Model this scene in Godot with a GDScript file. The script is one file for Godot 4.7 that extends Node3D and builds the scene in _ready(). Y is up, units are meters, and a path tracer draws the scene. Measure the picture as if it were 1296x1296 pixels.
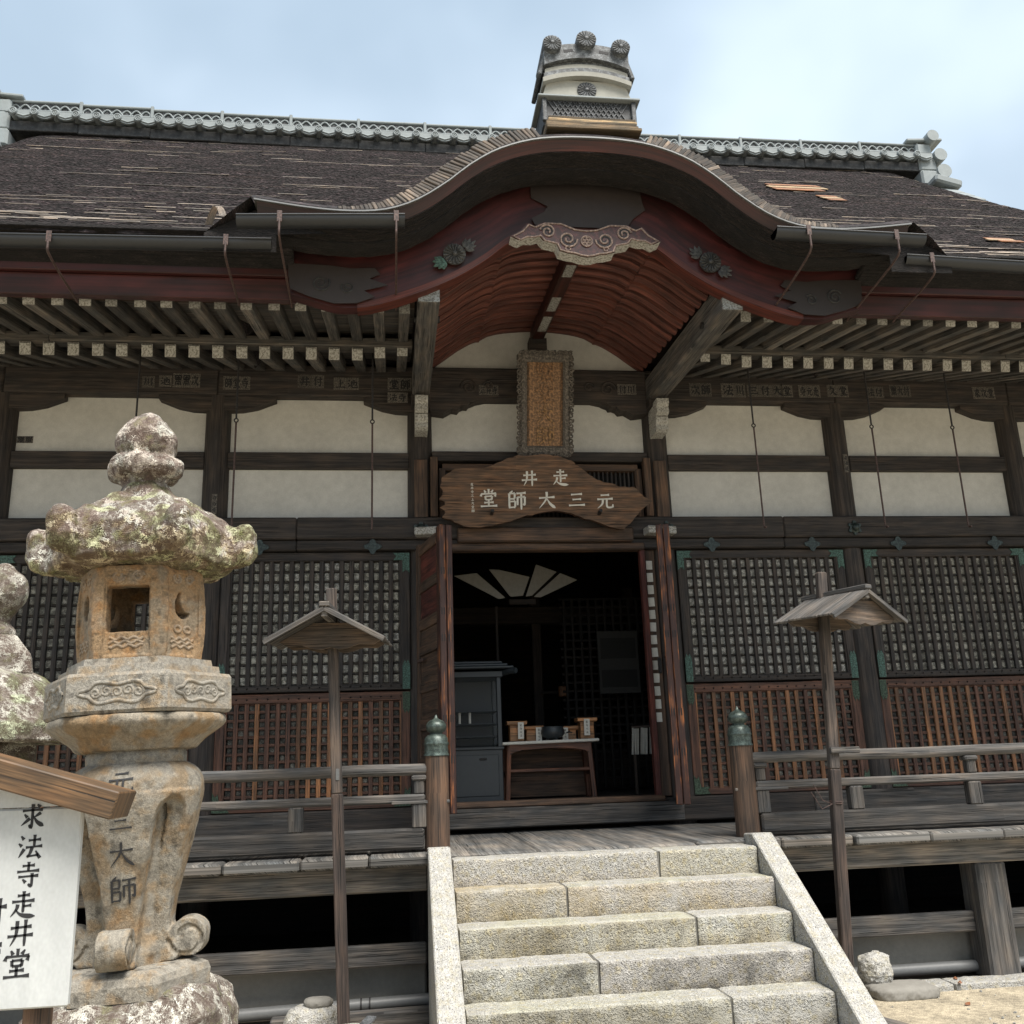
extends Node3D

# ---------------------------------------------------------------- mesh collector
class Geo:
	var v := PackedVector3Array()
	var n := PackedVector3Array()
	var uv := PackedVector2Array()
	var cl := PackedColorArray()
	var tone := Color(1, 1, 1)
	var uo := Vector2.ZERO

	func put(p: Vector3, nn: Vector3, t: Vector2) -> void:
		v.append(p)
		n.append(nn)
		uv.append(t + uo)
		cl.append(tone)

	# corners run anticlockwise seen from outside
	func tri(a: Vector3, b: Vector3, c: Vector3, ta := Vector2.ZERO, tb := Vector2.ZERO, tc := Vector2.ZERO) -> void:
		var k := (b - a).cross(c - a)
		if k.length_squared() < 1e-18:
			return
		k = k.normalized()
		put(a, k, ta)
		put(c, k, tc)
		put(b, k, tb)

	func quad(a: Vector3, b: Vector3, c: Vector3, d: Vector3, ta := Vector2.ZERO, tb := Vector2.ZERO, tc := Vector2.ZERO, td := Vector2.ZERO) -> void:
		tri(a, b, c, ta, tb, tc)
		tri(a, c, d, ta, tc, td)

	func quad_out(a: Vector3, b: Vector3, c: Vector3, d: Vector3, out: Vector3, ta := Vector2.ZERO, tb := Vector2.ZERO, tc := Vector2.ZERO, td := Vector2.ZERO) -> void:
		if (c - a).cross(d - b).dot(out) >= 0.0:
			quad(a, b, c, d, ta, tb, tc, td)
		else:
			quad(d, c, b, a, td, tc, tb, ta)

	# block with chamfered edges; u runs along its longest side, in metres
	func box(o: Vector3, s: Vector3, b := Basis(), bev := 0.006) -> void:
		var h := s * 0.5
		var w := minf(bev, minf(h.x, minf(h.y, h.z)) * 0.8)
		var far := s.max_axis_index()
		for k in 3:
			var i := (k + 1) % 3
			var j := (k + 2) % 3
			for sg in [-1.0, 1.0]:
				var q := []
				var t := []
				for e in [[-1, -1], [1, -1], [1, 1], [-1, 1]]:
					var p := Vector3()
					p[k] = sg * h[k]
					p[i] = e[0] * (h[i] - w)
					p[j] = e[1] * (h[j] - w)
					q.append(o + b * p)
					t.append(map_uv(p, k, far))
				var out := Vector3()
				out[k] = sg
				quad_out(q[0], q[1], q[2], q[3], b * out, t[0], t[1], t[2], t[3])
			for si in [-1.0, 1.0]:
				for sj in [-1.0, 1.0]:
					var q := []
					var t := []
					for e in [[0, -1], [1, -1], [1, 1], [0, 1]]:
						var p := Vector3()
						p[i] = si * (h[i] - (w if e[0] == 1 else 0.0))
						p[j] = sj * (h[j] - (w if e[0] == 0 else 0.0))
						p[k] = e[1] * (h[k] - w)
						q.append(o + b * p)
						t.append(map_uv(p, i, far))
					var out := Vector3()
					out[i] = si
					out[j] = sj
					quad_out(q[0], q[1], q[2], q[3], b * out, t[0], t[1], t[2], t[3])
		for sx in [-1.0, 1.0]:
			for sy in [-1.0, 1.0]:
				for sz in [-1.0, 1.0]:
					var a := o + b * Vector3(sx * h.x, sy * (h.y - w), sz * (h.z - w))
					var c := o + b * Vector3(sx * (h.x - w), sy * h.y, sz * (h.z - w))
					var d := o + b * Vector3(sx * (h.x - w), sy * (h.y - w), sz * h.z)
					if sx * sy * sz > 0:
						tri(a, c, d)
					else:
						tri(a, d, c)

	func map_uv(p: Vector3, k: int, far: int) -> Vector2:
		if k == far:
			return Vector2(p[(k + 1) % 3] * 0.15, p[(k + 2) % 3])
		return Vector2(p[far], p[3 - k - far] + p[k])

	# bar between two points, w wide and h high
	func bar(p: Vector3, q: Vector3, w: float, h: float, up := Vector3.UP, bev := 0.005) -> void:
		var z := (q - p).normalized()
		if absf(up.dot(z)) > 0.999:
			up = Vector3.RIGHT
		var x := up.cross(z).normalized()
		box((p + q) * 0.5, Vector3(w, h, p.distance_to(q)), Basis(x, z.cross(x), z), bev)

	# rows of points, normals smoothed over the sheet; outward is row direction x column direction unless flipped
	func grid(rows: Array, closed := false, flip := false, us := 1.0) -> void:
		var m := rows.size()
		var k: int = rows[0].size()
		var nrm := []
		for i in m:
			var row := PackedVector3Array()
			for j in k:
				var jl := j - 1
				var jr := j + 1
				if closed:
					if jl < 0: jl = k - 2
					if jr > k - 1: jr = 1
				else:
					jl = maxi(jl, 0)
					jr = mini(jr, k - 1)
				var a: Vector3 = rows[mini(i + 1, m - 1)][j] - rows[maxi(i - 1, 0)][j]
				var b: Vector3 = rows[i][jr] - rows[i][jl]
				var x := a.cross(b)
				if x.length_squared() < 1e-16:
					var i2 := 1 if i == 0 else m - 2
					a = rows[mini(i2 + 1, m - 1)][j] - rows[maxi(i2 - 1, 0)][j]
					b = rows[i2][jr] - rows[i2][jl]
					x = a.cross(b)
				x = x.normalized()
				row.append(-x if flip else x)
			nrm.append(row)
		var mid := k / 2
		var u := 0.0
		for i in m - 1:
			var du: float = rows[i][mid].distance_to(rows[i + 1][mid])
			var t := 0.0
			for j in k - 1:
				var dt: float = rows[i][j].distance_to(rows[i][j + 1])
				var a: Vector3 = rows[i][j]
				var b: Vector3 = rows[i + 1][j]
				var c: Vector3 = rows[i + 1][j + 1]
				var d: Vector3 = rows[i][j + 1]
				var ta := Vector2(u * us, t)
				var tb := Vector2((u + du) * us, t)
				var tc := Vector2((u + du) * us, t + dt)
				var td := Vector2(u * us, t + dt)
				if not flip:
					put(a, nrm[i][j], ta); put(c, nrm[i + 1][j + 1], tc); put(b, nrm[i + 1][j], tb)
					put(a, nrm[i][j], ta); put(d, nrm[i][j + 1], td); put(c, nrm[i + 1][j + 1], tc)
				else:
					put(a, nrm[i][j], ta); put(b, nrm[i + 1][j], tb); put(c, nrm[i + 1][j + 1], tc)
					put(a, nrm[i][j], ta); put(c, nrm[i + 1][j + 1], tc); put(d, nrm[i][j + 1], td)
				t += dt
			u += du

	func tube(path: Array, rad: Array, segs := 10, caps := true) -> void:
		var rows := []
		var side := Vector3()
		for i in path.size():
			var d: Vector3 = (path[mini(i + 1, path.size() - 1)] - path[maxi(i - 1, 0)]).normalized()
			if i == 0:
				side = d.cross(Vector3.UP if absf(d.y) < 0.9 else Vector3.RIGHT).normalized()
			else:
				side = (side - d * side.dot(d)).normalized()
			var up := d.cross(side)
			var row := PackedVector3Array()
			for j in segs + 1:
				var a := TAU * j / segs
				row.append(path[i] + (side * cos(a) + up * sin(a)) * rad[mini(i, rad.size() - 1)])
			rows.append(row)
		grid(rows, true, true)
		if caps:
			for e in [0, path.size() - 1]:
				for j in segs:
					if e == 0:
						tri(path[e], rows[e][j + 1], rows[e][j])
					else:
						tri(path[e], rows[e][j], rows[e][j + 1])

	# turned shape: profile of (radius, height) from the bottom up
	func lathe(o: Vector3, prof: Array, segs := 20, sharp := false, turn := 0.0) -> void:
		var rows := []
		for p in prof:
			var row := PackedVector3Array()
			for j in segs + 1:
				var a := TAU * j / segs + turn
				row.append(o + Vector3(sin(a) * p[0], p[1], cos(a) * p[0]))
			rows.append(row)
		if not sharp:
			grid(rows, true, true)
		else:
			for i in rows.size() - 1:
				for j in segs:
					var w: float = rows[i][j].distance_to(rows[i][j + 1])
					quad(rows[i][j], rows[i][j + 1], rows[i + 1][j + 1], rows[i + 1][j], Vector2(j * w, prof[i][1]), Vector2(j * w + w, prof[i][1]), Vector2(j * w + w, prof[i + 1][1]), Vector2(j * w, prof[i + 1][1]))

	# flat outline given depth; t carries x, y of the outline and z outwards
	func prism(poly: PackedVector2Array, depth: float, t: Transform3D, side_tone := Color(-1, 0, 0), bev := 0.0) -> void:
		var p := poly
		if Geometry2D.is_polygon_clockwise(p):
			p = p.duplicate()
			p.reverse()
		# Godot calls "clockwise" what looks anticlockwise with y up, so test by area
		var area := 0.0
		for i in p.size():
			area += p[i].cross(p[(i + 1) % p.size()])
		if area < 0:
			p = p.duplicate()
			p.reverse()
		var top := p
		if bev > 0.0:
			var inset := Geometry2D.offset_polygon(p, -bev, Geometry2D.JOIN_MITER)
			if inset.size() == 1 and inset[0].size() == p.size():
				top = inset[0]
		var id := Geometry2D.triangulate_polygon(top)
		for k in range(0, id.size(), 3):
			var a := top[id[k]]
			var b := top[id[k + 1]]
			var c := top[id[k + 2]]
			if (b - a).cross(c - a) < 0:
				var h := b
				b = c
				c = h
			tri(t * Vector3(a.x, a.y, 0), t * Vector3(b.x, b.y, 0), t * Vector3(c.x, c.y, 0), a, b, c)
			tri(t * Vector3(a.x, a.y, -depth), t * Vector3(c.x, c.y, -depth), t * Vector3(b.x, b.y, -depth), a, c, b)
		var keep := tone
		if side_tone.r >= 0:
			tone = side_tone
		var u := 0.0
		for i in p.size():
			var a := p[i]
			var b := p[(i + 1) % p.size()]
			var l := a.distance_to(b)
			quad(t * Vector3(a.x, a.y, -depth), t * Vector3(b.x, b.y, -depth), t * Vector3(b.x, b.y, 0), t * Vector3(a.x, a.y, 0), Vector2(u, 0), Vector2(u + l, 0), Vector2(u + l, depth), Vector2(u, depth))
			u += l
		tone = keep

	# a dome standing on +z
	func lathe_z(o: Vector3, rad: float, depth: float, segs := 14) -> void:
		var rows := []
		for p in [[1.0, 0.0], [0.95, 0.6], [0.7, 0.9], [0.35, 1.0], [0.0, 1.02]]:
			var row := PackedVector3Array()
			for j in segs + 1:
				var a := TAU * j / segs
				row.append(o + Vector3(cos(a) * rad * p[0], sin(a) * rad * p[0], depth * p[1]))
			rows.append(row)
		grid(rows, true, true)

	func mesh() -> ArrayMesh:
		var m := ArrayMesh.new()
		var a := []
		a.resize(Mesh.ARRAY_MAX)
		a[Mesh.ARRAY_VERTEX] = v
		a[Mesh.ARRAY_NORMAL] = n
		a[Mesh.ARRAY_TEX_UV] = uv
		a[Mesh.ARRAY_COLOR] = cl
		m.add_surface_from_arrays(Mesh.PRIMITIVE_TRIANGLES, a)
		return m

# ---------------------------------------------------------------- naming and tagging
var rng := RandomNumberGenerator.new()
var used := {}
var mats := {}
var texs := {}

func r(a: float, b: float) -> float:
	return rng.randf_range(a, b)

func numbered(called: String, parent: Node) -> String:
	var key := str(parent.get_instance_id()) + called
	var k: int = used.get(key, -1) + 1
	used[key] = k
	return called if k == 0 else "%s_%03d" % [called, k]

func thing(called: String, label: String, category: String, at := Vector3.ZERO, group := "") -> Node3D:
	var o := Node3D.new()
	o.name = numbered(called, self)
	add_child(o, true)
	o.position = at
	o.set_meta("label", label)
	o.set_meta("category", category)
	if group:
		o.set_meta("group", group)
	return o

func hold(called: String, parent: Node, at := Vector3.ZERO) -> Node3D:
	var o := Node3D.new()
	o.name = numbered(called, parent)
	parent.add_child(o, true)
	o.position = at
	return o

func obj(called: String, g: Geo, m: Material, parent: Node = self, at := Vector3.ZERO) -> MeshInstance3D:
	return put_mesh(called, g.mesh(), m, parent, at)

func put_mesh(called: String, mesh: Mesh, m: Material, parent: Node = self, at := Vector3.ZERO) -> MeshInstance3D:
	var o := MeshInstance3D.new()
	o.name = numbered(called, parent)
	o.mesh = mesh
	o.material_override = m
	parent.add_child(o, true)
	o.position = at
	return o

func struct(called: String, g: Geo, m: Material) -> MeshInstance3D:
	var o := obj(called, g, m)
	o.set_meta("kind", "structure")
	return o

func bx(o: Vector3, s: Vector3, tone := Color(1, 1, 1), b := Basis(), bev := 0.006) -> Geo:
	var g := Geo.new()
	g.tone = tone
	g.uo = Vector2(r(0, 7), r(0, 7))
	g.box(o, s, b, bev)
	return g

func br(p: Vector3, q: Vector3, w: float, h: float, tone := Color(1, 1, 1), up := Vector3.UP, bev := 0.005) -> Geo:
	var g := Geo.new()
	g.tone = tone
	g.uo = Vector2(r(0, 7), r(0, 7))
	g.bar(p, q, w, h, up, bev)
	return g

func grey(k: float) -> Color:
	return Color(k, k, k)

func lookup(tab: Array, x: float) -> float:
	var last := tab.size() - 1
	if x <= tab[0][0]:
		return tab[0][1]
	if x >= tab[last][0]:
		return tab[last][1]
	var i := 0
	while tab[i + 1][0] < x:
		i += 1
	var a: float = tab[i][1]
	var b: float = tab[i + 1][1]
	var w: float = tab[i + 1][0] - tab[i][0]
	var s: float = (x - tab[i][0]) / w
	var ma: float = 0.0 if i == 0 else (b - tab[i - 1][1]) / (tab[i + 1][0] - tab[i - 1][0]) * w
	var mb: float = (b - a) if i + 2 > last else (tab[i + 2][1] - a) / (tab[i + 2][0] - tab[i][0]) * w
	var s2 := s * s
	var s3 := s2 * s
	return (2 * s3 - 3 * s2 + 1) * a + (s3 - 2 * s2 + s) * ma + (3 * s2 - 2 * s3) * b + (s3 - s2) * mb

# ---------------------------------------------------------------- textures
func noise(sd: int, freq: float, oct := 4, cell := false) -> FastNoiseLite:
	var f := FastNoiseLite.new()
	f.seed = sd
	f.noise_type = FastNoiseLite.TYPE_CELLULAR if cell else FastNoiseLite.TYPE_SIMPLEX_SMOOTH
	f.frequency = freq
	f.fractal_octaves = oct
	f.fractal_type = FastNoiseLite.FRACTAL_FBM
	return f

# a tiling field of values 0..1, made small and stretched where it should streak
func field(sd: int, freq: float, w: int, h: int, from_w := 0, from_h := 0, oct := 4) -> PackedByteArray:
	var im := noise(sd, freq, oct).get_seamless_image(from_w if from_w else w, from_h if from_h else h, false, false, 0.2)
	im.convert(Image.FORMAT_L8)
	if im.get_width() != w or im.get_height() != h:
		im.resize(w, h, Image.INTERPOLATE_CUBIC)
	return im.get_data()

func picture(w: int, h: int, data: PackedByteArray) -> ImageTexture:
	return ImageTexture.create_from_image(Image.create_from_data(w, h, false, Image.FORMAT_RGB8, data))

func lum(w: int, h: int, data: PackedByteArray) -> ImageTexture:
	return ImageTexture.create_from_image(Image.create_from_data(w, h, false, Image.FORMAT_L8, data))

func b8(x: float) -> int:
	return clampi(int(x * 255.0), 0, 255)

func make_textures() -> void:
	var w := 512
	var h := 512
	# wood: streaks along u, cracks, broad weathering
	var a := field(11, 0.03, w, h, 30, 512)
	var b := field(12, 0.16, w, h, 36, 512, 3)
	var c := field(13, 0.008, w, h)
	var d := field(14, 0.08, w, h, 16, 512, 2)
	var o := PackedByteArray()
	var bump := PackedByteArray()
	var worn_or_top := PackedByteArray()
	o.resize(w * h * 3)
	worn_or_top.resize(w * h * 3)
	bump.resize(w * h)
	for i in w * h:
		var s := a[i] / 255.0
		var f := b[i] / 255.0
		var m := c[i] / 255.0
		var k := 0.36 + 0.36 * s + 0.40 * (f - 0.5) + 0.26 * (m - 0.5)
		var crack := 0.0
		if d[i] < 78 and f < 0.55:
			crack = (78 - d[i]) / 40.0
		k = clampf(k + 0.2 - crack * 0.45, 0.12, 1.0)
		var warm := (m - 0.5) * 0.10
		o[i * 3] = b8(k * (1.0 + warm))
		o[i * 3 + 1] = b8(k * (0.985))
		o[i * 3 + 2] = b8(k * (0.965 - warm))
		bump[i] = b8(0.5 + 0.5 * (f - 0.5) + 0.3 * (s - 0.5) - crack * 0.6)
		# paint and soot worn down to bright timber in long patches
		var t := clampf((s * 0.75 + m * 0.95 - 0.90) * 2.6 + (f - 0.5) * 0.9, 0.0, 1.0)
		var e := 0.55 + 0.45 * f
		worn_or_top[i * 3] = b8(lerpf(0.27, 0.72, t) * e)
		worn_or_top[i * 3 + 1] = b8(lerpf(0.165, 0.47, t) * e)
		worn_or_top[i * 3 + 2] = b8(lerpf(0.14, 0.27, t) * e)
	texs.wood = picture(w, h, o)
	texs.wood_bump = lum(w, h, bump)
	texs.worn_or_top = picture(w, h, worn_or_top)
	# old red lacquer: faded along the grain, crazed, with dark rubbed streaks and flaked specks
	for i in w * h:
		var s := a[i] / 255.0
		var f := b[i] / 255.0
		var m := c[i] / 255.0
		var k := 0.62 + 0.45 * (m - 0.5) + 0.35 * (s - 0.5) + 0.14 * (f - 0.5)
		var bare := clampf((m * 0.6 + f * 0.5 - 0.80) * 7.0, 0.0, 1.0)
		worn_or_top[i * 3] = b8(lerpf(k, 0.42, bare))
		worn_or_top[i * 3 + 1] = b8(lerpf(k * 0.96, 0.75, bare * 0.8))
		worn_or_top[i * 3 + 2] = b8(lerpf(k * 0.96, 0.75, bare * 0.8))
	texs.lacquer = picture(w, h, worn_or_top)
	# flaking white paint on rafter ends and carved noses
	a = field(21, 0.035, 256, 256)
	b = field(22, 0.11, 256, 256)
	o.resize(256 * 256 * 3)
	for i in 256 * 256:
		var t := clampf((a[i] / 255.0 * 0.6 + b[i] / 255.0 * 0.4 - 0.40) * 9.0, 0.0, 1.0)
		var e := 0.85 + 0.15 * b[i] / 255.0
		o[i * 3] = b8(lerpf(0.60, 0.88, t) * e)
		o[i * 3 + 1] = b8(lerpf(0.585, 0.875, t) * e)
		o[i * 3 + 2] = b8(lerpf(0.555, 0.86, t) * e)
	texs.flake = picture(256, 256, o)
	# bark thatch: short ragged shreds along u
	a = field(31, 0.03, w, h, 128, 512, 3)
	b = field(32, 0.12, w, h, 170, 512, 3)
	c = field(33, 0.01, w, h)
	o.resize(w * h * 3)
	bump.resize(w * h)
	for i in w * h:
		var s := a[i] / 255.0
		var f := b[i] / 255.0
		var k := clampf(0.20 + 0.55 * f * f + 0.35 * (s - 0.4) + 0.3 * (c[i] / 255.0 - 0.5), 0.06, 1.0)
		if f > 0.80 and s > 0.5:
			k += 0.25
		o[i * 3] = b8(k)
		o[i * 3 + 1] = b8(k * 0.96)
		o[i * 3 + 2] = b8(k * 0.97)
		bump[i] = b8(f * 0.7 + s * 0.3)
	texs.bark = picture(w, h, o)
	texs.bark_bump = lum(w, h, bump)
	# granite: black and white grains, ochre stains, dark weathering
	a = field(41, 0.11, w, h, 0, 0, 3)
	b = field(42, 0.05, w, h, 0, 0, 3)
	c = field(43, 0.012, w, h)
	d = field(44, 0.02, w, h)
	for i in w * h:
		var s := a[i] / 255.0
		var f := b[i] / 255.0
		var k := 0.80 + 0.12 * (c[i] / 255.0 - 0.5)
		if s < 0.36:
			k -= (0.36 - s) * 2.6
		if f > 0.66:
			k += (f - 0.66) * 0.9
		if f < 0.3:
			k -= (0.3 - f) * 1.3
		var st := clampf((d[i] / 255.0 - 0.52) * 3.0, 0.0, 1.0)
		o[i * 3] = b8(k * (1.0 + 0.00 * st))
		o[i * 3 + 1] = b8(k * (0.99 - 0.03 * st))
		o[i * 3 + 2] = b8(k * (0.965 - 0.12 * st))
		bump[i] = b8(0.5 + (s - 0.5) * 0.6 + (f - 0.5) * 0.6)
	texs.granite = picture(w, h, o)
	texs.granite_bump = lum(w, h, bump)
	# lichened stone: pale crusts, red-brown bare stone, moss
	a = field(51, 0.010, w, h)
	b = field(52, 0.05, w, h)
	c = field(53, 0.014, w, h)
	d = field(54, 0.16, w, h, 0, 0, 3)
	for i in w * h:
		var f := d[i] / 255.0
		var fa := a[i] / 255.0
		var fb := b[i] / 255.0
		var fc := c[i] / 255.0
		# bare red-brown stone, thin grey crust over it, thick white crust in ragged islands, a little moss
		var p := Vector3(0.33, 0.275, 0.25).lerp(Vector3(0.46, 0.415, 0.375), fb)
		var thin := clampf((fc * 0.45 + fb * 0.30 + f * 0.35 - 0.53) * 9.0, 0.0, 1.0)
		p = p.lerp(Vector3(0.62, 0.60, 0.57), thin * 0.8)
		var pale := clampf((fa * 0.62 + fb * 0.22 + f * 0.22 - 0.60) * 16.0, 0.0, 1.0)
		var moss := clampf(((1.0 - fa) * 0.6 + fc * 0.3 + f * 0.25 - 0.72) * 9.0, 0.0, 1.0)
		p = p.lerp(Vector3(0.40, 0.41, 0.22), moss * 0.6)
		p = p.lerp(Vector3(0.93, 0.93, 0.89), pale * (0.75 + 0.25 * f))
		p *= 0.72 + 0.5 * f
		o[i * 3] = b8(p.x)
		o[i * 3 + 1] = b8(p.y)
		o[i * 3 + 2] = b8(p.z)
		bump[i] = b8(0.35 + 0.35 * pale + 0.3 * f + 0.15 * moss)
	texs.lichen = picture(w, h, o)
	texs.lichen_bump = lum(w, h, bump)
	# plain carved stone with rust-coloured stains
	for i in w * h:
		var f := d[i] / 255.0
		var k := 0.72 + 0.35 * (f - 0.5) + 0.25 * (b[i] / 255.0 - 0.5)
		var st := clampf((a[i] / 255.0 - 0.5) * 3.2, 0.0, 1.0)
		var dk := clampf((c[i] / 255.0 - 0.58) * 4.0, 0.0, 1.0) * 0.3
		k *= 1.0 - dk
		o[i * 3] = b8(k * 1.0)
		o[i * 3 + 1] = b8(k * lerpf(0.97, 0.88, st))
		o[i * 3 + 2] = b8(k * lerpf(0.91, 0.72, st))
	texs.carved = picture(w, h, o)
	# fine mottling for plaster, metal, ground and paint
	a = field(61, 0.012, w, h)
	b = field(62, 0.06, w, h)
	c = field(63, 0.35, w, h, 0, 0, 1)
	for i in w * h:
		var k := 0.90 + 0.07 * (a[i] / 255.0 - 0.5) + 0.06 * (b[i] / 255.0 - 0.5) + 0.05 * (c[i] / 255.0 - 0.5)
		o[i * 3] = b8(k)
		o[i * 3 + 1] = b8(k * 0.995)
		o[i * 3 + 2] = b8(k * 0.98)
	texs.mottle = picture(w, h, o)
	# patchy metal and old lacquer
	for i in w * h:
		var t := clampf((a[i] / 255.0 * 0.5 + b[i] / 255.0 * 0.5 - 0.42) * 4.0, 0.0, 1.0)
		var k := lerpf(0.55, 1.0, t) * (0.9 + 0.2 * (c[i] / 255.0 - 0.5))
		o[i * 3] = b8(k)
		o[i * 3 + 1] = b8(k)
		o[i * 3 + 2] = b8(k)
	texs.patchy = picture(w, h, o)
	# sandy soil
	for i in w * h:
		var k := 0.70 + 0.30 * (c[i] / 255.0 - 0.5) + 0.22 * (b[i] / 255.0 - 0.5) + 0.2 * (a[i] / 255.0 - 0.5)
		o[i * 3] = b8(k)
		o[i * 3 + 1] = b8(k * 0.965)
		o[i * 3 + 2] = b8(k * 0.89)
		bump[i] = b8(c[i] / 255.0 * 0.6 + b[i] / 255.0 * 0.4)
	texs.soil = picture(w, h, o)
	texs.soil_bump = lum(w, h, bump)

func mat(key: String, c: Color, rough := 0.8, tex = null, bump = null, depth := 0.3, scale := Vector3(1, 1, 1), tri := false, metal := 0.0) -> StandardMaterial3D:
	var m := StandardMaterial3D.new()
	m.resource_name = key
	m.albedo_color = c.linear_to_srgb()
	m.roughness = rough
	m.metallic = metal
	m.vertex_color_use_as_albedo = true
	if tex:
		m.albedo_texture = tex
	if bump:
		m.heightmap_enabled = true
		m.heightmap_texture = bump
		m.heightmap_scale = depth
	m.uv1_scale = scale
	m.uv1_triplanar = tri
	mats[key] = m
	return m

func make_materials() -> void:
	var wu := Vector3(0.55, 1.9, 1)
	mat("dark_wood", Color(0.084, 0.070, 0.064), 0.75, texs.wood, texs.wood_bump, 0.35, wu)
	mat("brown_wood", Color(0.17, 0.105, 0.070), 0.75, texs.wood, texs.wood_bump, 0.35, wu)
	mat("grey_wood", Color(0.205, 0.195, 0.188), 0.85, texs.wood, texs.wood_bump, 0.5, wu)
	mat("deck_wood", Color(0.27, 0.262, 0.25), 0.85, texs.wood, texs.wood_bump, 0.15, Vector3(0.35, 0.9, 1))
	mat("pendant_red", Color(0.105, 0.028, 0.026), 0.55, texs.patchy, null, 0.0, Vector3(3, 3, 3), true)
	mat("pale_wood", Color(0.325, 0.305, 0.285), 0.85, texs.wood, texs.wood_bump, 0.4, wu)
	mat("board_wood", Color(0.25, 0.145, 0.085), 0.7, texs.wood, texs.wood_bump, 0.5, Vector3(0.8, 2.4, 1))
	mat("orange_wood", Color(0.42, 0.20, 0.09), 0.6, texs.wood, texs.wood_bump, 0.2, wu)
	mat("worn_wood", Color(1.0, 0.86, 0.76), 0.6, texs.worn_or_top, texs.wood_bump, 0.3, Vector3(0.7, 2.6, 1))
	mat("red_wood", Color(0.22, 0.062, 0.048), 0.62, texs.wood, texs.wood_bump, 0.25, wu)
	mat("lacquer", Color(0.120, 0.026, 0.024), 0.5, texs.lacquer, null, 0.0, Vector3(0.35, 0.9, 1))
	mat("old_lacquer", Color(0.16, 0.045, 0.032), 0.55, texs.wood, null, 0.0, Vector3(0.3, 2.0, 1))
	mat("white_paint", Color(0.80, 0.80, 0.78), 0.8, texs.flake, null, 0.0, Vector3(4, 4, 4), true)
	mat("plaster", Color(0.72, 0.72, 0.70), 0.9, texs.mottle, null, 0.0, Vector3(0.35, 0.35, 0.35), true)
	mat("old_plaster", Color(0.66, 0.63, 0.55), 0.9, texs.flake, null, 0.0, Vector3(1.3, 1.3, 1.3), true)
	mat("bark", Color(0.172, 0.134, 0.138), 0.95, texs.bark, texs.bark_bump, 1.6, Vector3(0.9, 1.2, 1))
	mat("bark_edge", Color(0.085, 0.072, 0.066), 0.95, texs.bark, texs.bark_bump, 1.0, Vector3(1.3, 2.2, 1))
	mat("strip_wood", Color(0.62, 0.54, 0.47), 0.8, texs.wood, texs.wood_bump, 0.2, Vector3(1.2, 3, 1))
	mat("tile", Color(0.29, 0.33, 0.35), 0.65, texs.mottle, null, 0.0, Vector3(1.6, 1.6, 1.6), true)
	mat("dark_tile", Color(0.15, 0.16, 0.17), 0.6, texs.patchy, null, 0.0, Vector3(2, 2, 2), true)
	mat("gutter", Color(0.026, 0.029, 0.034), 0.45, texs.mottle, null, 0.0, Vector3(0.6, 0.6, 0.6), true)
	mat("edge_metal", Color(0.20, 0.205, 0.21), 0.45, texs.mottle, null, 0.0, Vector3(2, 2, 2), true, 0.4)
	mat("rust", Color(0.16, 0.095, 0.08), 0.65, texs.patchy, null, 0.0, Vector3(8, 8, 8), true)
	mat("iron", Color(0.05, 0.045, 0.045), 0.6, texs.patchy, null, 0.0, Vector3(6, 6, 6), true)
	mat("verdigris", Color(0.14, 0.27, 0.22), 0.75, texs.patchy, null, 0.0, Vector3(7, 7, 7), true)
	mat("dark_bronze", Color(0.075, 0.105, 0.095), 0.42, texs.patchy, null, 0.0, Vector3(5, 5, 5), true, 0.3)
	mat("bronze", Color(0.15, 0.20, 0.175), 0.40, texs.patchy, null, 0.0, Vector3(4, 4, 4), true, 0.35)
	mat("grey_metal", Color(0.14, 0.14, 0.135), 0.6, texs.patchy, null, 0.0, Vector3(4, 4, 4), true)
	mat("granite", Color(0.61, 0.61, 0.605), 0.85, texs.granite, texs.granite_bump, 1.0, Vector3(1.7, 1.7, 1.7), true)
	mat("lichen", Color(0.74, 0.73, 0.71), 0.95, texs.lichen, texs.lichen_bump, 1.1, Vector3(1.7, 1.7, 1.7), true)
	mat("carved", Color(0.49, 0.485, 0.475), 0.9, texs.carved, texs.granite_bump, 0.2, Vector3(2.0, 2.0, 2.0), true)
	mat("carved_rust", Color(0.56, 0.46, 0.37), 0.9, texs.carved, texs.granite_bump, 0.2, Vector3(2.6, 2.6, 2.6), true)
	mat("soil", Color(0.72, 0.67, 0.58), 0.95, texs.soil, texs.soil_bump, 0.8, Vector3(0.5, 0.5, 0.5), true)
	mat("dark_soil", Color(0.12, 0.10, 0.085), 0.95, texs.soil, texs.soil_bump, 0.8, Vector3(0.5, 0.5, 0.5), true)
	mat("concrete", Color(0.26, 0.25, 0.23), 0.9, texs.mottle, texs.granite_bump, 0.2, Vector3(0.6, 0.6, 0.6), true)
	mat("pvc", Color(0.17, 0.175, 0.18), 0.45, texs.mottle)
	mat("gold", Color(0.47, 0.25, 0.11), 0.42, texs.patchy, null, 0.0, Vector3(5, 5, 5), true, 0.25)
	mat("ink", Color(0.02, 0.02, 0.022), 0.75)
	mat("white_ink", Color(0.80, 0.78, 0.72), 0.8, texs.mottle, null, 0.0, Vector3(6, 6, 6), true)
	mat("paper", Color(0.78, 0.77, 0.73), 0.9, texs.mottle, null, 0.0, Vector3(3, 3, 3), true)
	mat("old_paper", Color(0.30, 0.27, 0.235), 0.9, texs.patchy, null, 0.0, Vector3(9, 9, 9), true)
	mat("sign_white", Color(0.60, 0.625, 0.64), 0.55, texs.mottle, null, 0.0, Vector3(0.5, 0.3, 0.5), true)
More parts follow.
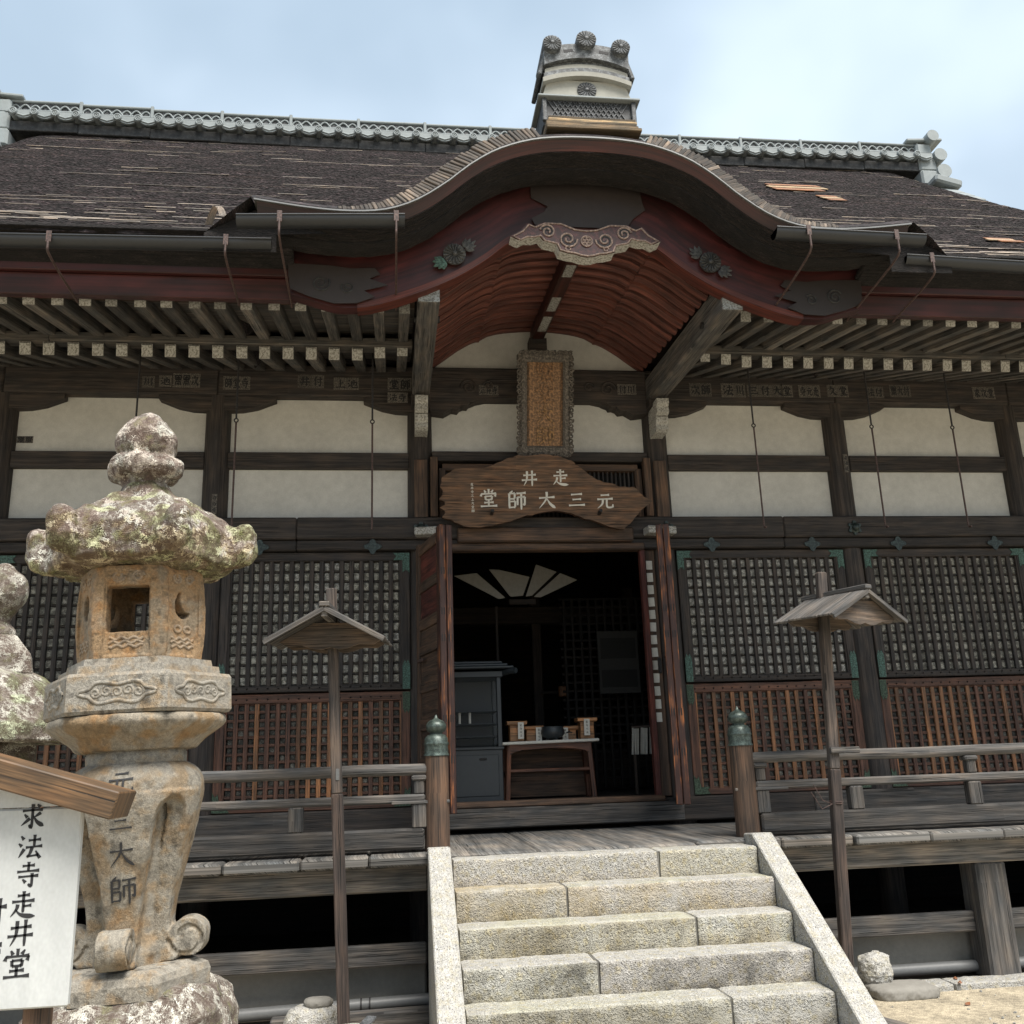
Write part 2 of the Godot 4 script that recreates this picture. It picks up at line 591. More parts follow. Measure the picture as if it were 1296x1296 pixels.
	mat("black_box", Color(0.035, 0.045, 0.055), 0.45, texs.mottle, null, 0.0, Vector3(2, 2, 2), true)
	mat("rib_red", Color(0.30, 0.115, 0.092), 0.6, texs.wood, texs.wood_bump, 0.3, wu)
	mat("lower_wood", Color(0.215, 0.105, 0.070), 0.7, texs.wood, texs.wood_bump, 0.3, wu)
	mat("crest_tile", Color(0.25, 0.27, 0.285), 0.65, texs.patchy, null, 0.0, Vector3(2.2, 2.2, 2.2), true)
	mat("bare_grey", Color(0.046, 0.037, 0.036), 0.6, texs.mottle, null, 0.0, Vector3(2, 2, 2), true)
	mat("crest_plaster", Color(0.44, 0.44, 0.405), 0.9, texs.mottle, null, 0.0, Vector3(1.2, 1.2, 1.2), true)
	mat("cell", Color(0.66, 0.64, 0.58), 0.9, texs.patchy, null, 0.0, Vector3(3, 3, 3), true)
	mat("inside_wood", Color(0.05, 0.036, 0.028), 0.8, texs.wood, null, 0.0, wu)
	var glass := mat("glass", Color(0.08, 0.09, 0.09), 0.05)
	glass.transparency = BaseMaterial3D.TRANSPARENCY_ALPHA
	glass.albedo_color.a = 0.06
	glass.metallic_specular = 0.12

# ---------------------------------------------------------------- brush lettering on a 100 x 100 square, y down
var glyphs := {}

func make_glyphs() -> void:
	glyphs.run = [["h", 28, 20, 72, 17], ["v", 50, 4, 50, 40], ["h", 10, 41, 90, 37], ["v", 51, 40, 51, 79], ["h", 51, 57, 80, 54], ["p", 31, 50, 27, 68, 8, 93], ["n", 24, 68, 40, 84, 62, 91, 96, 93]]
	glyphs.well = [["h", 14, 33, 88, 28], ["h", 5, 62, 95, 57], ["p", 36, 8, 34, 58, 16, 95], ["v", 66, 4, 66, 96]]
	glyphs.origin = [["h", 26, 20, 74, 17], ["h", 6, 43, 94, 39], ["p", 38, 42, 33, 70, 6, 94], ["v", 60, 41, 59, 74, 66, 88, 92, 87], ["d", 94, 70, 92, 88]]
	glyphs.three = [["h", 18, 22, 80, 18], ["h", 26, 50, 74, 47], ["h", 5, 83, 95, 79]]
	glyphs.great = [["h", 8, 39, 92, 33], ["p", 50, 5, 46, 46, 8, 95], ["n", 50, 40, 68, 70, 96, 93]]
	glyphs.teacher = [["d", 30, 2, 18, 15], ["v", 13, 16, 13, 93], ["h", 13, 17, 41, 15], ["v", 41, 15, 40, 43], ["h", 14, 44, 40, 43], ["h", 14, 58, 43, 56], ["v", 43, 56, 42, 87], ["h", 14, 88, 42, 86], ["h", 50, 16, 97, 12], ["v", 55, 35, 55, 76], ["h", 55, 36, 92, 33], ["v", 92, 33, 91, 72, 83, 68], ["v", 74, 14, 74, 99]]
	glyphs.hall = [["v", 50, 1, 50, 24], ["d", 26, 7, 34, 21], ["d", 74, 5, 64, 20], ["d", 12, 25, 8, 41], ["h", 12, 28, 90, 25], ["d", 90, 25, 83, 41], ["v", 32, 40, 34, 60], ["h", 32, 41, 68, 39], ["v", 68, 39, 66, 60], ["h", 34, 59, 66, 57], ["h", 26, 75, 76, 72], ["v", 50, 60, 50, 93], ["h", 7, 95, 95, 91]]
	glyphs.seek = [["h", 12, 29, 88, 25], ["v", 50, 4, 50, 90, 40, 82], ["d", 66, 5, 78, 16], ["d", 20, 42, 32, 55], ["p", 42, 58, 10, 86], ["p", 82, 37, 57, 55], ["n", 54, 48, 70, 72, 96, 89]]
	glyphs.law = [["d", 12, 8, 24, 22], ["d", 5, 37, 18, 48], ["p", 28, 58, 8, 92], ["h", 42, 26, 90, 22], ["v", 65, 4, 65, 50], ["h", 33, 53, 97, 48], ["p", 58, 52, 50, 78, 38, 89], ["h", 40, 88, 84, 82], ["d", 72, 66, 91, 95]]
	glyphs.temple = [["h", 26, 17, 74, 14], ["v", 50, 1, 50, 37], ["h", 7, 39, 93, 35], ["h", 13, 59, 91, 55], ["v", 66, 45, 66, 94, 53, 86], ["d", 30, 68, 43, 81]]
	glyphs.attach = [["p", 34, 4, 6, 46], ["v", 22, 30, 22, 97], ["h", 38, 34, 97, 30], ["v", 75, 6, 75, 93, 61, 85], ["d", 46, 50, 57, 66]]
	glyphs.river = [["p", 20, 8, 18, 60, 7, 94], ["v", 50, 14, 50, 84], ["v", 84, 5, 84, 97]]
	glyphs.up = [["v", 50, 5, 50, 90], ["h", 50, 44, 82, 41], ["h", 6, 91, 95, 88]]
	glyphs.long = [["p", 40, 5, 12, 50], ["h", 34, 26, 66, 23], ["p", 66, 24, 50, 62, 8, 95], ["n", 46, 52, 70, 78, 96, 94]]
	glyphs.pond = [["d", 12, 10, 24, 24], ["d", 5, 40, 18, 51], ["p", 28, 60, 8, 92], ["h", 34, 44, 90, 32], ["v", 90, 32, 87, 66, 76, 62], ["v", 64, 8, 64, 70], ["v", 45, 22, 45, 80, 54, 92, 95, 91], ["d", 96, 76, 95, 92]]
	glyphs.next = [["d", 10, 20, 24, 32], ["p", 30, 58, 8, 88], ["p", 50, 8, 34, 40], ["h", 46, 28, 88, 24], ["d", 88, 24, 78, 42], ["p", 64, 38, 58, 68, 30, 95], ["n", 62, 56, 76, 78, 97, 94]]
	glyphs.seal = [["h", 10, 8, 90, 8], ["v", 12, 8, 12, 44], ["v", 88, 8, 88, 44], ["v", 50, 8, 50, 60], ["h", 26, 26, 74, 26], ["v", 30, 26, 30, 52], ["v", 70, 26, 70, 52], ["h", 12, 44, 88, 44], ["h", 20, 62, 80, 62], ["v", 22, 62, 12, 96], ["v", 78, 62, 88, 96], ["v", 40, 70, 40, 94], ["v", 60, 70, 60, 94], ["h", 40, 82, 60, 82]]

# lays each stroke as a thin swelling ribbon; place turns (x, y, height) of the square into a point
func brush(g: Geo, key: String, place: Callable, weight := 11.0, thick := 0.003) -> void:
	for s in glyphs[key]:
		var pts := []
		for i in range(1, s.size(), 2):
			pts.append(Vector2(s[i], s[i + 1]))
		var line := []
		var steps := 5 if pts.size() > 2 else 6
		for i in pts.size() - 1:
			var p0: Vector2 = pts[maxi(i - 1, 0)]
			var p3: Vector2 = pts[mini(i + 2, pts.size() - 1)]
			for k in steps + (1 if i == pts.size() - 2 else 0):
				var t := float(k) / steps
				line.append(pts[i].cubic_interpolate(pts[i + 1], p0, p3, t) if pts.size() > 2 else pts[i].lerp(pts[i + 1], t))
		var left := []
		var right := []
		for i in line.size():
			var t := float(i) / (line.size() - 1)
			var k := 1.0
			match s[0]:
				"h": k = lerpf(0.72, 0.62, sin(t * PI)) + 0.42 * smoothstep(0.75, 0.95, t) + 0.2 * smoothstep(0.2, 0.0, t)
				"v": k = 0.86 + 0.24 * smoothstep(0.2, 0.0, t) - 0.3 * smoothstep(0.85, 1.0, t)
				"p": k = lerpf(1.1, 0.12, t * t)
				"n": k = 0.35 + 1.0 * smoothstep(0.0, 0.78, t) - 1.15 * smoothstep(0.8, 1.0, t)
				"d": k = lerpf(0.45, 1.15, t)
			var a: Vector2 = line[maxi(i - 1, 0)]
			var b: Vector2 = line[mini(i + 1, line.size() - 1)]
			var side := (b - a).normalized().orthogonal() * weight * 0.5 * k
			left.append(line[i] + side)
			right.append(line[i] - side)
		for i in line.size() - 1:
			var a: Vector3 = place.call(left[i], thick)
			var b: Vector3 = place.call(right[i], thick)
			var c: Vector3 = place.call(right[i + 1], thick)
			var d: Vector3 = place.call(left[i + 1], thick)
			var la: Vector3 = place.call(left[i], 0.0)
			var out := a - la
			g.quad_out(a, b, c, d, out)
			g.quad_out(a, d, place.call(left[i + 1], 0.0), la, a - b)
			g.quad_out(b, c, place.call(right[i + 1], 0.0), place.call(right[i], 0.0), b - a)

# a character on a flat face: centre, right and up directions, size
func flat_glyph(g: Geo, key: String, at: Vector3, right: Vector3, up: Vector3, size: float, weight := 11.0, thick := 0.003, size_y := 0.0) -> void:
	var nrm := right.cross(up).normalized()
	var sy := size_y if size_y > 0 else size
	brush(g, key, func(p: Vector2, h: float) -> Vector3:
		return at + right * ((p.x - 50) * 0.01 * size) - up * ((p.y - 50) * 0.01 * sy) + nrm * h, weight, thick)

# ---------------------------------------------------------------- rounded stone by surface nets
func nets(g: Geo, f: Callable, lo: Vector3, hi: Vector3, cell: float) -> void:
	var nx := int((hi.x - lo.x) / cell) + 2
	var ny := int((hi.y - lo.y) / cell) + 2
	var nz := int((hi.z - lo.z) / cell) + 2
	var val := PackedFloat32Array()
	val.resize(nx * ny * nz)
	var k := 0
	for z in nz:
		for y in ny:
			for x in nx:
				val[k] = f.call(lo + Vector3(x, y, z) * cell)
				k += 1
	var sx := 1
	var sy := nx
	var sz := nx * ny
	var at := {}
	var pos := PackedVector3Array()
	var nrm := PackedVector3Array()
	var offs := [0, sx, sy, sx + sy, sz, sz + sx, sz + sy, sz + sx + sy]
	var edges := [[0, 1], [2, 3], [4, 5], [6, 7], [0, 2], [1, 3], [4, 6], [5, 7], [0, 4], [1, 5], [2, 6], [3, 7]]
	for z in nz - 1:
		for y in ny - 1:
			for x in nx - 1:
				var i := x + y * sy + z * sz
				var neg := 0
				for o in offs:
					if val[i + o] < 0.0:
						neg += 1
				if neg == 0 or neg == 8:
					continue
				var sum := Vector3()
				var cnt := 0
				for e in edges:
					var a: float = val[i + offs[e[0]]]
					var b: float = val[i + offs[e[1]]]
					if (a < 0.0) != (b < 0.0):
						var t := a / (a - b)
						var p := Vector3(e[0] & 1, (e[0] >> 1) & 1, e[0] >> 2)
						var q := Vector3(e[1] & 1, (e[1] >> 1) & 1, e[1] >> 2)
						sum += p.lerp(q, t)
						cnt += 1
				var w := lo + (Vector3(x, y, z) + sum / cnt) * cell
				at[i] = pos.size()
				pos.append(w)
				var e2 := cell * 0.6
				nrm.append(Vector3(f.call(w + Vector3(e2, 0, 0)) - f.call(w - Vector3(e2, 0, 0)), f.call(w + Vector3(0, e2, 0)) - f.call(w - Vector3(0, e2, 0)), f.call(w + Vector3(0, 0, e2)) - f.call(w - Vector3(0, 0, e2))).normalized())
	for i in at:
		for ax in 3:
			var s: int = [sx, sy, sz][ax]
			var u: int = [sy, sz, sx][ax]
			var w: int = [sz, sx, sy][ax]
			if (val[i] < 0.0) == (val[i + s] < 0.0):
				continue
			if not (at.has(i - u) and at.has(i - w) and at.has(i - u - w)):
				continue
			var q := [at[i], at[i - u], at[i - u - w], at[i - w]]
			var out: Vector3 = nrm[q[0]] + nrm[q[1]] + nrm[q[2]] + nrm[q[3]]
			if (pos[q[2]] - pos[q[0]]).cross(pos[q[3]] - pos[q[1]]).dot(out) < 0:
				q.reverse()
			for j in [0, 2, 1, 0, 3, 2]:
				g.put(pos[q[j]], nrm[q[j]], Vector2(pos[q[j]].x, pos[q[j]].y))

func smin(a: float, b: float, k: float) -> float:
	var h := clampf(0.5 + 0.5 * (b - a) / k, 0.0, 1.0)
	return lerpf(b, a, h) - k * h * (1.0 - h)

func caps(p: Vector3, a: Vector3, b: Vector3, ra: float, rb: float) -> float:
	var d := b - a
	var t := clampf((p - a).dot(d) / d.length_squared(), 0.0, 1.0)
	return p.distance_to(a + d * t) - lerpf(ra, rb, t)

var rock_noise := noise(77, 4.0, 3)

func rock(called: String, parent: Node, m: Material, at: Vector3, size: Vector3, cell: float, rough := 0.25, sd := 0.0, square := 2.6) -> MeshInstance3D:
	var g := Geo.new()
	var f := func(p: Vector3) -> float:
		var q := (p / size).abs()
		var d := pow(pow(q.x, square) + pow(q.y, square) + pow(q.z, square), 1.0 / square) - 1.0
		var u := p / maxf(size.x, size.z) * 0.5 + Vector3(sd, sd * 0.7, sd * 1.3)
		return d * minf(size.x, minf(size.y, size.z)) + (rock_noise.get_noise_3dv(u * 0.6) * 0.9 + rock_noise.get_noise_3dv(u * 2.2) * 0.3) * rough * size.y
	nets(g, f, -size * 1.35, size * 1.35, cell)
	return obj(called, g, m, parent, at)

# ---------------------------------------------------------------- the hall: shared curves
const EAVE_Y := 5.42
const EAVE_Z := 2.75
const RIDGE_Z := -3.65

func rise(d: float) -> float:
	return 0.76 * d + 0.0133 * d * d

func roof_y(x: float, z: float) -> float:
	var d := EAVE_Z - z if z > RIDGE_Z else z - (2.0 * RIDGE_Z - EAVE_Z)
	var a := absf(x)
	var y := EAVE_Y + rise(d)
	if a > 6.3 and d > 2.0:
		y -= 0.42 * pow((a - 6.3) / 0.9, 2.0) * smoothstep(2.0, 3.2, d)
	if d <= 3.0:
		y = minf(y, EAVE_Y + rise(maxf(0.0, 9.4 - a)) + 3.0 * smoothstep(1.5, 3.0, d))
	return y

var EDGE := [[0.0, 6.20], [0.25, 6.19], [0.47, 6.155], [0.72, 6.06], [0.92, 5.925], [1.1, 5.765], [1.32, 5.61], [1.54, 5.525], [1.8, 5.503], [2.08, 5.52], [2.45, 5.57]]
var HAFU_TOP := [[0.0, 6.17], [0.35, 6.125], [0.57, 6.06], [0.75, 5.96], [0.95, 5.81], [1.16, 5.64], [1.4, 5.50], [1.7, 5.42], [1.94, 5.39], [2.3, 5.40]]
var HAFU_LOW := [[0.0, 5.74], [0.3, 5.715], [0.58, 5.62], [0.77, 5.465], [1.0, 5.31], [1.24, 5.19], [1.5, 5.09], [1.7, 5.035], [1.92, 5.03], [2.12, 5.09], [2.3, 5.14]]
var VAULT := [[0.0, 1.0], [0.2, 0.975], [0.4, 0.90], [0.6, 0.715], [0.75, 0.50], [0.88, 0.26], [1.0, 0.07], [1.1, 0.0]]

func edge_y(x: float) -> float:
	return lookup(EDGE, absf(x))

func vault_y(x: float, z: float) -> float:
	return 5.60 - 0.118 * z + 0.475 * lookup(VAULT, absf(x) / 1.12)

# a board that follows two curves across x, from z back to z - depth
func arch_board(g: Geo, top: Callable, low: Callable, half: float, z: float, depth: float, lean := 0.0, steps := 64) -> void:
	var ft := []
	var fb := []
	for i in steps + 1:
		var x := lerpf(-half, half, float(i) / steps)
		ft.append(Vector3(x, top.call(x), z))
		fb.append(Vector3(x, low.call(x), z - lean))
	var b := Vector3(0, 0, -depth)
	var fr := []
	var un := []
	var to := []
	var bk := []
	for i in steps + 1:
		fr.append(PackedVector3Array([fb[i], fb[i].lerp(ft[i], 0.5), ft[i]]))
		un.append(PackedVector3Array([fb[i] + b, fb[i]]))
		to.append(PackedVector3Array([ft[i], ft[i] + b]))
		bk.append(PackedVector3Array([ft[i] + b, fb[i] + b]))
	for rows in [fr, un, to, bk]:
		g.grid(rows)
	for e in [0, steps]:
		g.quad_out(fb[e], ft[e], ft[e] + b, fb[e] + b, Vector3(-1 if e == 0 else 1, 0, 0))

const POSTS := [-7.2, -5.2, -3.2, -1.22, 1.22, 3.2, 5.2, 7.2]

func build_hall() -> void:
	var hall := thing("temple_hall", "old dark timber temple hall with bark roof and arched porch gable", "temple")
	build_walls(hall)
	build_lattices(hall)
	build_door(hall)
	build_eaves(hall)
	build_roof(hall)
	build_porch(hall)
	build_crest(hall)
	build_gutters(hall)
	build_veranda(hall)
	build_stickers(hall)

func build_walls(hall: Node3D) -> void:
	var dark: Material = mats.dark_wood
	for x in POSTS:
		var p := hold("post", hall, Vector3(x, 0, -0.115))
		var g := Geo.new()
		g.uo = Vector2(r(0, 5), r(0, 5))
		g.tone = grey(r(0.8, 1.1))
		# an eight-sided shaft so that the arrises catch light
		g.tube([Vector3(0, 0.02, 0), Vector3(0, 2.6, 0), Vector3(0, 5.3, 0)], [0.128, 0.126, 0.122], 20)
		for i in g.uv.size():
			g.uv[i] = Vector2(g.uv[i].x, g.uv[i].y)
		obj("shaft", g, dark, p)
		# boat-shaped bearing block under the head beam
		var poly := PackedVector2Array()
		for t in [[-0.56, 0.15], [-0.56, 0.11], [-0.5, 0.085], [-0.38, 0.035], [-0.24, 0.005], [-0.14, 0.0], [0.14, 0.0], [0.24, 0.005], [0.38, 0.035], [0.5, 0.085], [0.56, 0.11], [0.56, 0.15]]:
			poly.append(Vector2(t[0], t[1] - 0.15))
		var k := Geo.new()
		k.uo = Vector2(r(0, 5), r(0, 5))
		k.prism(poly, 0.2, Transform3D(Basis(), Vector3(x, 5.297, -0.01)))
		obj("bearing_block", k, dark, hall)
	# beams, cut at the posts
	for i in POSTS.size() - 1:
		var a: float = POSTS[i]
		var b: float = POSTS[i + 1]
		var mid := (a + b) / 2
		var l := b - a
		obj("head_beam", bx(Vector3(mid, 5.465, -0.10), Vector3(l - 0.004, 0.33, 0.24), grey(r(1.15, 1.45)), Basis(), 0.012), dark, hall)
		var centre := i == 3
		if not centre:
			obj("tie_beam", bx(Vector3(mid, 4.645, -0.10), Vector3(l - 0.22, 0.165, 0.10), grey(r(0.7, 0.95))), dark, hall)
			obj("plaster_panel", bx(Vector3(mid, 5.01, -0.14), Vector3(l - 0.2, 0.60, 0.05), grey(r(0.97, 1.03))), mats.plaster, hall)
			obj("plaster_panel", bx(Vector3(mid, 4.295, -0.14), Vector3(l - 0.2, 0.56, 0.05), grey(r(0.97, 1.03))), mats.plaster, hall)
		else:
			obj("plaster_panel", bx(Vector3(mid, 5.01, -0.14), Vector3(l - 0.2, 0.60, 0.05)), mats.plaster, hall)
	# long rail over the shutters, in lengths
	for s in [[-7.3, -2.4], [-2.4, 2.45], [2.45, 7.3]]:
		obj("lintel_rail", bx(Vector3((s[0] + s[1]) / 2, 3.925, 0.0), Vector3(s[1] - s[0] - 0.003, 0.215, 0.15), grey(r(0.8, 0.95)), Basis(), 0.012), dark, hall)
		obj("lintel_strip", bx(Vector3((s[0] + s[1]) / 2, 3.765, -0.02), Vector3(s[1] - s[0] - 0.003, 0.10, 0.12), grey(r(0.6, 0.75)), Basis(), 0.01), dark, hall)
		obj("sill_beam", bx(Vector3((s[0] + s[1]) / 2, 1.235, -0.03), Vector3(s[1] - s[0] - 0.003, 0.21, 0.22), grey(r(0.5, 0.6)), Basis(), 0.012), mats.grey_wood if s[0] != -2.4 else dark, hall)
	# nail covers on the rail at each post
	for x in POSTS:
		var g := Geo.new()
		g.lathe(Vector3(), [[0.062, 0.0], [0.062, 0.012], [0.045, 0.02], [0.03, 0.045], [0.012, 0.055], [0.0, 0.056]], 6, true)
		for k in 6:
			var a := TAU * k / 6
			g.tube([Vector3(sin(a) * 0.058, 0, cos(a) * 0.058), Vector3(sin(a) * 0.058, 0.014, cos(a) * 0.058)], [0.022, 0.018], 8)
		var o := obj("nail_cover", g, mats.dark_bronze, hall, Vector3(x, 3.905, 0.077))
		o.rotation.x = PI / 2
	# centre bay above the door: frame, grille, twin side posts
	obj("transom_beam", bx(Vector3(0, 4.685, -0.08), Vector3(2.2, 0.10, 0.14), grey(0.8)), dark, hall)
	obj("transom_frame", bx(Vector3(0, 4.575, -0.085), Vector3(2.0, 0.07, 0.11), grey(1.1)), mats.brown_wood, hall)
	for s in [-1, 1]:
		obj("transom_frame", bx(Vector3(s * 1.0, 4.30, -0.085), Vector3(0.07, 0.53, 0.11), grey(0.9)), mats.brown_wood, hall)
		obj("side_post", bx(Vector3(s * 1.085, 4.36, -0.02), Vector3(0.075, 0.62, 0.08), grey(1.0)), mats.brown_wood, hall)
		obj("side_post", bx(Vector3(s * 1.215, 4.33, 0.005 + 0.02), Vector3(0.13, 0.60, 0.035), grey(1.0)), mats.brown_wood, hall)
		if s < 0:
			obj("door_jamb", bx(Vector3(s * 1.045, 2.53, -0.08), Vector3(0.10, 2.36, 0.16), grey(1.0)), mats.brown_wood, hall)
	for k in 44:
		var x := -0.955 + k * 0.0444
		obj("grille_bar", bx(Vector3(x, 4.30, -0.09), Vector3(0.018, 0.50, 0.02), grey(r(0.6, 1.0)), Basis(), 0.002), dark, hall)
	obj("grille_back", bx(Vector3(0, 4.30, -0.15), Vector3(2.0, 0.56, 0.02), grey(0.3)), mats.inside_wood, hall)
	obj("door_lintel", bx(Vector3(0, 3.845, 0.035), Vector3(1.74, 0.14, 0.16), grey(1.0), Basis(), 0.012), mats.brown_wood, hall)
	obj("door_lintel", bx(Vector3(0, 3.735, -0.01), Vector3(1.98, 0.07, 0.14), grey(1.35), Basis(), 0.012), mats.brown_wood, hall)
	obj("threshold", bx(Vector3(0, 1.34, -0.01), Vector3(2.0, 0.05, 0.26), grey(1.0), Basis(), 0.008), mats.brown_wood, hall)
	obj("threshold_board", bx(Vector3(0, 1.225, 0.10), Vector3(2.34, 0.17, 0.05), grey(0.65), Basis(), 0.008), mats.grey_wood, hall)
	# carved arched beam in the centre bay, with cloud ends
	var poly := PackedVector2Array()
	for t in [[-1.12, 0.24], [-1.12, -0.22], [-0.98, -0.24], [-0.90, -0.19], [-0.84, -0.20], [-0.80, -0.15], [-0.74, -0.155], [-0.71, -0.11], [-0.62, -0.09], [-0.55, -0.075], [0.55, -0.075], [0.62, -0.09], [0.71, -0.11], [0.74, -0.155], [0.80, -0.15], [0.84, -0.20], [0.90, -0.19], [0.98, -0.24], [1.12, -0.22], [1.12, 0.24]]:
		poly.append(Vector2(t[0], t[1]))
	var k := Geo.new()
	k.prism(poly, 0.2, Transform3D(Basis(), Vector3(0, 5.36, 0.05)))
	obj("rainbow_beam", k, dark, hall)
	for s in [-1, 1]:
		for c in [[0.72, 5.40, 0.085], [0.52, 5.42, 0.05]]:
			var g := Geo.new()
			var path := []
			for i in 26:
				var a := i * 0.4
				var q: float = c[2] * (1.0 - i / 30.0)
				path.append(Vector3(s * (c[0] + cos(a) * q), c[1] + sin(a) * q, 0.055))
			g.tube(path, [0.012], 6)
			obj("beam_scroll", g, dark, hall)
	# shaded body: floor, ceiling, back and side walls, all closed
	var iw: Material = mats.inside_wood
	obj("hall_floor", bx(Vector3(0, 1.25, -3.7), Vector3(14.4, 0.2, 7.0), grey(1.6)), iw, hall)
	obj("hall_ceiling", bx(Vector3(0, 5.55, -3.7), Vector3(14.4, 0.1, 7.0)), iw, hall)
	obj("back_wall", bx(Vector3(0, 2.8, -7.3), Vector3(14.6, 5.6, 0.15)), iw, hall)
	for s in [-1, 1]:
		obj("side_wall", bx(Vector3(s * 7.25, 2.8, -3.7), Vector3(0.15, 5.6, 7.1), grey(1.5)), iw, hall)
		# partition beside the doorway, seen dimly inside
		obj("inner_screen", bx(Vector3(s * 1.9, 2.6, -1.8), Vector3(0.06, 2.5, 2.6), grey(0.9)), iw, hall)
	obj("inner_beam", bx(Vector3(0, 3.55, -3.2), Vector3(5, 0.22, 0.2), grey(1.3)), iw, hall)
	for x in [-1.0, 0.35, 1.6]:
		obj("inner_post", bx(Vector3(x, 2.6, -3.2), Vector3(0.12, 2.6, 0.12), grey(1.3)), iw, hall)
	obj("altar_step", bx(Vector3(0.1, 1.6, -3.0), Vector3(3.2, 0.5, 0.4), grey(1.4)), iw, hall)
	# dim lattice on the right inside, behind the poster
	var lat := hold("inner_lattice", hall, Vector3(0, 0, -2.2))
	for i in 13:
		obj("bar", bx(Vector3(0.55 + i * 0.1, 2.5, 0), Vector3(0.03, 2.2, 0.03), grey(0.4), Basis(), 0.002), iw, lat)
	for i in 22:
		obj("bar", bx(Vector3(1.15, 1.5 + i * 0.1, -0.03), Vector3(1.3, 0.025, 0.025), grey(0.4), Basis(), 0.002), iw, lat)
	# front wall behind everything, above the ceiling line
	obj("upper_wall", bx(Vector3(0, 5.62, -0.2), Vector3(14.4, 0.06, 0.1), grey(0.8)), iw, hall)

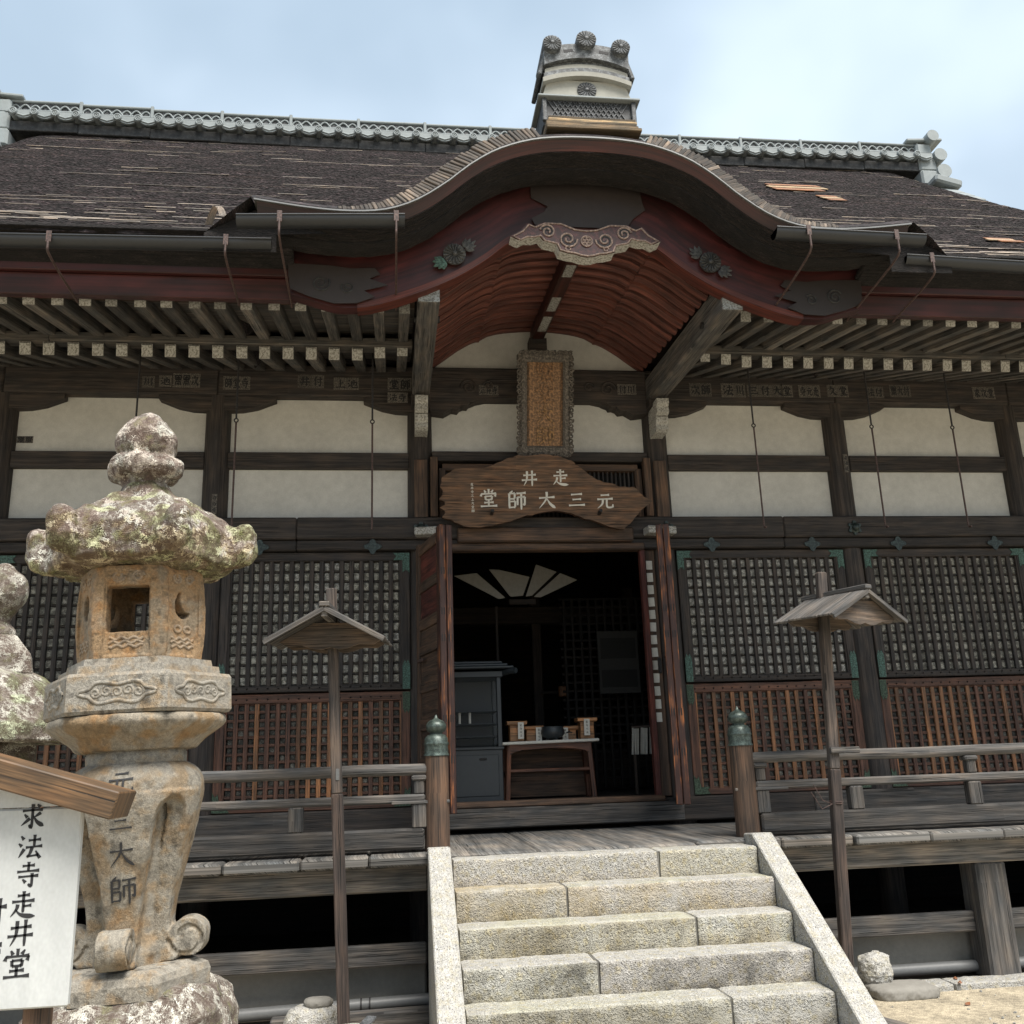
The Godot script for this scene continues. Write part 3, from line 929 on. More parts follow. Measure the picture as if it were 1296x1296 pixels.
func build_lattices(hall: Node3D) -> void:
	for i in POSTS.size() - 1:
		if i == 3:
			continue
		var a: float = POSTS[i] + 0.11
		var b: float = POSTS[i + 1] - 0.11
		var near := i >= 0
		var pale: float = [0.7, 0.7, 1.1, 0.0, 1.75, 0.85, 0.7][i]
		for lower in [false, true]:
			var y0 := 2.395 if not lower else 1.345
			var y1 := 3.71 if not lower else 2.385
			var p := hold("lattice_shutter", hall, Vector3((a + b) / 2, 0, -0.05 if not lower else -0.075))
			var w := b - a
			var fr: Material = mats.dark_wood if not lower else mats.lower_wood
			var ft := 0.085
			obj("frame_rail", bx(Vector3(0, y1 - 0.045, 0), Vector3(w, 0.085, 0.055), grey(r(0.8, 1.0))), fr, p)
			obj("frame_rail", bx(Vector3(0, y0 + 0.03, 0), Vector3(w, 0.06, 0.055), grey(r(0.7, 0.9))), fr, p)
			for s in [-1, 1]:
				obj("frame_stile", bx(Vector3(s * (w / 2 - ft / 2), (y0 + y1) / 2, 0.001), Vector3(ft, y1 - y0 - 0.004, 0.056), grey(r(0.8, 1.0))), fr, p)
			var inner := w - 2 * ft
			var lo := y0 + 0.06
			var hi := y1 - 0.0875
			var n := 17
			var step := inner / n
			var rows := roundi((hi - lo) / (step if not lower else 0.076))
			var rs := (hi - lo) / rows
			# board behind, with a raised square in each opening
			var g := Geo.new()
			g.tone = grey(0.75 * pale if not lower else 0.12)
			g.box(Vector3(0, (lo + hi) / 2, -0.047), Vector3(inner + 0.03, hi - lo + 0.03, 0.02))
			if near:
				for u in n:
					for v in rows:
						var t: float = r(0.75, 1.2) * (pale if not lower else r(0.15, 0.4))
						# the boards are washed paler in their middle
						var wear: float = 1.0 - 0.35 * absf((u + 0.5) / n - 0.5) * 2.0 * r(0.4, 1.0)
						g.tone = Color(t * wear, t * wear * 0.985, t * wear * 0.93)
						g.box(Vector3(-inner / 2 + (u + 0.5) * step + r(-0.002, 0.002), lo + (v + 0.5) * rs, -0.016), Vector3(step * 0.54, rs * 0.74, 0.012), Basis(), 0.005)
			var bk := obj("backing_board", g, mats.cell, p)
			bk.set_meta("kind", "stuff")
			if not near:
				continue
			var cb := Geo.new()
			cb.tone = grey(0.9) if not lower else grey(0.75)
			for v in rows + 1:
				cb.uo = Vector2(r(0, 5), r(0, 5))
				cb.box(Vector3(0, lo + v * rs, -0.018 if not lower else -0.006), Vector3(inner, 0.013 if not lower else 0.026, 0.022), Basis(), 0.003)
			obj("cross_bars", cb, fr, p).set_meta("kind", "stuff")
			for u in n + 1:
				var g2 := Geo.new()
				g2.uo = Vector2(r(0, 7), r(0, 7))
				var m: Material = fr
				g2.tone = grey(r(0.75, 1.1))
				if lower:
					var off_mid := absf((u + 0.5) / (n + 1.0) - [0.5, 0.5, 0.55, 0.5, 0.4, 0.3, 0.5][i])  # distance from the column where orange timber bars gather
					if rng.randf() < 0.95 - off_mid * 1.5:
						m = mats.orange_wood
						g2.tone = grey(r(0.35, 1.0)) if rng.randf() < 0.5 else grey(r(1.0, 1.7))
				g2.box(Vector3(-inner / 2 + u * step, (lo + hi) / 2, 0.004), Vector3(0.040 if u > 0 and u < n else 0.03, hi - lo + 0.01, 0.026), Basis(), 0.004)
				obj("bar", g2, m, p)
				# nail heads along the lower edge
			var nh := Geo.new()
			for u in n + 1:
				nh.lathe(Vector3(), [[0.008, 0.0], [0.006, 0.006], [0.0, 0.008]], 6)
				for q in range(nh.v.size() - 2 * 6 * 6, nh.v.size()):
					nh.v[q] = Vector3(nh.v[q].x - inner / 2 + u * step, (y0 + 0.035 if not lower else y1 - 0.05) + nh.v[q].z, 0.028 + nh.v[q].y)
			obj("nail_heads", nh, mats.iron, p).set_meta("kind", "stuff")
			# copper corner plates and hinges
			if not lower:
				for s in [-1, 1]:
					var e: float = s * (w / 2)
					var poly := PackedVector2Array([Vector2(0, 0), Vector2(0, -0.20), Vector2(-0.035, -0.17), Vector2(-0.07, -0.20), Vector2(-0.07, -0.075), Vector2(-0.16, -0.075), Vector2(-0.13, -0.04), Vector2(-0.16, 0.0)])
					obj("corner_plate", plate(poly, Transform3D(Basis(Vector3(s, 0, 0), Vector3.UP, Vector3(0, 0, 1)), Vector3(e, y1 - 0.01, 0.034))), mats.verdigris, p)
					var strap := PackedVector2Array([Vector2(0, 0), Vector2(-0.07, 0), Vector2(-0.07, 0.22), Vector2(-0.05, 0.27), Vector2(-0.035, 0.24), Vector2(-0.02, 0.27), Vector2(0, 0.22)])
					obj("strap_plate", plate(strap, Transform3D(Basis(Vector3(s, 0, 0), Vector3.UP, Vector3(0, 0, 1)), Vector3(e, y0 + 0.005, 0.034))), mats.verdigris, p)
					var hg := PackedVector2Array()
					for q in 24:
						var an := TAU * q / 24
						var rad := 0.062 + 0.016 * cos(4 * an)
						hg.append(Vector2(cos(an) * rad * 1.15, sin(an) * rad))
					obj("hinge_plate", plate(hg, Transform3D(Basis(), Vector3(s * w * 0.30, y1 + 0.035, 0.105))), mats.dark_bronze, p)
			else:
				for s in [-1, 1]:
					var e: float = s * (w / 2)
					var strap := PackedVector2Array([Vector2(0, 0), Vector2(-0.07, 0), Vector2(-0.07, -0.15), Vector2(-0.05, -0.2), Vector2(-0.035, -0.17), Vector2(-0.02, -0.2), Vector2(0, -0.15)])
					var o := obj("strap_plate", plate(strap, Transform3D(Basis(Vector3(s, 0, 0), Vector3.UP, Vector3(0, 0, 1)), Vector3(e, y1 - 0.01, 0.034)), Color(0.75, 0.62, 0.5)), mats.verdigris, p)
					var foot := PackedVector2Array([Vector2(0, 0), Vector2(-0.16, 0), Vector2(-0.13, 0.04), Vector2(-0.16, 0.07), Vector2(-0.07, 0.07), Vector2(-0.05, 0.17), Vector2(-0.03, 0.14), Vector2(0, 0.18)])
					obj("corner_plate", plate(foot, Transform3D(Basis(Vector3(s, 0, 0), Vector3.UP, Vector3(0, 0, 1)), Vector3(e, y0 + 0.005, 0.034)), Color(0.85, 0.7, 0.55)), mats.verdigris, p)

func plate(poly: PackedVector2Array, t: Transform3D, tone := Color(1, 1, 1)) -> Geo:
	var g := Geo.new()
	g.tone = tone
	# a mirrored frame turns faces round, so mirror the outline instead
	if t.basis.determinant() < 0:
		var q := PackedVector2Array()
		for p in poly:
			q.append(Vector2(-p.x, p.y))
		poly = q
		t.basis.x = -t.basis.x
	g.prism(poly, 0.008, t, Color(-1, 0, 0), 0.002)
	return g

func build_door(hall: Node3D) -> void:
	# two panelled leaves swung outwards on pivots
	for s in [-1, 1]:
		var leaf := hold("door_leaf", hall, Vector3(s * (1.24 if s < 0 else 1.145), 0, 0.10))
		var ang: float = atan2(0.205, 0.86) if s < 0 else -atan2(0.225, 0.86)
		leaf.rotation.y = ang
		# local z runs along the leaf away from the hinge
		var len_ := 0.88
		for e in [0.05, len_ - 0.055]:
			var outer: bool = e > 0.5
			if outer:
				for k in [-1, 1]:
					obj("stile", bx(Vector3(k * 0.031 - s * 0.004, 2.52, e), Vector3(0.056, 2.42, 0.11), grey(r(0.8, 1.05)), Basis(), 0.006), mats.worn_wood, leaf)
			else:
				obj("stile", bx(Vector3(0, 2.52, e), Vector3(0.07, 2.42, 0.09), grey(0.9)), mats.brown_wood, leaf)
		for y in [1.36, 1.72, 2.05, 2.38, 2.72, 2.95, 3.30, 3.66]:
			obj("rail", bx(Vector3(0, y, 0.44), Vector3(0.062, 0.10, 0.70), grey(r(0.8, 1.1))), mats.brown_wood, leaf)
		for y in [1.54, 1.885, 2.215, 2.55, 2.835, 3.125, 3.48]:
			obj("panel", bx(Vector3(0, y, 0.44), Vector3(0.022, 0.36, 0.72), grey(r(0.65, 0.95))), mats.brown_wood if rng.randf() < 0.7 else mats.red_wood, leaf)
		# mortise ends showing dark on the outer edge
		for y in [1.72, 2.05, 2.72, 2.95, 3.30]:
			for k in [-1, 1]:
				for q in [-1, 1]:
					obj("tenon_end", bx(Vector3(k * 0.031 - s * 0.004 + q * 0.011, y + 0.02, len_ + 0.0005), Vector3(0.010, 0.06, 0.004), grey(0.5), Basis(), 0.001), mats.ink, leaf)
		obj("latch", bx(Vector3(-0.05, 2.62, 0.2), Vector3(0.02, 0.03, 0.17), grey(1.0)), mats.rust, leaf)
		# white-ended pivot block over the leaf
		obj("pivot_block", bx(Vector3(s * 1.13, 3.865, 0.145), Vector3(0.30, 0.075, 0.14), grey(0.8), Basis(Vector3.UP, 0.15 * s), 0.008), mats.white_paint, hall)
	# red jamb on the right with a ladder of pasted white slips
	obj("red_jamb", bx(Vector3(0.972, 2.53, -0.03), Vector3(0.05, 2.36, 0.09), grey(0.9)), mats.red_wood, hall)
	obj("jamb_board", bx(Vector3(1.05, 2.53, -0.05), Vector3(0.105, 2.36, 0.05), grey(0.75)), mats.brown_wood, hall)
	for k in 13:
		obj("paper_slip", bx(Vector3(1.042 - k * 0.001, 3.555 - k * 0.1235, -0.0225 + r(-0.001, 0.001)), Vector3(0.062, 0.088, 0.003), grey(r(0.9, 1.0)), Basis(Vector3(0, 0, 1), r(-0.04, 0.04)), 0.0008), mats.paper, hall)
	obj("door_handle", bx(Vector3(1.07, 2.56, 0.0), Vector3(0.03, 0.15, 0.05), grey(1.0), Basis(), 0.008), mats.iron, hall)

func build_eaves(hall: Node3D) -> void:
	var sp := 0.2
	# lower rafters slope out over the head beam, flying rafters reach on to the eave
	for s in [-1, 1]:
		for k in 30:
			var x: float = s * (1.40 + k * sp)
			var jig := r(-0.006, 0.006)
			var lift := 0.05 * maxf(0.0, 1.0 - k / 2.0)
			var w := 0.095
			var p := hold("rafter", hall)
			var m: Material = mats.pale_wood if rng.randf() < 0.5 else mats.grey_wood
			obj("shaft", br(Vector3(x + jig, 5.675, -0.15), Vector3(x + jig, 5.25 + lift, 1.13), w, 0.115, grey(r(0.45, 0.9))), m, p)
			obj("painted_end", br(Vector3(x + jig, 5.25 + lift, 1.1302), Vector3(x + jig, 5.249 + lift, 1.135), w - 0.003, 0.112, grey(r(0.95, 1.2)), Vector3.UP, 0.001), mats.white_paint, p)
			var q := hold("flying_rafter", hall)
			var x2: float = x + r(-0.008, 0.008)
			m = mats.pale_wood if rng.randf() < 0.6 else mats.grey_wood
			obj("shaft", br(Vector3(x2, 5.50, 0.75), Vector3(x2, 5.185, 2.16), w * 0.92, 0.095, grey(r(0.45, 1.1))), m, q)
			obj("painted_end", br(Vector3(x2, 5.185, 2.1602), Vector3(x2, 5.184, 2.165), w * 0.9, 0.09, grey(r(0.45, 1.15)), Vector3.UP, 0.001), mats.white_paint, q)
		# boards over the rafters and the two edge strips
		var a: float = s * 1.31
		var b: float = s * 7.4
		for part in [[-7.4, -4.4], [-4.4, -1.31]]:
			var c: float = s * (part[0] + part[1]) / 2
			var l: float = part[1] - part[0] - 0.003
			obj("rafter_strip", bx(Vector3(c, 5.355, 1.09), Vector3(l, 0.08, 0.15), grey(r(0.5, 0.6))), mats.pale_wood, hall)
			obj("eave_strip", bx(Vector3(c, 5.252, 2.14), Vector3(l, 0.05, 0.14), grey(r(0.6, 0.7))), mats.brown_wood, hall)
		for k in 14:
			# ceiling boards laid along the eave, lapped
			var t := (k + 0.5) / 14.0
			if k < 7:
				var z := lerpf(-0.1, 1.1, (k + 0.5) / 7.0)
				obj("eave_ceiling_board", bx(Vector3((a + b) / 2, 5.745 - (z + 0.15) * 0.332 + 0.014, z), Vector3(absf(b - a), 0.018, 0.18), grey(r(0.45, 0.7)), Basis(Vector3.RIGHT, 0.32), 0.002), mats.pale_wood, hall)
			else:
				var z := lerpf(1.0, 2.2, (k - 6.5) / 7.0)
				obj("eave_ceiling_board", bx(Vector3((a + b) / 2, 5.50 - (z - 0.75) * 0.2234 + 0.062, z), Vector3(absf(b - a), 0.018, 0.18), grey(r(0.6, 0.95)), Basis(Vector3.RIGHT, 0.22), 0.002), mats.pale_wood, hall)
		# red fascia in two boards, then the cut edge of the bark
		var c2: float = s * (7.6 + 2.22) / 2
		var l2 := 7.6 - 2.22
		obj("red_fascia", bx(Vector3(c2 + s * 0.1, 5.225, 2.30), Vector3(l2 + 0.2, 0.165, 0.10), grey(1.0), Basis(Vector3.RIGHT, 0.18), 0.006), mats.lacquer, hall)
		obj("red_fascia", bx(Vector3(c2, 5.335, 2.37), Vector3(l2, 0.075, 0.12), grey(0.85), Basis(Vector3.RIGHT, 0.18), 0.006), mats.lacquer, hall)
		for q in 8:
			var z := 2.47 + q * 0.033
			obj("bark_layer", bx(Vector3(c2, 5.362 + q * 0.010, z), Vector3(l2 + r(-0.02, 0.02), 0.03, 0.16), grey(r(0.8, 1.15)), Basis(Vector3.RIGHT, -0.15), 0.004), mats.bark_edge, hall)
	# side and back eaves are closed with one soffit each
	for s in [-1, 1]:
		obj("side_soffit", bx(Vector3(s * 8.35, 5.36, -3.65), Vector3(2.0, 0.12, 12.6), grey(0.6)), mats.pale_wood, hall)
	obj("back_soffit", bx(Vector3(0, 5.36, -8.7), Vector3(14.6, 0.12, 2.6), grey(0.6)), mats.pale_wood, hall)

# the main slope rides up over the back of the porch gable
func front_y(x: float, z: float) -> float:
	var y := roof_y(x, z)
	if absf(x) < 2.6:
		y = maxf(y, edge_y(x) + 0.05)
	return y

func strip_y(x: float, z: float) -> float:
	var y := roof_y(x, z)
	if absf(x) < 2.45:
		y = maxf(y, edge_y(x) + 0.135)
	return y

func build_roof(hall: Node3D) -> void:
	var roof := hold("roof", hall)
	# front slope in lapped courses of bark
	var wob := noise(5, 1.6, 2)
	var g := Geo.new()
	var d := 0.0
	var course := 0
	while d < 6.36:
		var d1 := minf(d + 0.085, 6.42)
		var rows := []
		for half in [0, 1, 2]:
			rows.append(PackedVector3Array())
		var lim := 9.4 - d if d < 2.2 else 7.2
		var lim1 := 9.4 - d1 if d1 < 2.2 else 7.2
		var kcol := 150
		for i in kcol + 1:
			var f := float(i) / kcol * 2.0 - 1.0
			var x := f * lim
			var x1 := f * lim1
			var j := wob.get_noise_2d(x * 6.0, course * 7.3) * 0.030
			var k := wob.get_noise_2d(x * 14.0, course * 3.1 + 50.0) * 0.014
			var z0 := EAVE_Z - d + j
			var z1 := EAVE_Z - d1
			var lip := 0.026 + k
			rows[0].append(Vector3(x, front_y(x, EAVE_Z - d) - 0.012 + 0.75 * (-j), z0))
			rows[1].append(Vector3(x, front_y(x, EAVE_Z - d) + lip - 0.75 * j, z0 - 0.002))
			rows[2].append(Vector3(x1, front_y(x1, z1) - 0.004, z1 - 0.02))
		g.tone = grey(r(0.72, 1.2))
		g.uo = Vector2(r(0, 7), r(0, 7))
		for q in 2:
			var strip := []
			for i in kcol + 1:
				strip.append(PackedVector3Array([rows[q][i], rows[q + 1][i]]))
			g.grid(strip)
		d = d1
		course += 1
	var age := noise(6, 0.55, 3)
	for q in g.v.size():
		var p := g.v[q]
		var t := age.get_noise_3dv(Vector3(p.x, p.y * 2.2, p.z * 2.2))
		var u := age.get_noise_3dv(Vector3(p.x * 0.6, p.y * 9.0, p.z * 9.0) + Vector3(40, 0, 0))
		g.cl[q] = g.cl[q] * (Color(1, 1, 1) * (1.0 + 0.55 * t + 0.45 * u)).lerp(Color(1.25, 1.05, 0.80), smoothstep(0.15, 0.4, t) * 0.5)
	obj("bark_front", g, mats.bark, roof)
	# back slope, side skirts and gable ends
	var back := Geo.new()
	var bk := []
	for i in 31:
		var row := PackedVector3Array()
		for j in 25:
			var dd := 6.4 * j / 24.0
			var lim := 9.4 - dd if dd < 2.2 else 7.2
			var x := lerpf(lim, -lim, i / 30.0)
			row.append(Vector3(x, roof_y(x, 2 * RIDGE_Z - EAVE_Z + dd), 2 * RIDGE_Z - EAVE_Z + dd))
		bk.append(row)
	back.grid(bk)
	obj("bark_back", back, mats.bark, roof)
	for s in [-1, 1]:
		var sk := Geo.new()
		var rows := []
		for i in 21:
			var row := PackedVector3Array()
			for j in 7:
				var dd := 2.2 * j / 6.0
				var z := lerpf(EAVE_Z - dd, 2 * RIDGE_Z - EAVE_Z + dd, i / 20.0)
				row.append(Vector3(s * (9.4 - dd), EAVE_Y + rise(dd), z))
			rows.append(row)
		sk.grid(rows, false, s < 0)
		obj("bark_side", sk, mats.bark, roof)
		var ge := Geo.new()
		for k in 12:
			var z0 := lerpf(0.5, RIDGE_Z, k / 12.0)
			var z1 := lerpf(0.5, RIDGE_Z, (k + 1) / 12.0)
			for sd in [1, -1]:
				var za := z0 if sd > 0 else 2 * RIDGE_Z - z0
				var zb := z1 if sd > 0 else 2 * RIDGE_Z - z1
				ge.quad_out(Vector3(s * 7.0, 6.9, za), Vector3(s * 7.0, 6.9, zb), Vector3(s * 7.0, roof_y(7.0, zb) - 0.02, zb), Vector3(s * 7.0, roof_y(7.0, za) - 0.02, za), Vector3(s, 0, 0))
				var top_a := Vector3(s * 7.2, roof_y(7.2, za) + 0.01, za)
				var top_b := Vector3(s * 7.2, roof_y(7.2, zb) + 0.01, zb)
				ge.quad_out(top_a, top_b, top_b - Vector3(0, 0.35, 0), top_a - Vector3(0, 0.35, 0), Vector3(s, 0, 0))
				ge.quad_out(top_a - Vector3(0, 0.35, 0), top_b - Vector3(0, 0.35, 0), top_b - Vector3(s * 0.2, 0.35, 0), top_a - Vector3(s * 0.2, 0.35, 0), Vector3(0, -1, 0))
		obj("gable_end", ge, mats.bark_edge, roof)
	# pale split strips lying loose on the bark
	for k in 250:
		var x := r(-6.4, 7.0)
		var dd := pow(r(0.0, 1.0), 1.1) * 6.2 + 0.04
		if absf(x) < 2.6 and dd < 0.5:
			continue
		if k > 225:
			x = r(-5.4, -2.8)
			dd = r(0.05, 1.6)
		elif k > 195:
			x = r(2.4, 5.2)
			dd = r(0.05, 0.7)
		var l := r(0.15, 0.55) * (2.6 if rng.randf() < 0.3 else 1.0)
		var z := EAVE_Z - dd
		var skew := r(-0.05, 0.05) if rng.randf() < 0.85 else r(-0.4, 0.4)
		var p := Vector3(x - l / 2, strip_y(x - l / 2, z + skew * l / 2) + 0.026, z + skew * l / 2)
		var q := Vector3(x + l / 2, strip_y(x + l / 2, z - skew * l / 2) + 0.026, z - skew * l / 2)
		obj("bark_strip", br(p, q, r(0.008, 0.022), 0.006, grey(r(0.35, 1.0)), Vector3(0, 0.77, 0.63), 0.002), mats.strip_wood, roof)
	# fresh orange patches where the bark has split away
	for t in [[3.88, 4.45, 0.95, 0.40], [3.95, 3.7, 0.26, 0.30], [4.15, 1.05, 0.28, 0.16], [4.6, 1.25, 0.16, 0.08]]:
		var z: float = EAVE_Z - t[1]
		for k in 3:
			var zz: float = z + (k - 1) * t[3] * 0.4
			var l: float = t[2] * r(0.6, 1.0)
			var cx: float = t[0] + r(-0.1, 0.1)
			obj("fresh_strip", br(Vector3(cx - l / 2, roof_y(cx - l / 2, zz) + 0.04, zz), Vector3(cx + l / 2, roof_y(cx + l / 2, zz) + 0.04, zz), t[3] * 0.45, 0.012, Color(1.0, 0.85, 0.6), Vector3(0, 0.77, 0.63), 0.003), mats.orange_wood if k != 1 else mats.strip_wood, roof)
	# the curled batten sticking up by the left gutter end
	var curl := Geo.new()
	var rows := []
	for i in 9:
		var a := i / 8.0
		var y := 5.52 + 0.14 * sin(a * 2.4) - 0.12 * a * a
		var z := 2.72 + 0.16 * a
		var x := -2.83 + 0.13 * a
		rows.append(PackedVector3Array([Vector3(x, y, z), Vector3(x + 0.05, y, z - 0.01)]))
	curl.grid(rows)
	rows.reverse()
	curl.grid(rows)
	obj("curled_batten", curl, mats.strip_wood, roof)
	build_ridge(hall)

func ridge_sag(x: float) -> float:
	return -0.075 * (1.0 - pow(x / 7.0, 2.0))

func build_ridge(hall: Node3D) -> void:
	var ridge := hold("ridge", hall, Vector3(0, 10.84, RIDGE_Z))
	# a base course, a band of wave tiles between pales, and a capping
	for k in 14:
		var x := -6.5 + k
		var y := ridge_sag(x)
		obj("base_course", bx(Vector3(x, y - 0.05, 0), Vector3(0.999, 0.16, 0.46), grey(r(0.35, 0.45)), Basis(), 0.01), mats.dark_tile, ridge)
		obj("band_wall", bx(Vector3(x, y + 0.27, 0), Vector3(0.999, 0.24, 0.30), grey(r(0.8, 1.0)), Basis(), 0.004), mats.dark_tile, ridge)
		obj("cap_tile", bx(Vector3(x + r(-0.02, 0.02), y + 0.40 + r(-0.006, 0.006), 0), Vector3(0.995, 0.035, 0.36), grey(r(0.9, 1.1)), Basis(Vector3(0, 0, 1), r(-0.006, 0.006)), 0.01), mats.tile, ridge)
		obj("cap_roll", tube_x(Vector3(x, y + 0.435, 0), 0.995, 0.05, 10), mats.tile, ridge)
		obj("pale_course", bx(Vector3(x, y + 0.165, 0.0), Vector3(0.997, 0.05, 0.56), grey(r(0.9, 1.1)), Basis(), 0.008), mats.tile, ridge)
		obj("clamp", bx(Vector3(x + 0.5, y + 0.29, 0.175), Vector3(0.045, 0.28, 0.04), grey(0.9), Basis(), 0.008), mats.tile, ridge)
		for s in [0, 1]:
			var g := Geo.new()
			var path := []
			for i in 41:
				var t := i / 40.0
				path.append(Vector3(x - 0.48 + t * 0.96, y + 0.285 + 0.062 * sin(t * TAU * 3.5 + s * PI), 0.158 + 0.008 * s))
			g.tube(path, [0.012], 6)
			obj("wave_tile", g, mats.tile, ridge)
	# hanging eave tiles: round ends between drooping plates
	for k in 49:
		var x := -6.86 + k * 0.286
		var y := ridge_sag(x)
		var poly := PackedVector2Array()
		for i in 13:
			var t := i / 12.0
			poly.append(Vector2(lerpf(-0.125, 0.125, t), -0.055 - 0.05 * sin(t * PI)))
		poly.append(Vector2(0.125, 0.03))
		poly.append(Vector2(-0.125, 0.03))
		var g := Geo.new()
		g.tone = grey(r(0.85, 1.1))
		g.prism(poly, 0.03, Transform3D(Basis(), Vector3(x + 0.143, y + 0.105, 0.33)), Color(-1, 0, 0), 0.004)
		g.tube([Vector3(x + 0.05, y + 0.062, 0.333), Vector3(x + 0.143, y + 0.03, 0.333), Vector3(x + 0.236, y + 0.062, 0.333)], [0.012], 6)
		obj("scallop_tile", g, mats.tile, ridge)
		var e := Geo.new()
		e.tone = grey(r(0.85, 1.1))
		e.tube([Vector3(x, y + 0.10, -0.1), Vector3(x, y + 0.10, 0.355)], [0.058], 14)
		ring(e, Vector3(x, y + 0.10, 0.357), 0.043, 0.010)
		ring(e, Vector3(x, y + 0.10, 0.357), 0.018, 0.008)
		obj("round_tile", e, mats.tile, ridge)
	# end ornaments: stacked, scrolled tiles at each end of the ridge
	for s in [-1, 1]:
		var o := hold("ridge_end", ridge, Vector3(s * 7.08, 0, 0))
		var y := 0.0
		for t in [[0.34, -0.30, 0.28, 0.62], [0.30, 0.0, 0.30, 0.54], [0.26, 0.27, 0.24, 0.46]]:
			obj("stacked_block", bx(Vector3(0, t[1], 0), Vector3(t[0], t[2], t[3]), grey(r(0.8, 1.1)), Basis(), 0.03), mats.tile, o)
		for t in [[0.12, 0.47, 0.10], [0.20, 0.12, 0.11], [0.22, -0.18, 0.12]]:
			var g := Geo.new()
			g.tube([Vector3(s * t[0], t[1], -0.34), Vector3(s * t[0], t[1], 0.34)], [t[2]], 14)
			obj("scroll_roll", g, mats.tile, o)
		obj("top_slab", bx(Vector3(s * 0.02, 0.45, 0), Vector3(0.62, 0.05, 0.5), grey(1.0), Basis(Vector3(0, 0, 1), s * 0.06), 0.012), mats.tile, o)
		obj("foot_slab", bx(Vector3(s * 0.12, -0.50, 0.1), Vector3(0.45, 0.14, 0.9), grey(0.9), Basis(Vector3(0, 0, 1), s * -0.25), 0.03), mats.tile, o)
		for k in 4:
			obj("verge_tile", bx(Vector3(s * (0.12 + 0.01 * k), -0.55 - k * 0.19, 0.35 + k * 0.2), Vector3(0.3, 0.07, 0.28), grey(r(0.8, 1.0)), Basis(Vector3.RIGHT, 0.75), 0.02), mats.tile, o)
		obj("bolt", br(Vector3(s * 0.25, -0.28, 0.1), Vector3(s * 0.42, -0.2, 0.1), 0.05, 0.05), mats.dark_tile, o)

func tube_x(o: Vector3, l: float, rad: float, segs := 10) -> Geo:
	var g := Geo.new()
	g.tube([o - Vector3(l / 2, 0, 0), o + Vector3(l / 2, 0, 0)], [rad], segs)
	return g

func ring(g: Geo, o: Vector3, rad: float, thick: float, x := Vector3.RIGHT, y := Vector3.UP, segs := 18) -> void:
	var path := []
	for i in segs + 1:
		var a := TAU * i / segs
		path.append(o + x * cos(a) * rad + y * sin(a) * rad)
	g.tube(path, [thick], 6, false)

func spiral(o: Vector3, start: float, turns: float, r0: float, r1: float, sgn := 1.0, n := 22) -> Array:
	var path := []
	for i in n:
		var t := i / (n - 1.0)
		var a := start + sgn * turns * TAU * t
		path.append(o + Vector3(cos(a), sin(a), 0) * lerpf(r0, r1, t))
	return path

# sixteen-petalled flower standing on +z
func chrysanthemum(g: Geo, o: Vector3, rad: float, depth: float, petals := 16) -> void:
	for k in petals:
		var a := TAU * k / petals
		var dir := Vector3(cos(a), sin(a), 0)
		var side := Vector3(-sin(a), cos(a), 0)
		var hw := PI / petals * 0.9
		var rows := []
		for i in 6:
			var t := i / 5.0
			var rr := lerpf(rad * 0.22, rad, t)
			var w := rr * hw if t < 0.85 else rad * hw * 0.62
			if i == 5:
				w = rad * hw * 0.25
			var row := PackedVector3Array()
			for j in 5:
				var q := j / 2.0 - 1.0
				row.append(o + dir * (rr - absf(q) * rad * 0.05 * t) + side * q * w + Vector3(0, 0, depth * (1.0 - 0.7 * q * q)))
			rows.append(row)
		g.grid(rows)
	g.tube([o - Vector3(0, 0, 0.01), o + Vector3(0, 0, depth * 0.35)], [rad * 0.99], 32)
	g.lathe_z(o + Vector3(0, 0, depth * 0.4), rad * 0.24, depth * 1.1)

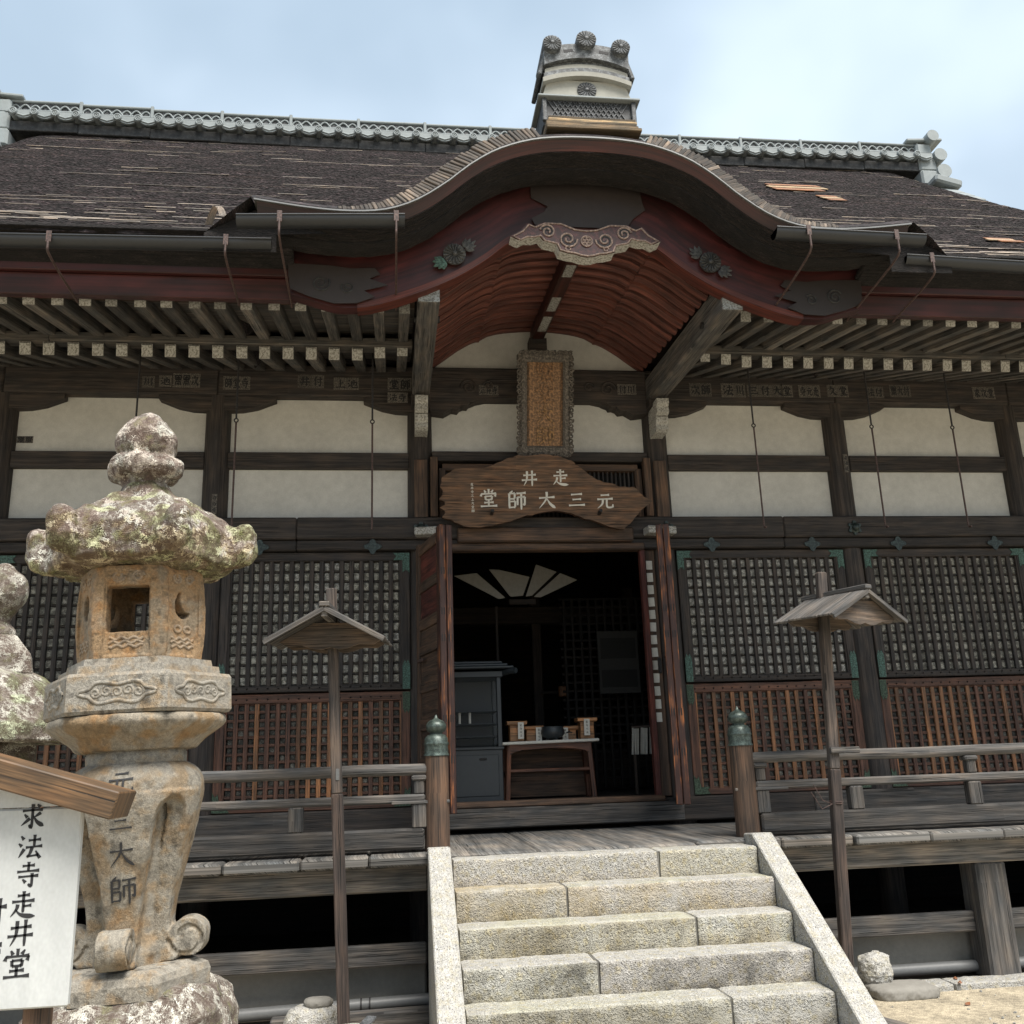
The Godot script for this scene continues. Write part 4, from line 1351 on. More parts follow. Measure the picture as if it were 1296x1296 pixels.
func build_porch(hall: Node3D) -> void:
	var porch := hold("porch_gable", hall)
	# plaster field under the vault, filled from beam to arch
	var poly := PackedVector2Array([Vector2(-1.13, 5.5), Vector2(1.13, 5.5)])
	for i in 33:
		var x := lerpf(1.13, -1.13, i / 32.0)
		poly.append(Vector2(x, vault_y(x, 0.0) + 0.06))
	var g := Geo.new()
	g.prism(poly, 0.06, Transform3D(Basis(), Vector3(0, 0, -0.04)))
	obj("tympanum", g, mats.plaster, porch)
	# vault: boards above curved ribs, each rib in three pieces that meet at lipped joints
	var vb := Geo.new()
	var rows := []
	for i in 41:
		var x := lerpf(-1.16, 1.16, i / 40.0)
		rows.append(PackedVector3Array([Vector3(x, vault_y(x, -0.02) + 0.10, -0.02), Vector3(x, vault_y(x, 1.2) + 0.10, 1.2), Vector3(x, vault_y(x, 2.42) + 0.10, 2.42)]))
	vb.grid(rows)
	obj("vault_boards", vb, mats.old_lacquer, porch)
	var cover := Geo.new()
	rows = []
	for i in 41:
		var x := lerpf(-1.3, 1.3, i / 40.0)
		rows.append(PackedVector3Array([Vector3(x, vault_y(x, -0.1) + 0.16, -0.2), Vector3(x, vault_y(x, 2.40) + 0.16, 2.40)]))
	cover.grid(rows, false, true)
	obj("vault_cover", cover, mats.inside_wood, porch)
	for k in 14:
		var z := 0.06 + k * 0.172
		var tone := grey(r(0.75, 1.15))
		for s in [-1, 0, 1]:
			var rib := Geo.new()
			rib.tone = tone
			rib.uo = Vector2(r(0, 7), r(0, 7))
			var a: float = -0.60 if s == 0 else (-1.11 if s < 0 else 0.60)
			var b: float = 0.60 if s == 0 else (-0.60 if s < 0 else 1.11)
			var drop := 0.0 if s == 0 else 0.012
			sweep_rib(rib, a, b, z, drop)
			obj("curved_rib", rib, mats.rib_red, porch)
	# ridge beam under the vault, with worn white patches at its nose
	obj("vault_beam", br(Vector3(0, vault_y(0, 0.0) - 0.065, -0.02), Vector3(0, vault_y(0, 2.3) - 0.065, 2.3), 0.12, 0.15, grey(0.55)), mats.old_lacquer, porch)
	for t in [[0.35, 0.42], [0.92, 0.35], [1.75, 0.25]]:
		var z: float = t[0]
		obj("painted_patch", br(Vector3(0, vault_y(0, z) - 0.1425, z), Vector3(0, vault_y(0, z + t[1]) - 0.1425, z + t[1]), 0.085, 0.004, grey(r(0.55, 0.8)), Vector3.UP, 0.001), mats.white_paint, porch)
	var strut := PackedVector2Array([Vector2(-0.20, -0.1), Vector2(-0.14, 0.02), Vector2(-0.09, 0.05), Vector2(-0.09, 0.2), Vector2(0.09, 0.2), Vector2(0.09, 0.05), Vector2(0.14, 0.02), Vector2(0.20, -0.1)])
	g = Geo.new()
	g.prism(strut, 0.14, Transform3D(Basis(), Vector3(0, 5.73, 0.12)))
	obj("king_strut", g, mats.dark_wood, porch)
	# cantilever beams at both sides with white carved noses below
	for s in [-1, 1]:
		var x: float = s * 1.21
		obj("cantilever_beam", br(Vector3(x, 5.40, -0.1), Vector3(x, 5.255, 2.38), 0.17, 0.26, grey(1.0), Vector3.UP, 0.012), mats.grey_wood, porch)
		obj("painted_beam_end", br(Vector3(x, 5.255, 2.3802), Vector3(x, 5.2545, 2.388), 0.165, 0.25, Color(0.55, 0.60, 0.66), Vector3.UP, 0.002), mats.white_paint, porch)
		obj("beam_peg", tube_x(Vector3(x, 5.22, 1.9), 0.21, 0.03, 8), mats.iron, porch)
		for t in [[0.0, 0.0, 0.16], [-0.17, -0.07, 0.15]]:
			var nose := PackedVector2Array([Vector2(-0.2, -t[2]), Vector2(0.10, -t[2]), Vector2(0.15, -t[2] + 0.02), Vector2(0.135, -0.08), Vector2(0.17, -0.05), Vector2(0.16, 0.0), Vector2(-0.2, 0.0)])
			var n := Geo.new()
			n.prism(nose, 0.125, Transform3D(Basis(Vector3(0, 0, 1), Vector3.UP, Vector3(-1, 0, 0)), Vector3(x - 0.0625, 5.20 + t[0], 0.16 + t[1])))
			obj("carved_nose", n, mats.white_paint, porch)
		obj("nose_block", bx(Vector3(x, 5.22, 0.05), Vector3(0.19, 0.10, 0.25), grey(0.8)), mats.dark_wood, porch)
	# outer edge of the porch roof, from the metal drip down to the bargeboard
	g = Geo.new()
	arch_board(g, func(x: float) -> float: return edge_y(x) + 0.004, func(x: float) -> float: return edge_y(x) - 0.008, 2.45, 3.0, 0.15)
	obj("drip_edge", g, mats.edge_metal, porch)
	g = Geo.new()
	arch_board(g, func(x: float) -> float: return edge_y(x) - 0.009, func(x: float) -> float: return edge_y(x) - 0.085, 2.43, 2.98, 0.2, 0.04)
	for q in g.v.size():
		# the red paint survives on the crown and has blackened on the wings
		var t := smoothstep(1.5, 0.7, absf(g.v[q].x) + 0.25 * rock_noise.get_noise_3dv(g.v[q] * 0.8))
		g.cl[q] = Color(0.28, 0.34, 0.40).lerp(Color(0.58, 0.48, 0.46), t)
	obj("red_edge_band", g, mats.old_lacquer, porch)
	for q in 10:
		g = Geo.new()
		var k := r(0.8, 1.25)
		g.tone = Color(k * 1.15, k, k * 0.92)
		g.uo = Vector2(r(0, 5), r(0, 5))
		var jag := r(0, 40)
		arch_board(g, func(x: float) -> float: return edge_y(x) - 0.05 - q * 0.004, func(x: float) -> float: return edge_y(x) - 0.092 - q * 0.004 + 0.010 * rock_noise.get_noise_2d(x * 2.0 + jag, jag), 2.42, 2.94 - q * 0.013, 0.24, 0.003, 96)
		obj("bark_layer", g, mats.bark_edge, porch)
	g = Geo.new()
	g.tone = grey(0.62)
	arch_board(g, func(x: float) -> float: return edge_y(x) - 0.05, func(x: float) -> float: return edge_y(x) - 0.145, 2.36, 2.815, 0.12, 0.02)
	obj("dark_lip", g, mats.bark_edge, porch)
	# red bargeboard with a moulded lower edge
	g = Geo.new()
	arch_board(g, func(x: float) -> float: return edge_y(x) + 0.06, func(x: float) -> float: return lookup(HAFU_LOW, absf(x)), 2.26, 2.48, 0.11, 0.03)
	obj("bargeboard", g, mats.lacquer, porch)
	g = Geo.new()
	g.tone = Color(1.1, 0.9, 0.85)
	arch_board(g, func(x: float) -> float: return lookup(HAFU_LOW, absf(x)) + 0.045, func(x: float) -> float: return lookup(HAFU_LOW, absf(x)) - 0.012, 1.75, 2.468, 0.13)
	obj("bargeboard_moulding", g, mats.old_lacquer, porch)
	# bare grey patch where the lacquer is gone, in the crown
	g = Geo.new()
	var patch := PackedVector2Array()
	for i in 15:
		var x := lerpf(-0.40, 0.48, i / 14.0)
		patch.append(Vector2(x, edge_y(x) + 0.03))
	for t in [[0.50, 6.0], [0.52, 5.93], [0.42, 5.85], [0.36, 5.765], [0.30, 5.755], [-0.25, 5.755], [-0.38, 5.765], [-0.40, 5.82], [-0.30, 5.88], [-0.27, 5.93], [-0.36, 5.98], [-0.40, 6.0]]:
		patch.append(Vector2(t[0], t[1]))
	g.prism(patch, 0.006, Transform3D(Basis(), Vector3(0, 0, 2.486)))
	obj("bare_patch", g, mats.bare_grey, porch)
	# dark metal shoe with engraved scroll at each tail
	for s in [-1, 1]:
		var shoe := PackedVector2Array([Vector2(1.62, 5.10), Vector2(1.75, 5.045), Vector2(1.92, 5.038), Vector2(2.10, 5.09), Vector2(2.24, 5.15), Vector2(2.26, 5.28), Vector2(2.26, 5.36), Vector2(1.95, 5.35), Vector2(1.80, 5.33), Vector2(1.62, 5.34), Vector2(1.58, 5.29), Vector2(1.66, 5.25), Vector2(1.52, 5.20), Vector2(1.70, 5.15)])
		obj("metal_shoe", plate(shoe, Transform3D(Basis(Vector3(s, 0, 0), Vector3.UP, Vector3(0, 0, 1)), Vector3(0, 0, 2.492)), grey(0.9 if s < 0 else 0.7)), mats.bare_grey, porch)
		g = Geo.new()
		g.tone = grey(0.45)
		g.tube(spiral(Vector3(s * 2.02, 5.2, 2.494), 0.5, 1.8, 0.07, 0.012, s), [0.008], 6)
		obj("shoe_scroll", g, mats.grey_metal, porch)
		g = Geo.new()
		g.tone = grey(0.45)
		g.tube(spiral(Vector3(s * 1.82, 5.17, 2.494), 2.5, 1.5, 0.05, 0.010, -s), [0.007], 6)
		obj("shoe_scroll", g, mats.grey_metal, porch)
		# flower with leaf sprays along the slope of the bargeboard
		var o := hold("flower_ornament", porch, Vector3(s * 1.015, 5.475, 2.495))
		o.rotation.z = s * -0.62
		g = Geo.new()
		g.tone = grey(1.1 if s < 0 else 0.6)
		chrysanthemum(g, Vector3(), 0.088, 0.022, 16)
		obj("petals", g, mats.grey_metal, o)
		for e in [-1, 1]:
			for k in 5:
				var a: float = (0.0 if e > 0 else PI) + (k - 2) * 0.42
				g = Geo.new()
				g.tone = grey(r(0.85, 1.15) * (1.0 if s < 0 else 0.7))
				leaf(g, Vector3(e * 0.095, 0, 0.004 + 0.002 * (k % 2)), a, 0.105 - absf(k - 2) * 0.012, 0.045)
				var vm: Material = mats.verdigris if s < 0 and e < 0 else mats.grey_metal
				obj("leaf", g, vm, o)
	build_pendant(porch)
	# bark on the porch roof with a verge of split strips on its rim
	g = Geo.new()
	rows = []
	for i in 61:
		var x := lerpf(-2.47, 2.47, i / 60.0)
		var row := PackedVector3Array()
		for t in [[2.995, 0.012], [2.93, 0.07], [2.84, 0.105], [2.6, 0.125], [1.5, 0.14], [0.0, 0.15], [-1.6, 0.15]]:
			var crown := 0.22 * exp(-pow(x / 0.55, 2.0)) * smoothstep(2.95, 2.6, t[0])
			row.append(Vector3(x, edge_y(x) + t[1] + crown, t[0]))
		rows.append(row)
	g.grid(rows)
	for s in [-1, 1]:
		var wing := []
		for i in 7:
			var t := i / 6.0
			var z := lerpf(2.995, 0.6, t)
			wing.append(PackedVector3Array([Vector3(s * 2.47, edge_y(2.45) + lerpf(0.012, 0.15, minf(1, t * 6)), z), Vector3(s * (2.62), 5.47 + 0.02 * t, z - 0.03), Vector3(s * 2.78, 5.38, z - 0.12)]))
		g.grid(wing, false, s < 0)
	obj("porch_bark", g, mats.bark, porch)
	# dark end boards of the two wings
	for s in [-1, 1]:
		var wp := PackedVector2Array([Vector2(2.44, 5.56), Vector2(2.80, 5.36), Vector2(2.80, 5.22), Vector2(2.3, 5.22), Vector2(2.3, 5.36), Vector2(1.95, 5.38), Vector2(2.2, 5.50)])
		obj("wing_end", plate(wp, Transform3D(Basis(Vector3(s, 0, 0), Vector3.UP, Vector3(0, 0, 1)), Vector3(0, 0, 2.88)), grey(0.7)), mats.bark_edge, porch)
	var along := -2.2
	while along < 2.2:
		var slope := (edge_y(along + 0.02) - edge_y(along - 0.02)) / 0.04
		var ux := Vector3(1, slope, 0).normalized()
		var un := Vector3(-slope, 1, 0).normalized()
		var small := smoothstep(2.0, 1.1, absf(along))
		if absf(along - 0.02) > 0.40 and small > 0.05:
			var out := (un * 0.92 - Vector3(0, 0, 1) * 0.42).normalized()
			var zz := ux.cross(out).normalized()
			var bs := Basis(zz, r(-0.05, 0.05) - 0.22 * signf(along)) * Basis(ux, out, zz)
			bs = Basis(out, 0.25) * bs
			var high := r(0.145, 0.17) * lerpf(0.25, 1.0, small)
			var base := Vector3(along, edge_y(along), 2.985) + out * (high * 0.46) + zz * r(-0.004, 0.006)
			var k := r(0.09, 0.24) if rng.randf() < 0.8 else r(0.3, 0.6)
			obj("verge_strip", bx(base, Vector3(0.031, high, 0.020), Color(k, k * 0.92, k * 0.84), bs, 0.004), mats.strip_wood, porch)
		along += 0.0315 / sqrt(1.0 + slope * slope)

func sweep_rib(g: Geo, a: float, b: float, z: float, drop: float) -> void:
	var n := 14
	var fr := []
	var un := []
	var bk := []
	for i in n + 1:
		var x := lerpf(a, b, float(i) / n)
		var lip := 0.018 * smoothstep(0.05, 0.0, minf(x - a, b - x)) if absf(x) > 0.3 and absf(x) < 0.9 else 0.0
		var lo := Vector3(x, vault_y(x, z) - drop - lip, z)
		var hi := Vector3(x, vault_y(x, z) + 0.11, z)
		var back := Vector3(0, 0.0, -0.092)
		fr.append(PackedVector3Array([lo, hi]))
		un.append(PackedVector3Array([lo + back, lo + Vector3(0, -0.008, -0.046), lo]))
		bk.append(PackedVector3Array([hi + back, lo + back]))
	for rows in [fr, un, bk]:
		g.grid(rows)
	g.quad_out(fr[0][0], fr[0][1], bk[0][0], bk[0][1], Vector3(-1, 0, 0))
	g.quad_out(fr[n][0], fr[n][1], bk[n][0], bk[n][1], Vector3(1, 0, 0))

func leaf(g: Geo, o: Vector3, ang: float, l: float, w: float) -> void:
	var d := Vector3(cos(ang), sin(ang), 0)
	var s := Vector3(-sin(ang), cos(ang), 0)
	var rows := []
	for i in 7:
		var t := i / 6.0
		var hw: float = w * 0.5 * sin(PI * pow(t, 0.8)) + 0.002
		rows.append(PackedVector3Array([o + d * l * t - s * hw, o + d * l * t + Vector3(0, 0, 0.014), o + d * l * t + s * hw]))
	g.grid(rows)

func build_pendant(porch: Node3D) -> void:
	var p := hold("gable_pendant", porch, Vector3(0, 0, 2.60))
	var half := [[0.0, 5.655], [0.09, 5.665], [0.20, 5.715], [0.33, 5.715], [0.41, 5.675], [0.46, 5.70], [0.51, 5.635], [0.59, 5.585], [0.53, 5.555], [0.48, 5.585], [0.42, 5.585], [0.37, 5.60], [0.335, 5.555], [0.27, 5.54], [0.235, 5.53], [0.215, 5.475], [0.15, 5.455], [0.10, 5.45], [0.05, 5.432], [0.0, 5.425]]
	var poly := PackedVector2Array()
	for t in half:
		poly.append(Vector2(t[0], t[1]))
	for i in range(half.size() - 2, 0, -1):
		poly.append(Vector2(-half[i][0], half[i][1]))
	var g := Geo.new()
	g.prism(poly, 0.008, Transform3D())
	obj("red_face", g, mats.pendant_red, p)
	g = Geo.new()
	g.prism(poly, 0.115, Transform3D(Basis(), Vector3(0, 0, -0.0085)))
	obj("white_body", g, mats.white_paint, p)
	# cream outline and scrolls
	g = Geo.new()
	var path := []
	for q in poly:
		path.append(Vector3(q.x * 0.965, 5.565 + (q.y - 5.565) * 0.93, 0.001))
	path.append(path[0])
	g.tube(path, [0.0075], 6, false)
	obj("outline", g, Material_cream(), p)
	for s in [-1, 1]:
		for t in [[0.30, 5.635, PI * (1.0 if s < 0 else 0.0) + s * 0.2, 1.6, 0.062, 0.014, 0.008], [0.145, 5.575, PI * (0.0 if s < 0 else 1.0), 1.55, 0.075, 0.016, 0.008], [0.15, 5.495, 0.0, 1.0, 0.022, 0.012, 0.005]]:
			g = Geo.new()
			g.tube(spiral(Vector3(s * t[0], t[1], 0.002), t[2], t[3], t[4], t[5], s), [t[6]], 6)
			obj("scroll", g, Material_cream(), p)
			if t[4] > 0.05:
				g = Geo.new()
				g.tube(spiral(Vector3(s * t[0], t[1], -0.004), t[2], t[3] - 0.1, t[4] - 0.015, 0.009, s), [0.010], 6)
				obj("carved_groove", g, mats.ink, p)
	g = Geo.new()
	ring(g, Vector3(0, 5.56, 0.004), 0.044, 0.006)
	ring(g, Vector3(0, 5.56, 0.004), 0.012, 0.005)
	for k in 6:
		var a := TAU * k / 6 + PI / 6
		g.tube([Vector3(cos(a) * 0.012, 5.56 + sin(a) * 0.012, 0.004), Vector3(cos(a) * 0.042, 5.56 + sin(a) * 0.042, 0.004)], [0.004], 6)
		ring(g, Vector3(cos(a + PI / 6) * 0.027, 5.56 + sin(a + PI / 6) * 0.027, 0.004), 0.009, 0.003)
	obj("wheel_crest", g, Material_cream(), p)

func Material_cream() -> Material:
	if not mats.has("cream"):
		mat("cream", Color(0.55, 0.40, 0.33), 0.7, texs.patchy, null, 0.0, Vector3(6, 6, 6), true)
	return mats.cream

func build_crest(hall: Node3D) -> void:
	var o := hold("crest_tower", hall, Vector3(0.09, 6.665, 2.45))
	o.scale = Vector3(0.95, 0.85, 1.0)
	# layered boards across the crown of the arch
	for k in 5:
		obj("crown_board", bx(Vector3(r(-0.01, 0.01) - 0.06, -0.41 + k * 0.042, 0.26 - k * 0.022), Vector3(0.80 - k * 0.022 + r(-0.03, 0.03), 0.034, 0.5), Color(1.0, 0.82, 0.55) * r(0.6, 1.1), Basis(Vector3(0, 0, 1), r(-0.012, 0.012)), 0.006), mats.strip_wood if k % 2 else mats.grey_wood, o)
	obj("crown_cap", bx(Vector3(0, -0.17, 0.03), Vector3(0.76, 0.18, 0.36), grey(0.9)), mats.strip_wood, o)
	# latticed base box
	obj("base_box", bx(Vector3(0, 0.07, -0.05), Vector3(0.80, 0.29, 0.36), grey(0.5)), mats.dark_tile, o)
	for s in [-1, 1]:
		obj("base_edge", bx(Vector3(s * 0.385, 0.09, 0.142), Vector3(0.04, 0.25, 0.03), grey(0.9)), mats.dark_tile, o)
	obj("base_top", bx(Vector3(0, 0.225, -0.03), Vector3(0.88, 0.025, 0.42), grey(1.0)), mats.tile, o)
	var g := Geo.new()
	g.tone = grey(1.4)
	for k in 17:
		for s in [-1, 1]:
			var x := -0.36 + k * 0.044
			var a := Vector3(x, -0.03, 0.135)
			var b := Vector3(x + s * 0.13, 0.205, 0.135)
			if absf(b.x) < 0.37:
				g.bar(a, b, 0.009, 0.008, Vector3(0, 0, 1), 0.001)
	obj("base_lattice", g, mats.dark_tile, o).set_meta("kind", "stuff")
	# battered plaster body with a flower badge
	g = Geo.new()
	var prof := PackedVector2Array([Vector2(-0.40, 0.24), Vector2(0.40, 0.24), Vector2(0.335, 0.47), Vector2(-0.335, 0.47)])
	g.prism(prof, 0.30, Transform3D(Basis(), Vector3(0, 0, 0.10)), Color(-1, 0, 0), 0.0)
	obj("plaster_body", g, mats.crest_plaster, o)
	g = Geo.new()
	chrysanthemum(g, Vector3(0, 0.365, 0.105), 0.085, 0.012, 16)
	obj("flower_badge", g, mats.dark_tile, o)
	# bowed courses of thin tile
	for k in 4:
		g = Geo.new()
		g.tone = grey(r(0.75, 1.1))
		var y := 0.46 + k * 0.052
		var hw := 0.385 - k * 0.012
		arch_board(g, func(x: float) -> float: return y + 0.075 - 0.6 * x * x, func(x: float) -> float: return y + 0.025 - 0.6 * x * x, hw, 0.15 - k * 0.012, 0.40, 0.0, 16)
		obj("tile_course", g, mats.crest_tile if k % 2 else mats.crest_plaster, o)
	# bowed cap tile with pierced slots and three flower ends
	g = Geo.new()
	arch_board(g, func(x: float) -> float: return 0.84 - 0.5 * x * x, func(x: float) -> float: return 0.68 - 0.75 * x * x, 0.37, 0.16, 0.42, 0.0, 16)
	obj("cap_tile", g, mats.crest_tile, o)
	for s in [-1, 1]:
		obj("slot", bx(Vector3(s * 0.155, 0.75, 0.1585), Vector3(0.085, 0.035, 0.006), grey(1.0), Basis(Vector3(0, 0, 1), -s * 0.2), 0.002), mats.ink, o)
	for t in [[0.0, 0.86, 0.088], [-0.30, 0.79, 0.082], [0.30, 0.79, 0.082]]:
		var e := hold("round_end", o, Vector3(t[0], t[1], 0.20))
		g = Geo.new()
		g.tube([Vector3(0, 0, -0.40), Vector3(0, 0, 0.0)], [t[2]], 24)
		obj("roll", g, mats.crest_tile, e)
		g = Geo.new()
		g.tone = grey(0.8)
		chrysanthemum(g, Vector3(0, 0, 0.002), t[2] * 0.96, 0.010, 16)
		obj("flower", g, mats.crest_tile, e)
	# skirts of the tile seen from the side
	for s in [-1, 1]:
		obj("side_tile", bx(Vector3(s * 0.385, 0.60, -0.06), Vector3(0.04, 0.20, 0.38), grey(0.8), Basis(Vector3(0, 0, 1), s * 0.25), 0.01), mats.crest_tile, o)

func gutter(hall: Node3D, a: Vector3, b: Vector3, hooks: Array) -> void:
	var o := hold("gutter", hall)
	var rad := 0.062
	var g := Geo.new()
	var out := []
	var inn := []
	for i in 2:
		var c := a if i == 0 else b
		var ro := PackedVector3Array()
		var ri := PackedVector3Array()
		for j in 13:
			var t := PI * j / 12.0
			ro.append(c + Vector3(0, -sin(t) * rad, -cos(t) * rad * -1.0))
			ri.append(c + Vector3(0, -sin(t) * (rad - 0.005), cos(t) * (rad - 0.005)))
		out.append(ro)
		inn.append(ri)
	g.grid(out, false, true)
	g.grid(inn, false, false)
	for j in [0, 12]:
		g.quad_out(out[0][j], out[1][j], inn[1][j], inn[0][j], Vector3.UP)
	obj("trough", g, mats.gutter, o)
	g = Geo.new()
	g.tube([a + Vector3(0, 0.002, rad), b + Vector3(0, 0.002, rad)], [0.007], 8)
	obj("rolled_lip", g, mats.gutter, o)
	for c in [a, b]:
		g = Geo.new()
		for j in 12:
			var t0 := PI * j / 12.0
			var t1 := PI * (j + 1) / 12.0
			g.tri(c, c + Vector3(0, -sin(t0) * rad, cos(t0) * rad), c + Vector3(0, -sin(t1) * rad, cos(t1) * rad))
			g.tri(c, c + Vector3(0, -sin(t1) * rad, cos(t1) * rad), c + Vector3(0, -sin(t0) * rad, cos(t0) * rad))
		obj("end_cap", g, mats.gutter, o)
	for x in hooks:
		var t := (float(x) - a.x) / (b.x - a.x)
		var c := a.lerp(b, t)
		g = Geo.new()
		g.box(c + Vector3(0, -0.015, rad + 0.006), Vector3(0.035, 0.085, 0.008), Basis(), 0.002)
		obj("hook_strap", g, mats.rust, o)
		g = Geo.new()
		var path := []
		for q in 13:
			var u := q / 12.0
			path.append(Vector3(c.x, lerpf(c.y - 0.05, 5.11, u) - 0.03 * sin(u * PI), lerpf(c.z + rad + 0.008, 2.27, smoothstep(0.35, 1.0, u))))
		g.tube(path, [0.0085], 6)
		obj("hook_rod", g, mats.rust, o)

func build_gutters(hall: Node3D) -> void:
	gutter(hall, Vector3(-7.6, 5.215, 2.86), Vector3(-2.33, 5.30, 2.86), [-5.3, -3.81, -2.64])
	gutter(hall, Vector3(2.42, 5.345, 2.86), Vector3(7.6, 5.20, 2.86), [2.62, 4.1, 5.5])
	gutter(hall, Vector3(-2.54, 5.345, 3.08), Vector3(-1.40, 5.395, 3.08), [-2.25, -1.46])
	gutter(hall, Vector3(1.30, 5.405, 3.08), Vector3(2.46, 5.383, 3.08), [1.54, 2.22])
	# iron rods that hold the raised shutters, hanging from the eave
	for x in [-4.9, -3.71, -2.86, -1.67, 1.895, 3.075, 3.905, 4.9]:
		var o := hold("shutter_rod", hall, Vector3(x, 0, 0.9))
		var g := Geo.new()
		g.tube([Vector3(0, 4.72, 0), Vector3(0, 5.42, 0)], [0.0085], 8)
		obj("rod", g, mats.iron, o)
		g = Geo.new()
		ring(g, Vector3(0, 4.70, 0), 0.017, 0.006)
		obj("ring", g, mats.iron, o)
		g = Geo.new()
		g.tube([Vector3(0, 4.68, 0), Vector3(0, 3.72, 0), Vector3(0, 3.70, 0.02), Vector3(0, 3.70, 0.05)], [0.0085], 8)
		obj("rod", g, mats.rust, o)

func build_veranda(hall: Node3D) -> void:
	var ver := hold("veranda", hall)
	# floor boards laid outwards, their weathered ends uneven along the edge
	var x := -8.0
	while x < 8.0:
		var w := r(0.40, 0.72)
		var out := 1.97 + r(-0.025, 0.025)
		var th := 0.075
		obj("floor_board", bx(Vector3(x + w / 2, 1.095 - th / 2 + r(-0.006, 0.004), out / 2 - 0.08), Vector3(w - 0.008, th, out + 0.16), grey(r(0.75, 1.1)), Basis(Vector3.RIGHT, r(0.0, 0.004)), 0.014), mats.deck_wood, ver)
		x += w
	for s in [[-8, -4], [-4, -1.24], [1.24, 4], [4, 8]]:
		obj("edge_beam", bx(Vector3((s[0] + s[1]) / 2.0, 0.925, 1.70), Vector3(s[1] - s[0] - 0.004, 0.18, 0.16), grey(r(0.85, 1.0)), Basis(), 0.015), mats.pale_wood, ver)
	obj("edge_beam", bx(Vector3(0, 0.925, 1.60), Vector3(2.4, 0.18, 0.16), grey(0.8)), mats.pale_wood, ver)
	for px in [-7.1, -5.2, -3.15, 3.06, 5.2, 7.1]:
		obj("outer_post", bx(Vector3(px, 0.42, 1.64), Vector3(0.25, 0.84, 0.25), grey(0.75), Basis(), 0.02), mats.grey_wood, ver)
	for s in [[-7.1, -5.2], [-5.2, -3.15], [-3.15, -1.25], [1.25, 3.06], [3.06, 5.2], [5.2, 7.1]]:
		var m: float = (s[0] + s[1]) / 2
		if absf(m) < 2.3:
			m -= signf(m) * 0.06
		obj("tie_rail", bx(Vector3(m, 0.405, 1.62), Vector3(s[1] - s[0] - (0.24 if absf(m) > 2.3 else 0.125), 0.145, 0.06), grey(r(0.8, 0.95)), Basis(), 0.01), mats.grey_wood, ver)
		for j in 3:
			obj("joist", bx(Vector3(s[0] + 0.3 + j * 0.7, 0.96, 0.8), Vector3(0.1, 0.12, 1.7), grey(0.4)), mats.dark_wood, ver)
	# low footing wall, and the closed darkness under the hall
	for s in [-1, 1]:
		obj("footing_wall", bx(Vector3(s * 4.25, 0.17, 1.36), Vector3(6.0, 0.34, 0.22), grey(1.0), Basis(), 0.015), mats.concrete, ver)
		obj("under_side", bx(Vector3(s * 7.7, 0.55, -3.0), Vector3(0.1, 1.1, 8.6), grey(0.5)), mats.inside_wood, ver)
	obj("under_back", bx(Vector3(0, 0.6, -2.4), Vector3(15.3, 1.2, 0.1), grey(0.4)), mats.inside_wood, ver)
	# railings with rounded top rail on both sides of the steps
	for s in [-1, 1]:
		var rail := hold("railing", hall)
		var x0: float = s * 1.17
		var g := Geo.new()
		g.uo = Vector2(r(0, 5), r(0, 5))
		g.tone = grey(0.85)
		g.tube([Vector3(x0, 1.10, 1.73), Vector3(x0, 1.5, 1.73), Vector3(x0, 1.765, 1.73)], [0.091, 0.089, 0.087], 20)
		obj("newel_post", g, mats.brown_wood, rail)
		g = Geo.new()
		g.lathe(Vector3(x0, 1.762, 1.73), [[0.094, 0.0], [0.094, 0.012], [0.088, 0.016], [0.088, 0.075], [0.093, 0.08], [0.093, 0.092], [0.088, 0.096], [0.086, 0.125], [0.066, 0.15], [0.047, 0.158], [0.047, 0.168], [0.062, 0.174], [0.074, 0.195], [0.076, 0.215], [0.068, 0.238], [0.048, 0.256], [0.022, 0.266], [0.012, 0.278], [0.009, 0.292], [0.0, 0.30]], 26)
		obj("onion_cap", g, mats.bronze, rail)
		var far: float = s * 7.8
		g = Geo.new()
		g.tone = grey(1.05)
		g.uo = Vector2(r(0, 5), r(0, 5))
		var path := []
		for i in 15:
			path.append(Vector3(lerpf(x0 + s * 0.06, far, i / 14.0), 1.668 + 0.004 * sin(i * 1.7), 1.73))
		g.tube(path, [0.043], 14)
		obj("top_rail", g, mats.grey_wood, rail)
		obj("middle_rail", bx(Vector3((x0 + far) / 2 + s * 0.04, 1.465, 1.73), Vector3(absf(far - x0) - 0.09, 0.062, 0.085), grey(0.85), Basis(), 0.012), mats.grey_wood, rail)
		obj("bottom_rail", bx(Vector3((x0 + far) / 2 + s * 0.045, 1.19, 1.73), Vector3(absf(far - x0) - 0.10, 0.14, 0.12), grey(0.42), Basis(), 0.014), mats.grey_wood, rail)
		obj("thin_rail", bx(Vector3(x0 + s * 0.12, 1.44, 1.775), Vector3(0.42, 0.022, 0.02), grey(1.2), Basis(), 0.004), mats.grey_wood, rail)
		for k in 8:
			var xx: float = s * ([1.30, 2.05, 3.03, 4.0, 4.95, 5.9, 6.8, 7.7][k]) - (0.13 if s < 0 and k == 1 else 0.0)
			obj("strut", bx(Vector3(xx, 1.347, 1.73), Vector3(0.105, 0.175, 0.09), grey(0.7), Basis(), 0.01), mats.grey_wood, rail)
			if k % 2 == 0:
				obj("strut", bx(Vector3(xx, 1.545, 1.73), Vector3(0.075, 0.10, 0.075), grey(0.6), Basis(), 0.01), mats.grey_wood, rail)
				obj("bearing_cup", bx(Vector3(xx, 1.61, 1.73), Vector3(0.11, 0.04, 0.10), grey(0.75), Basis(), 0.012), mats.grey_wood, rail)

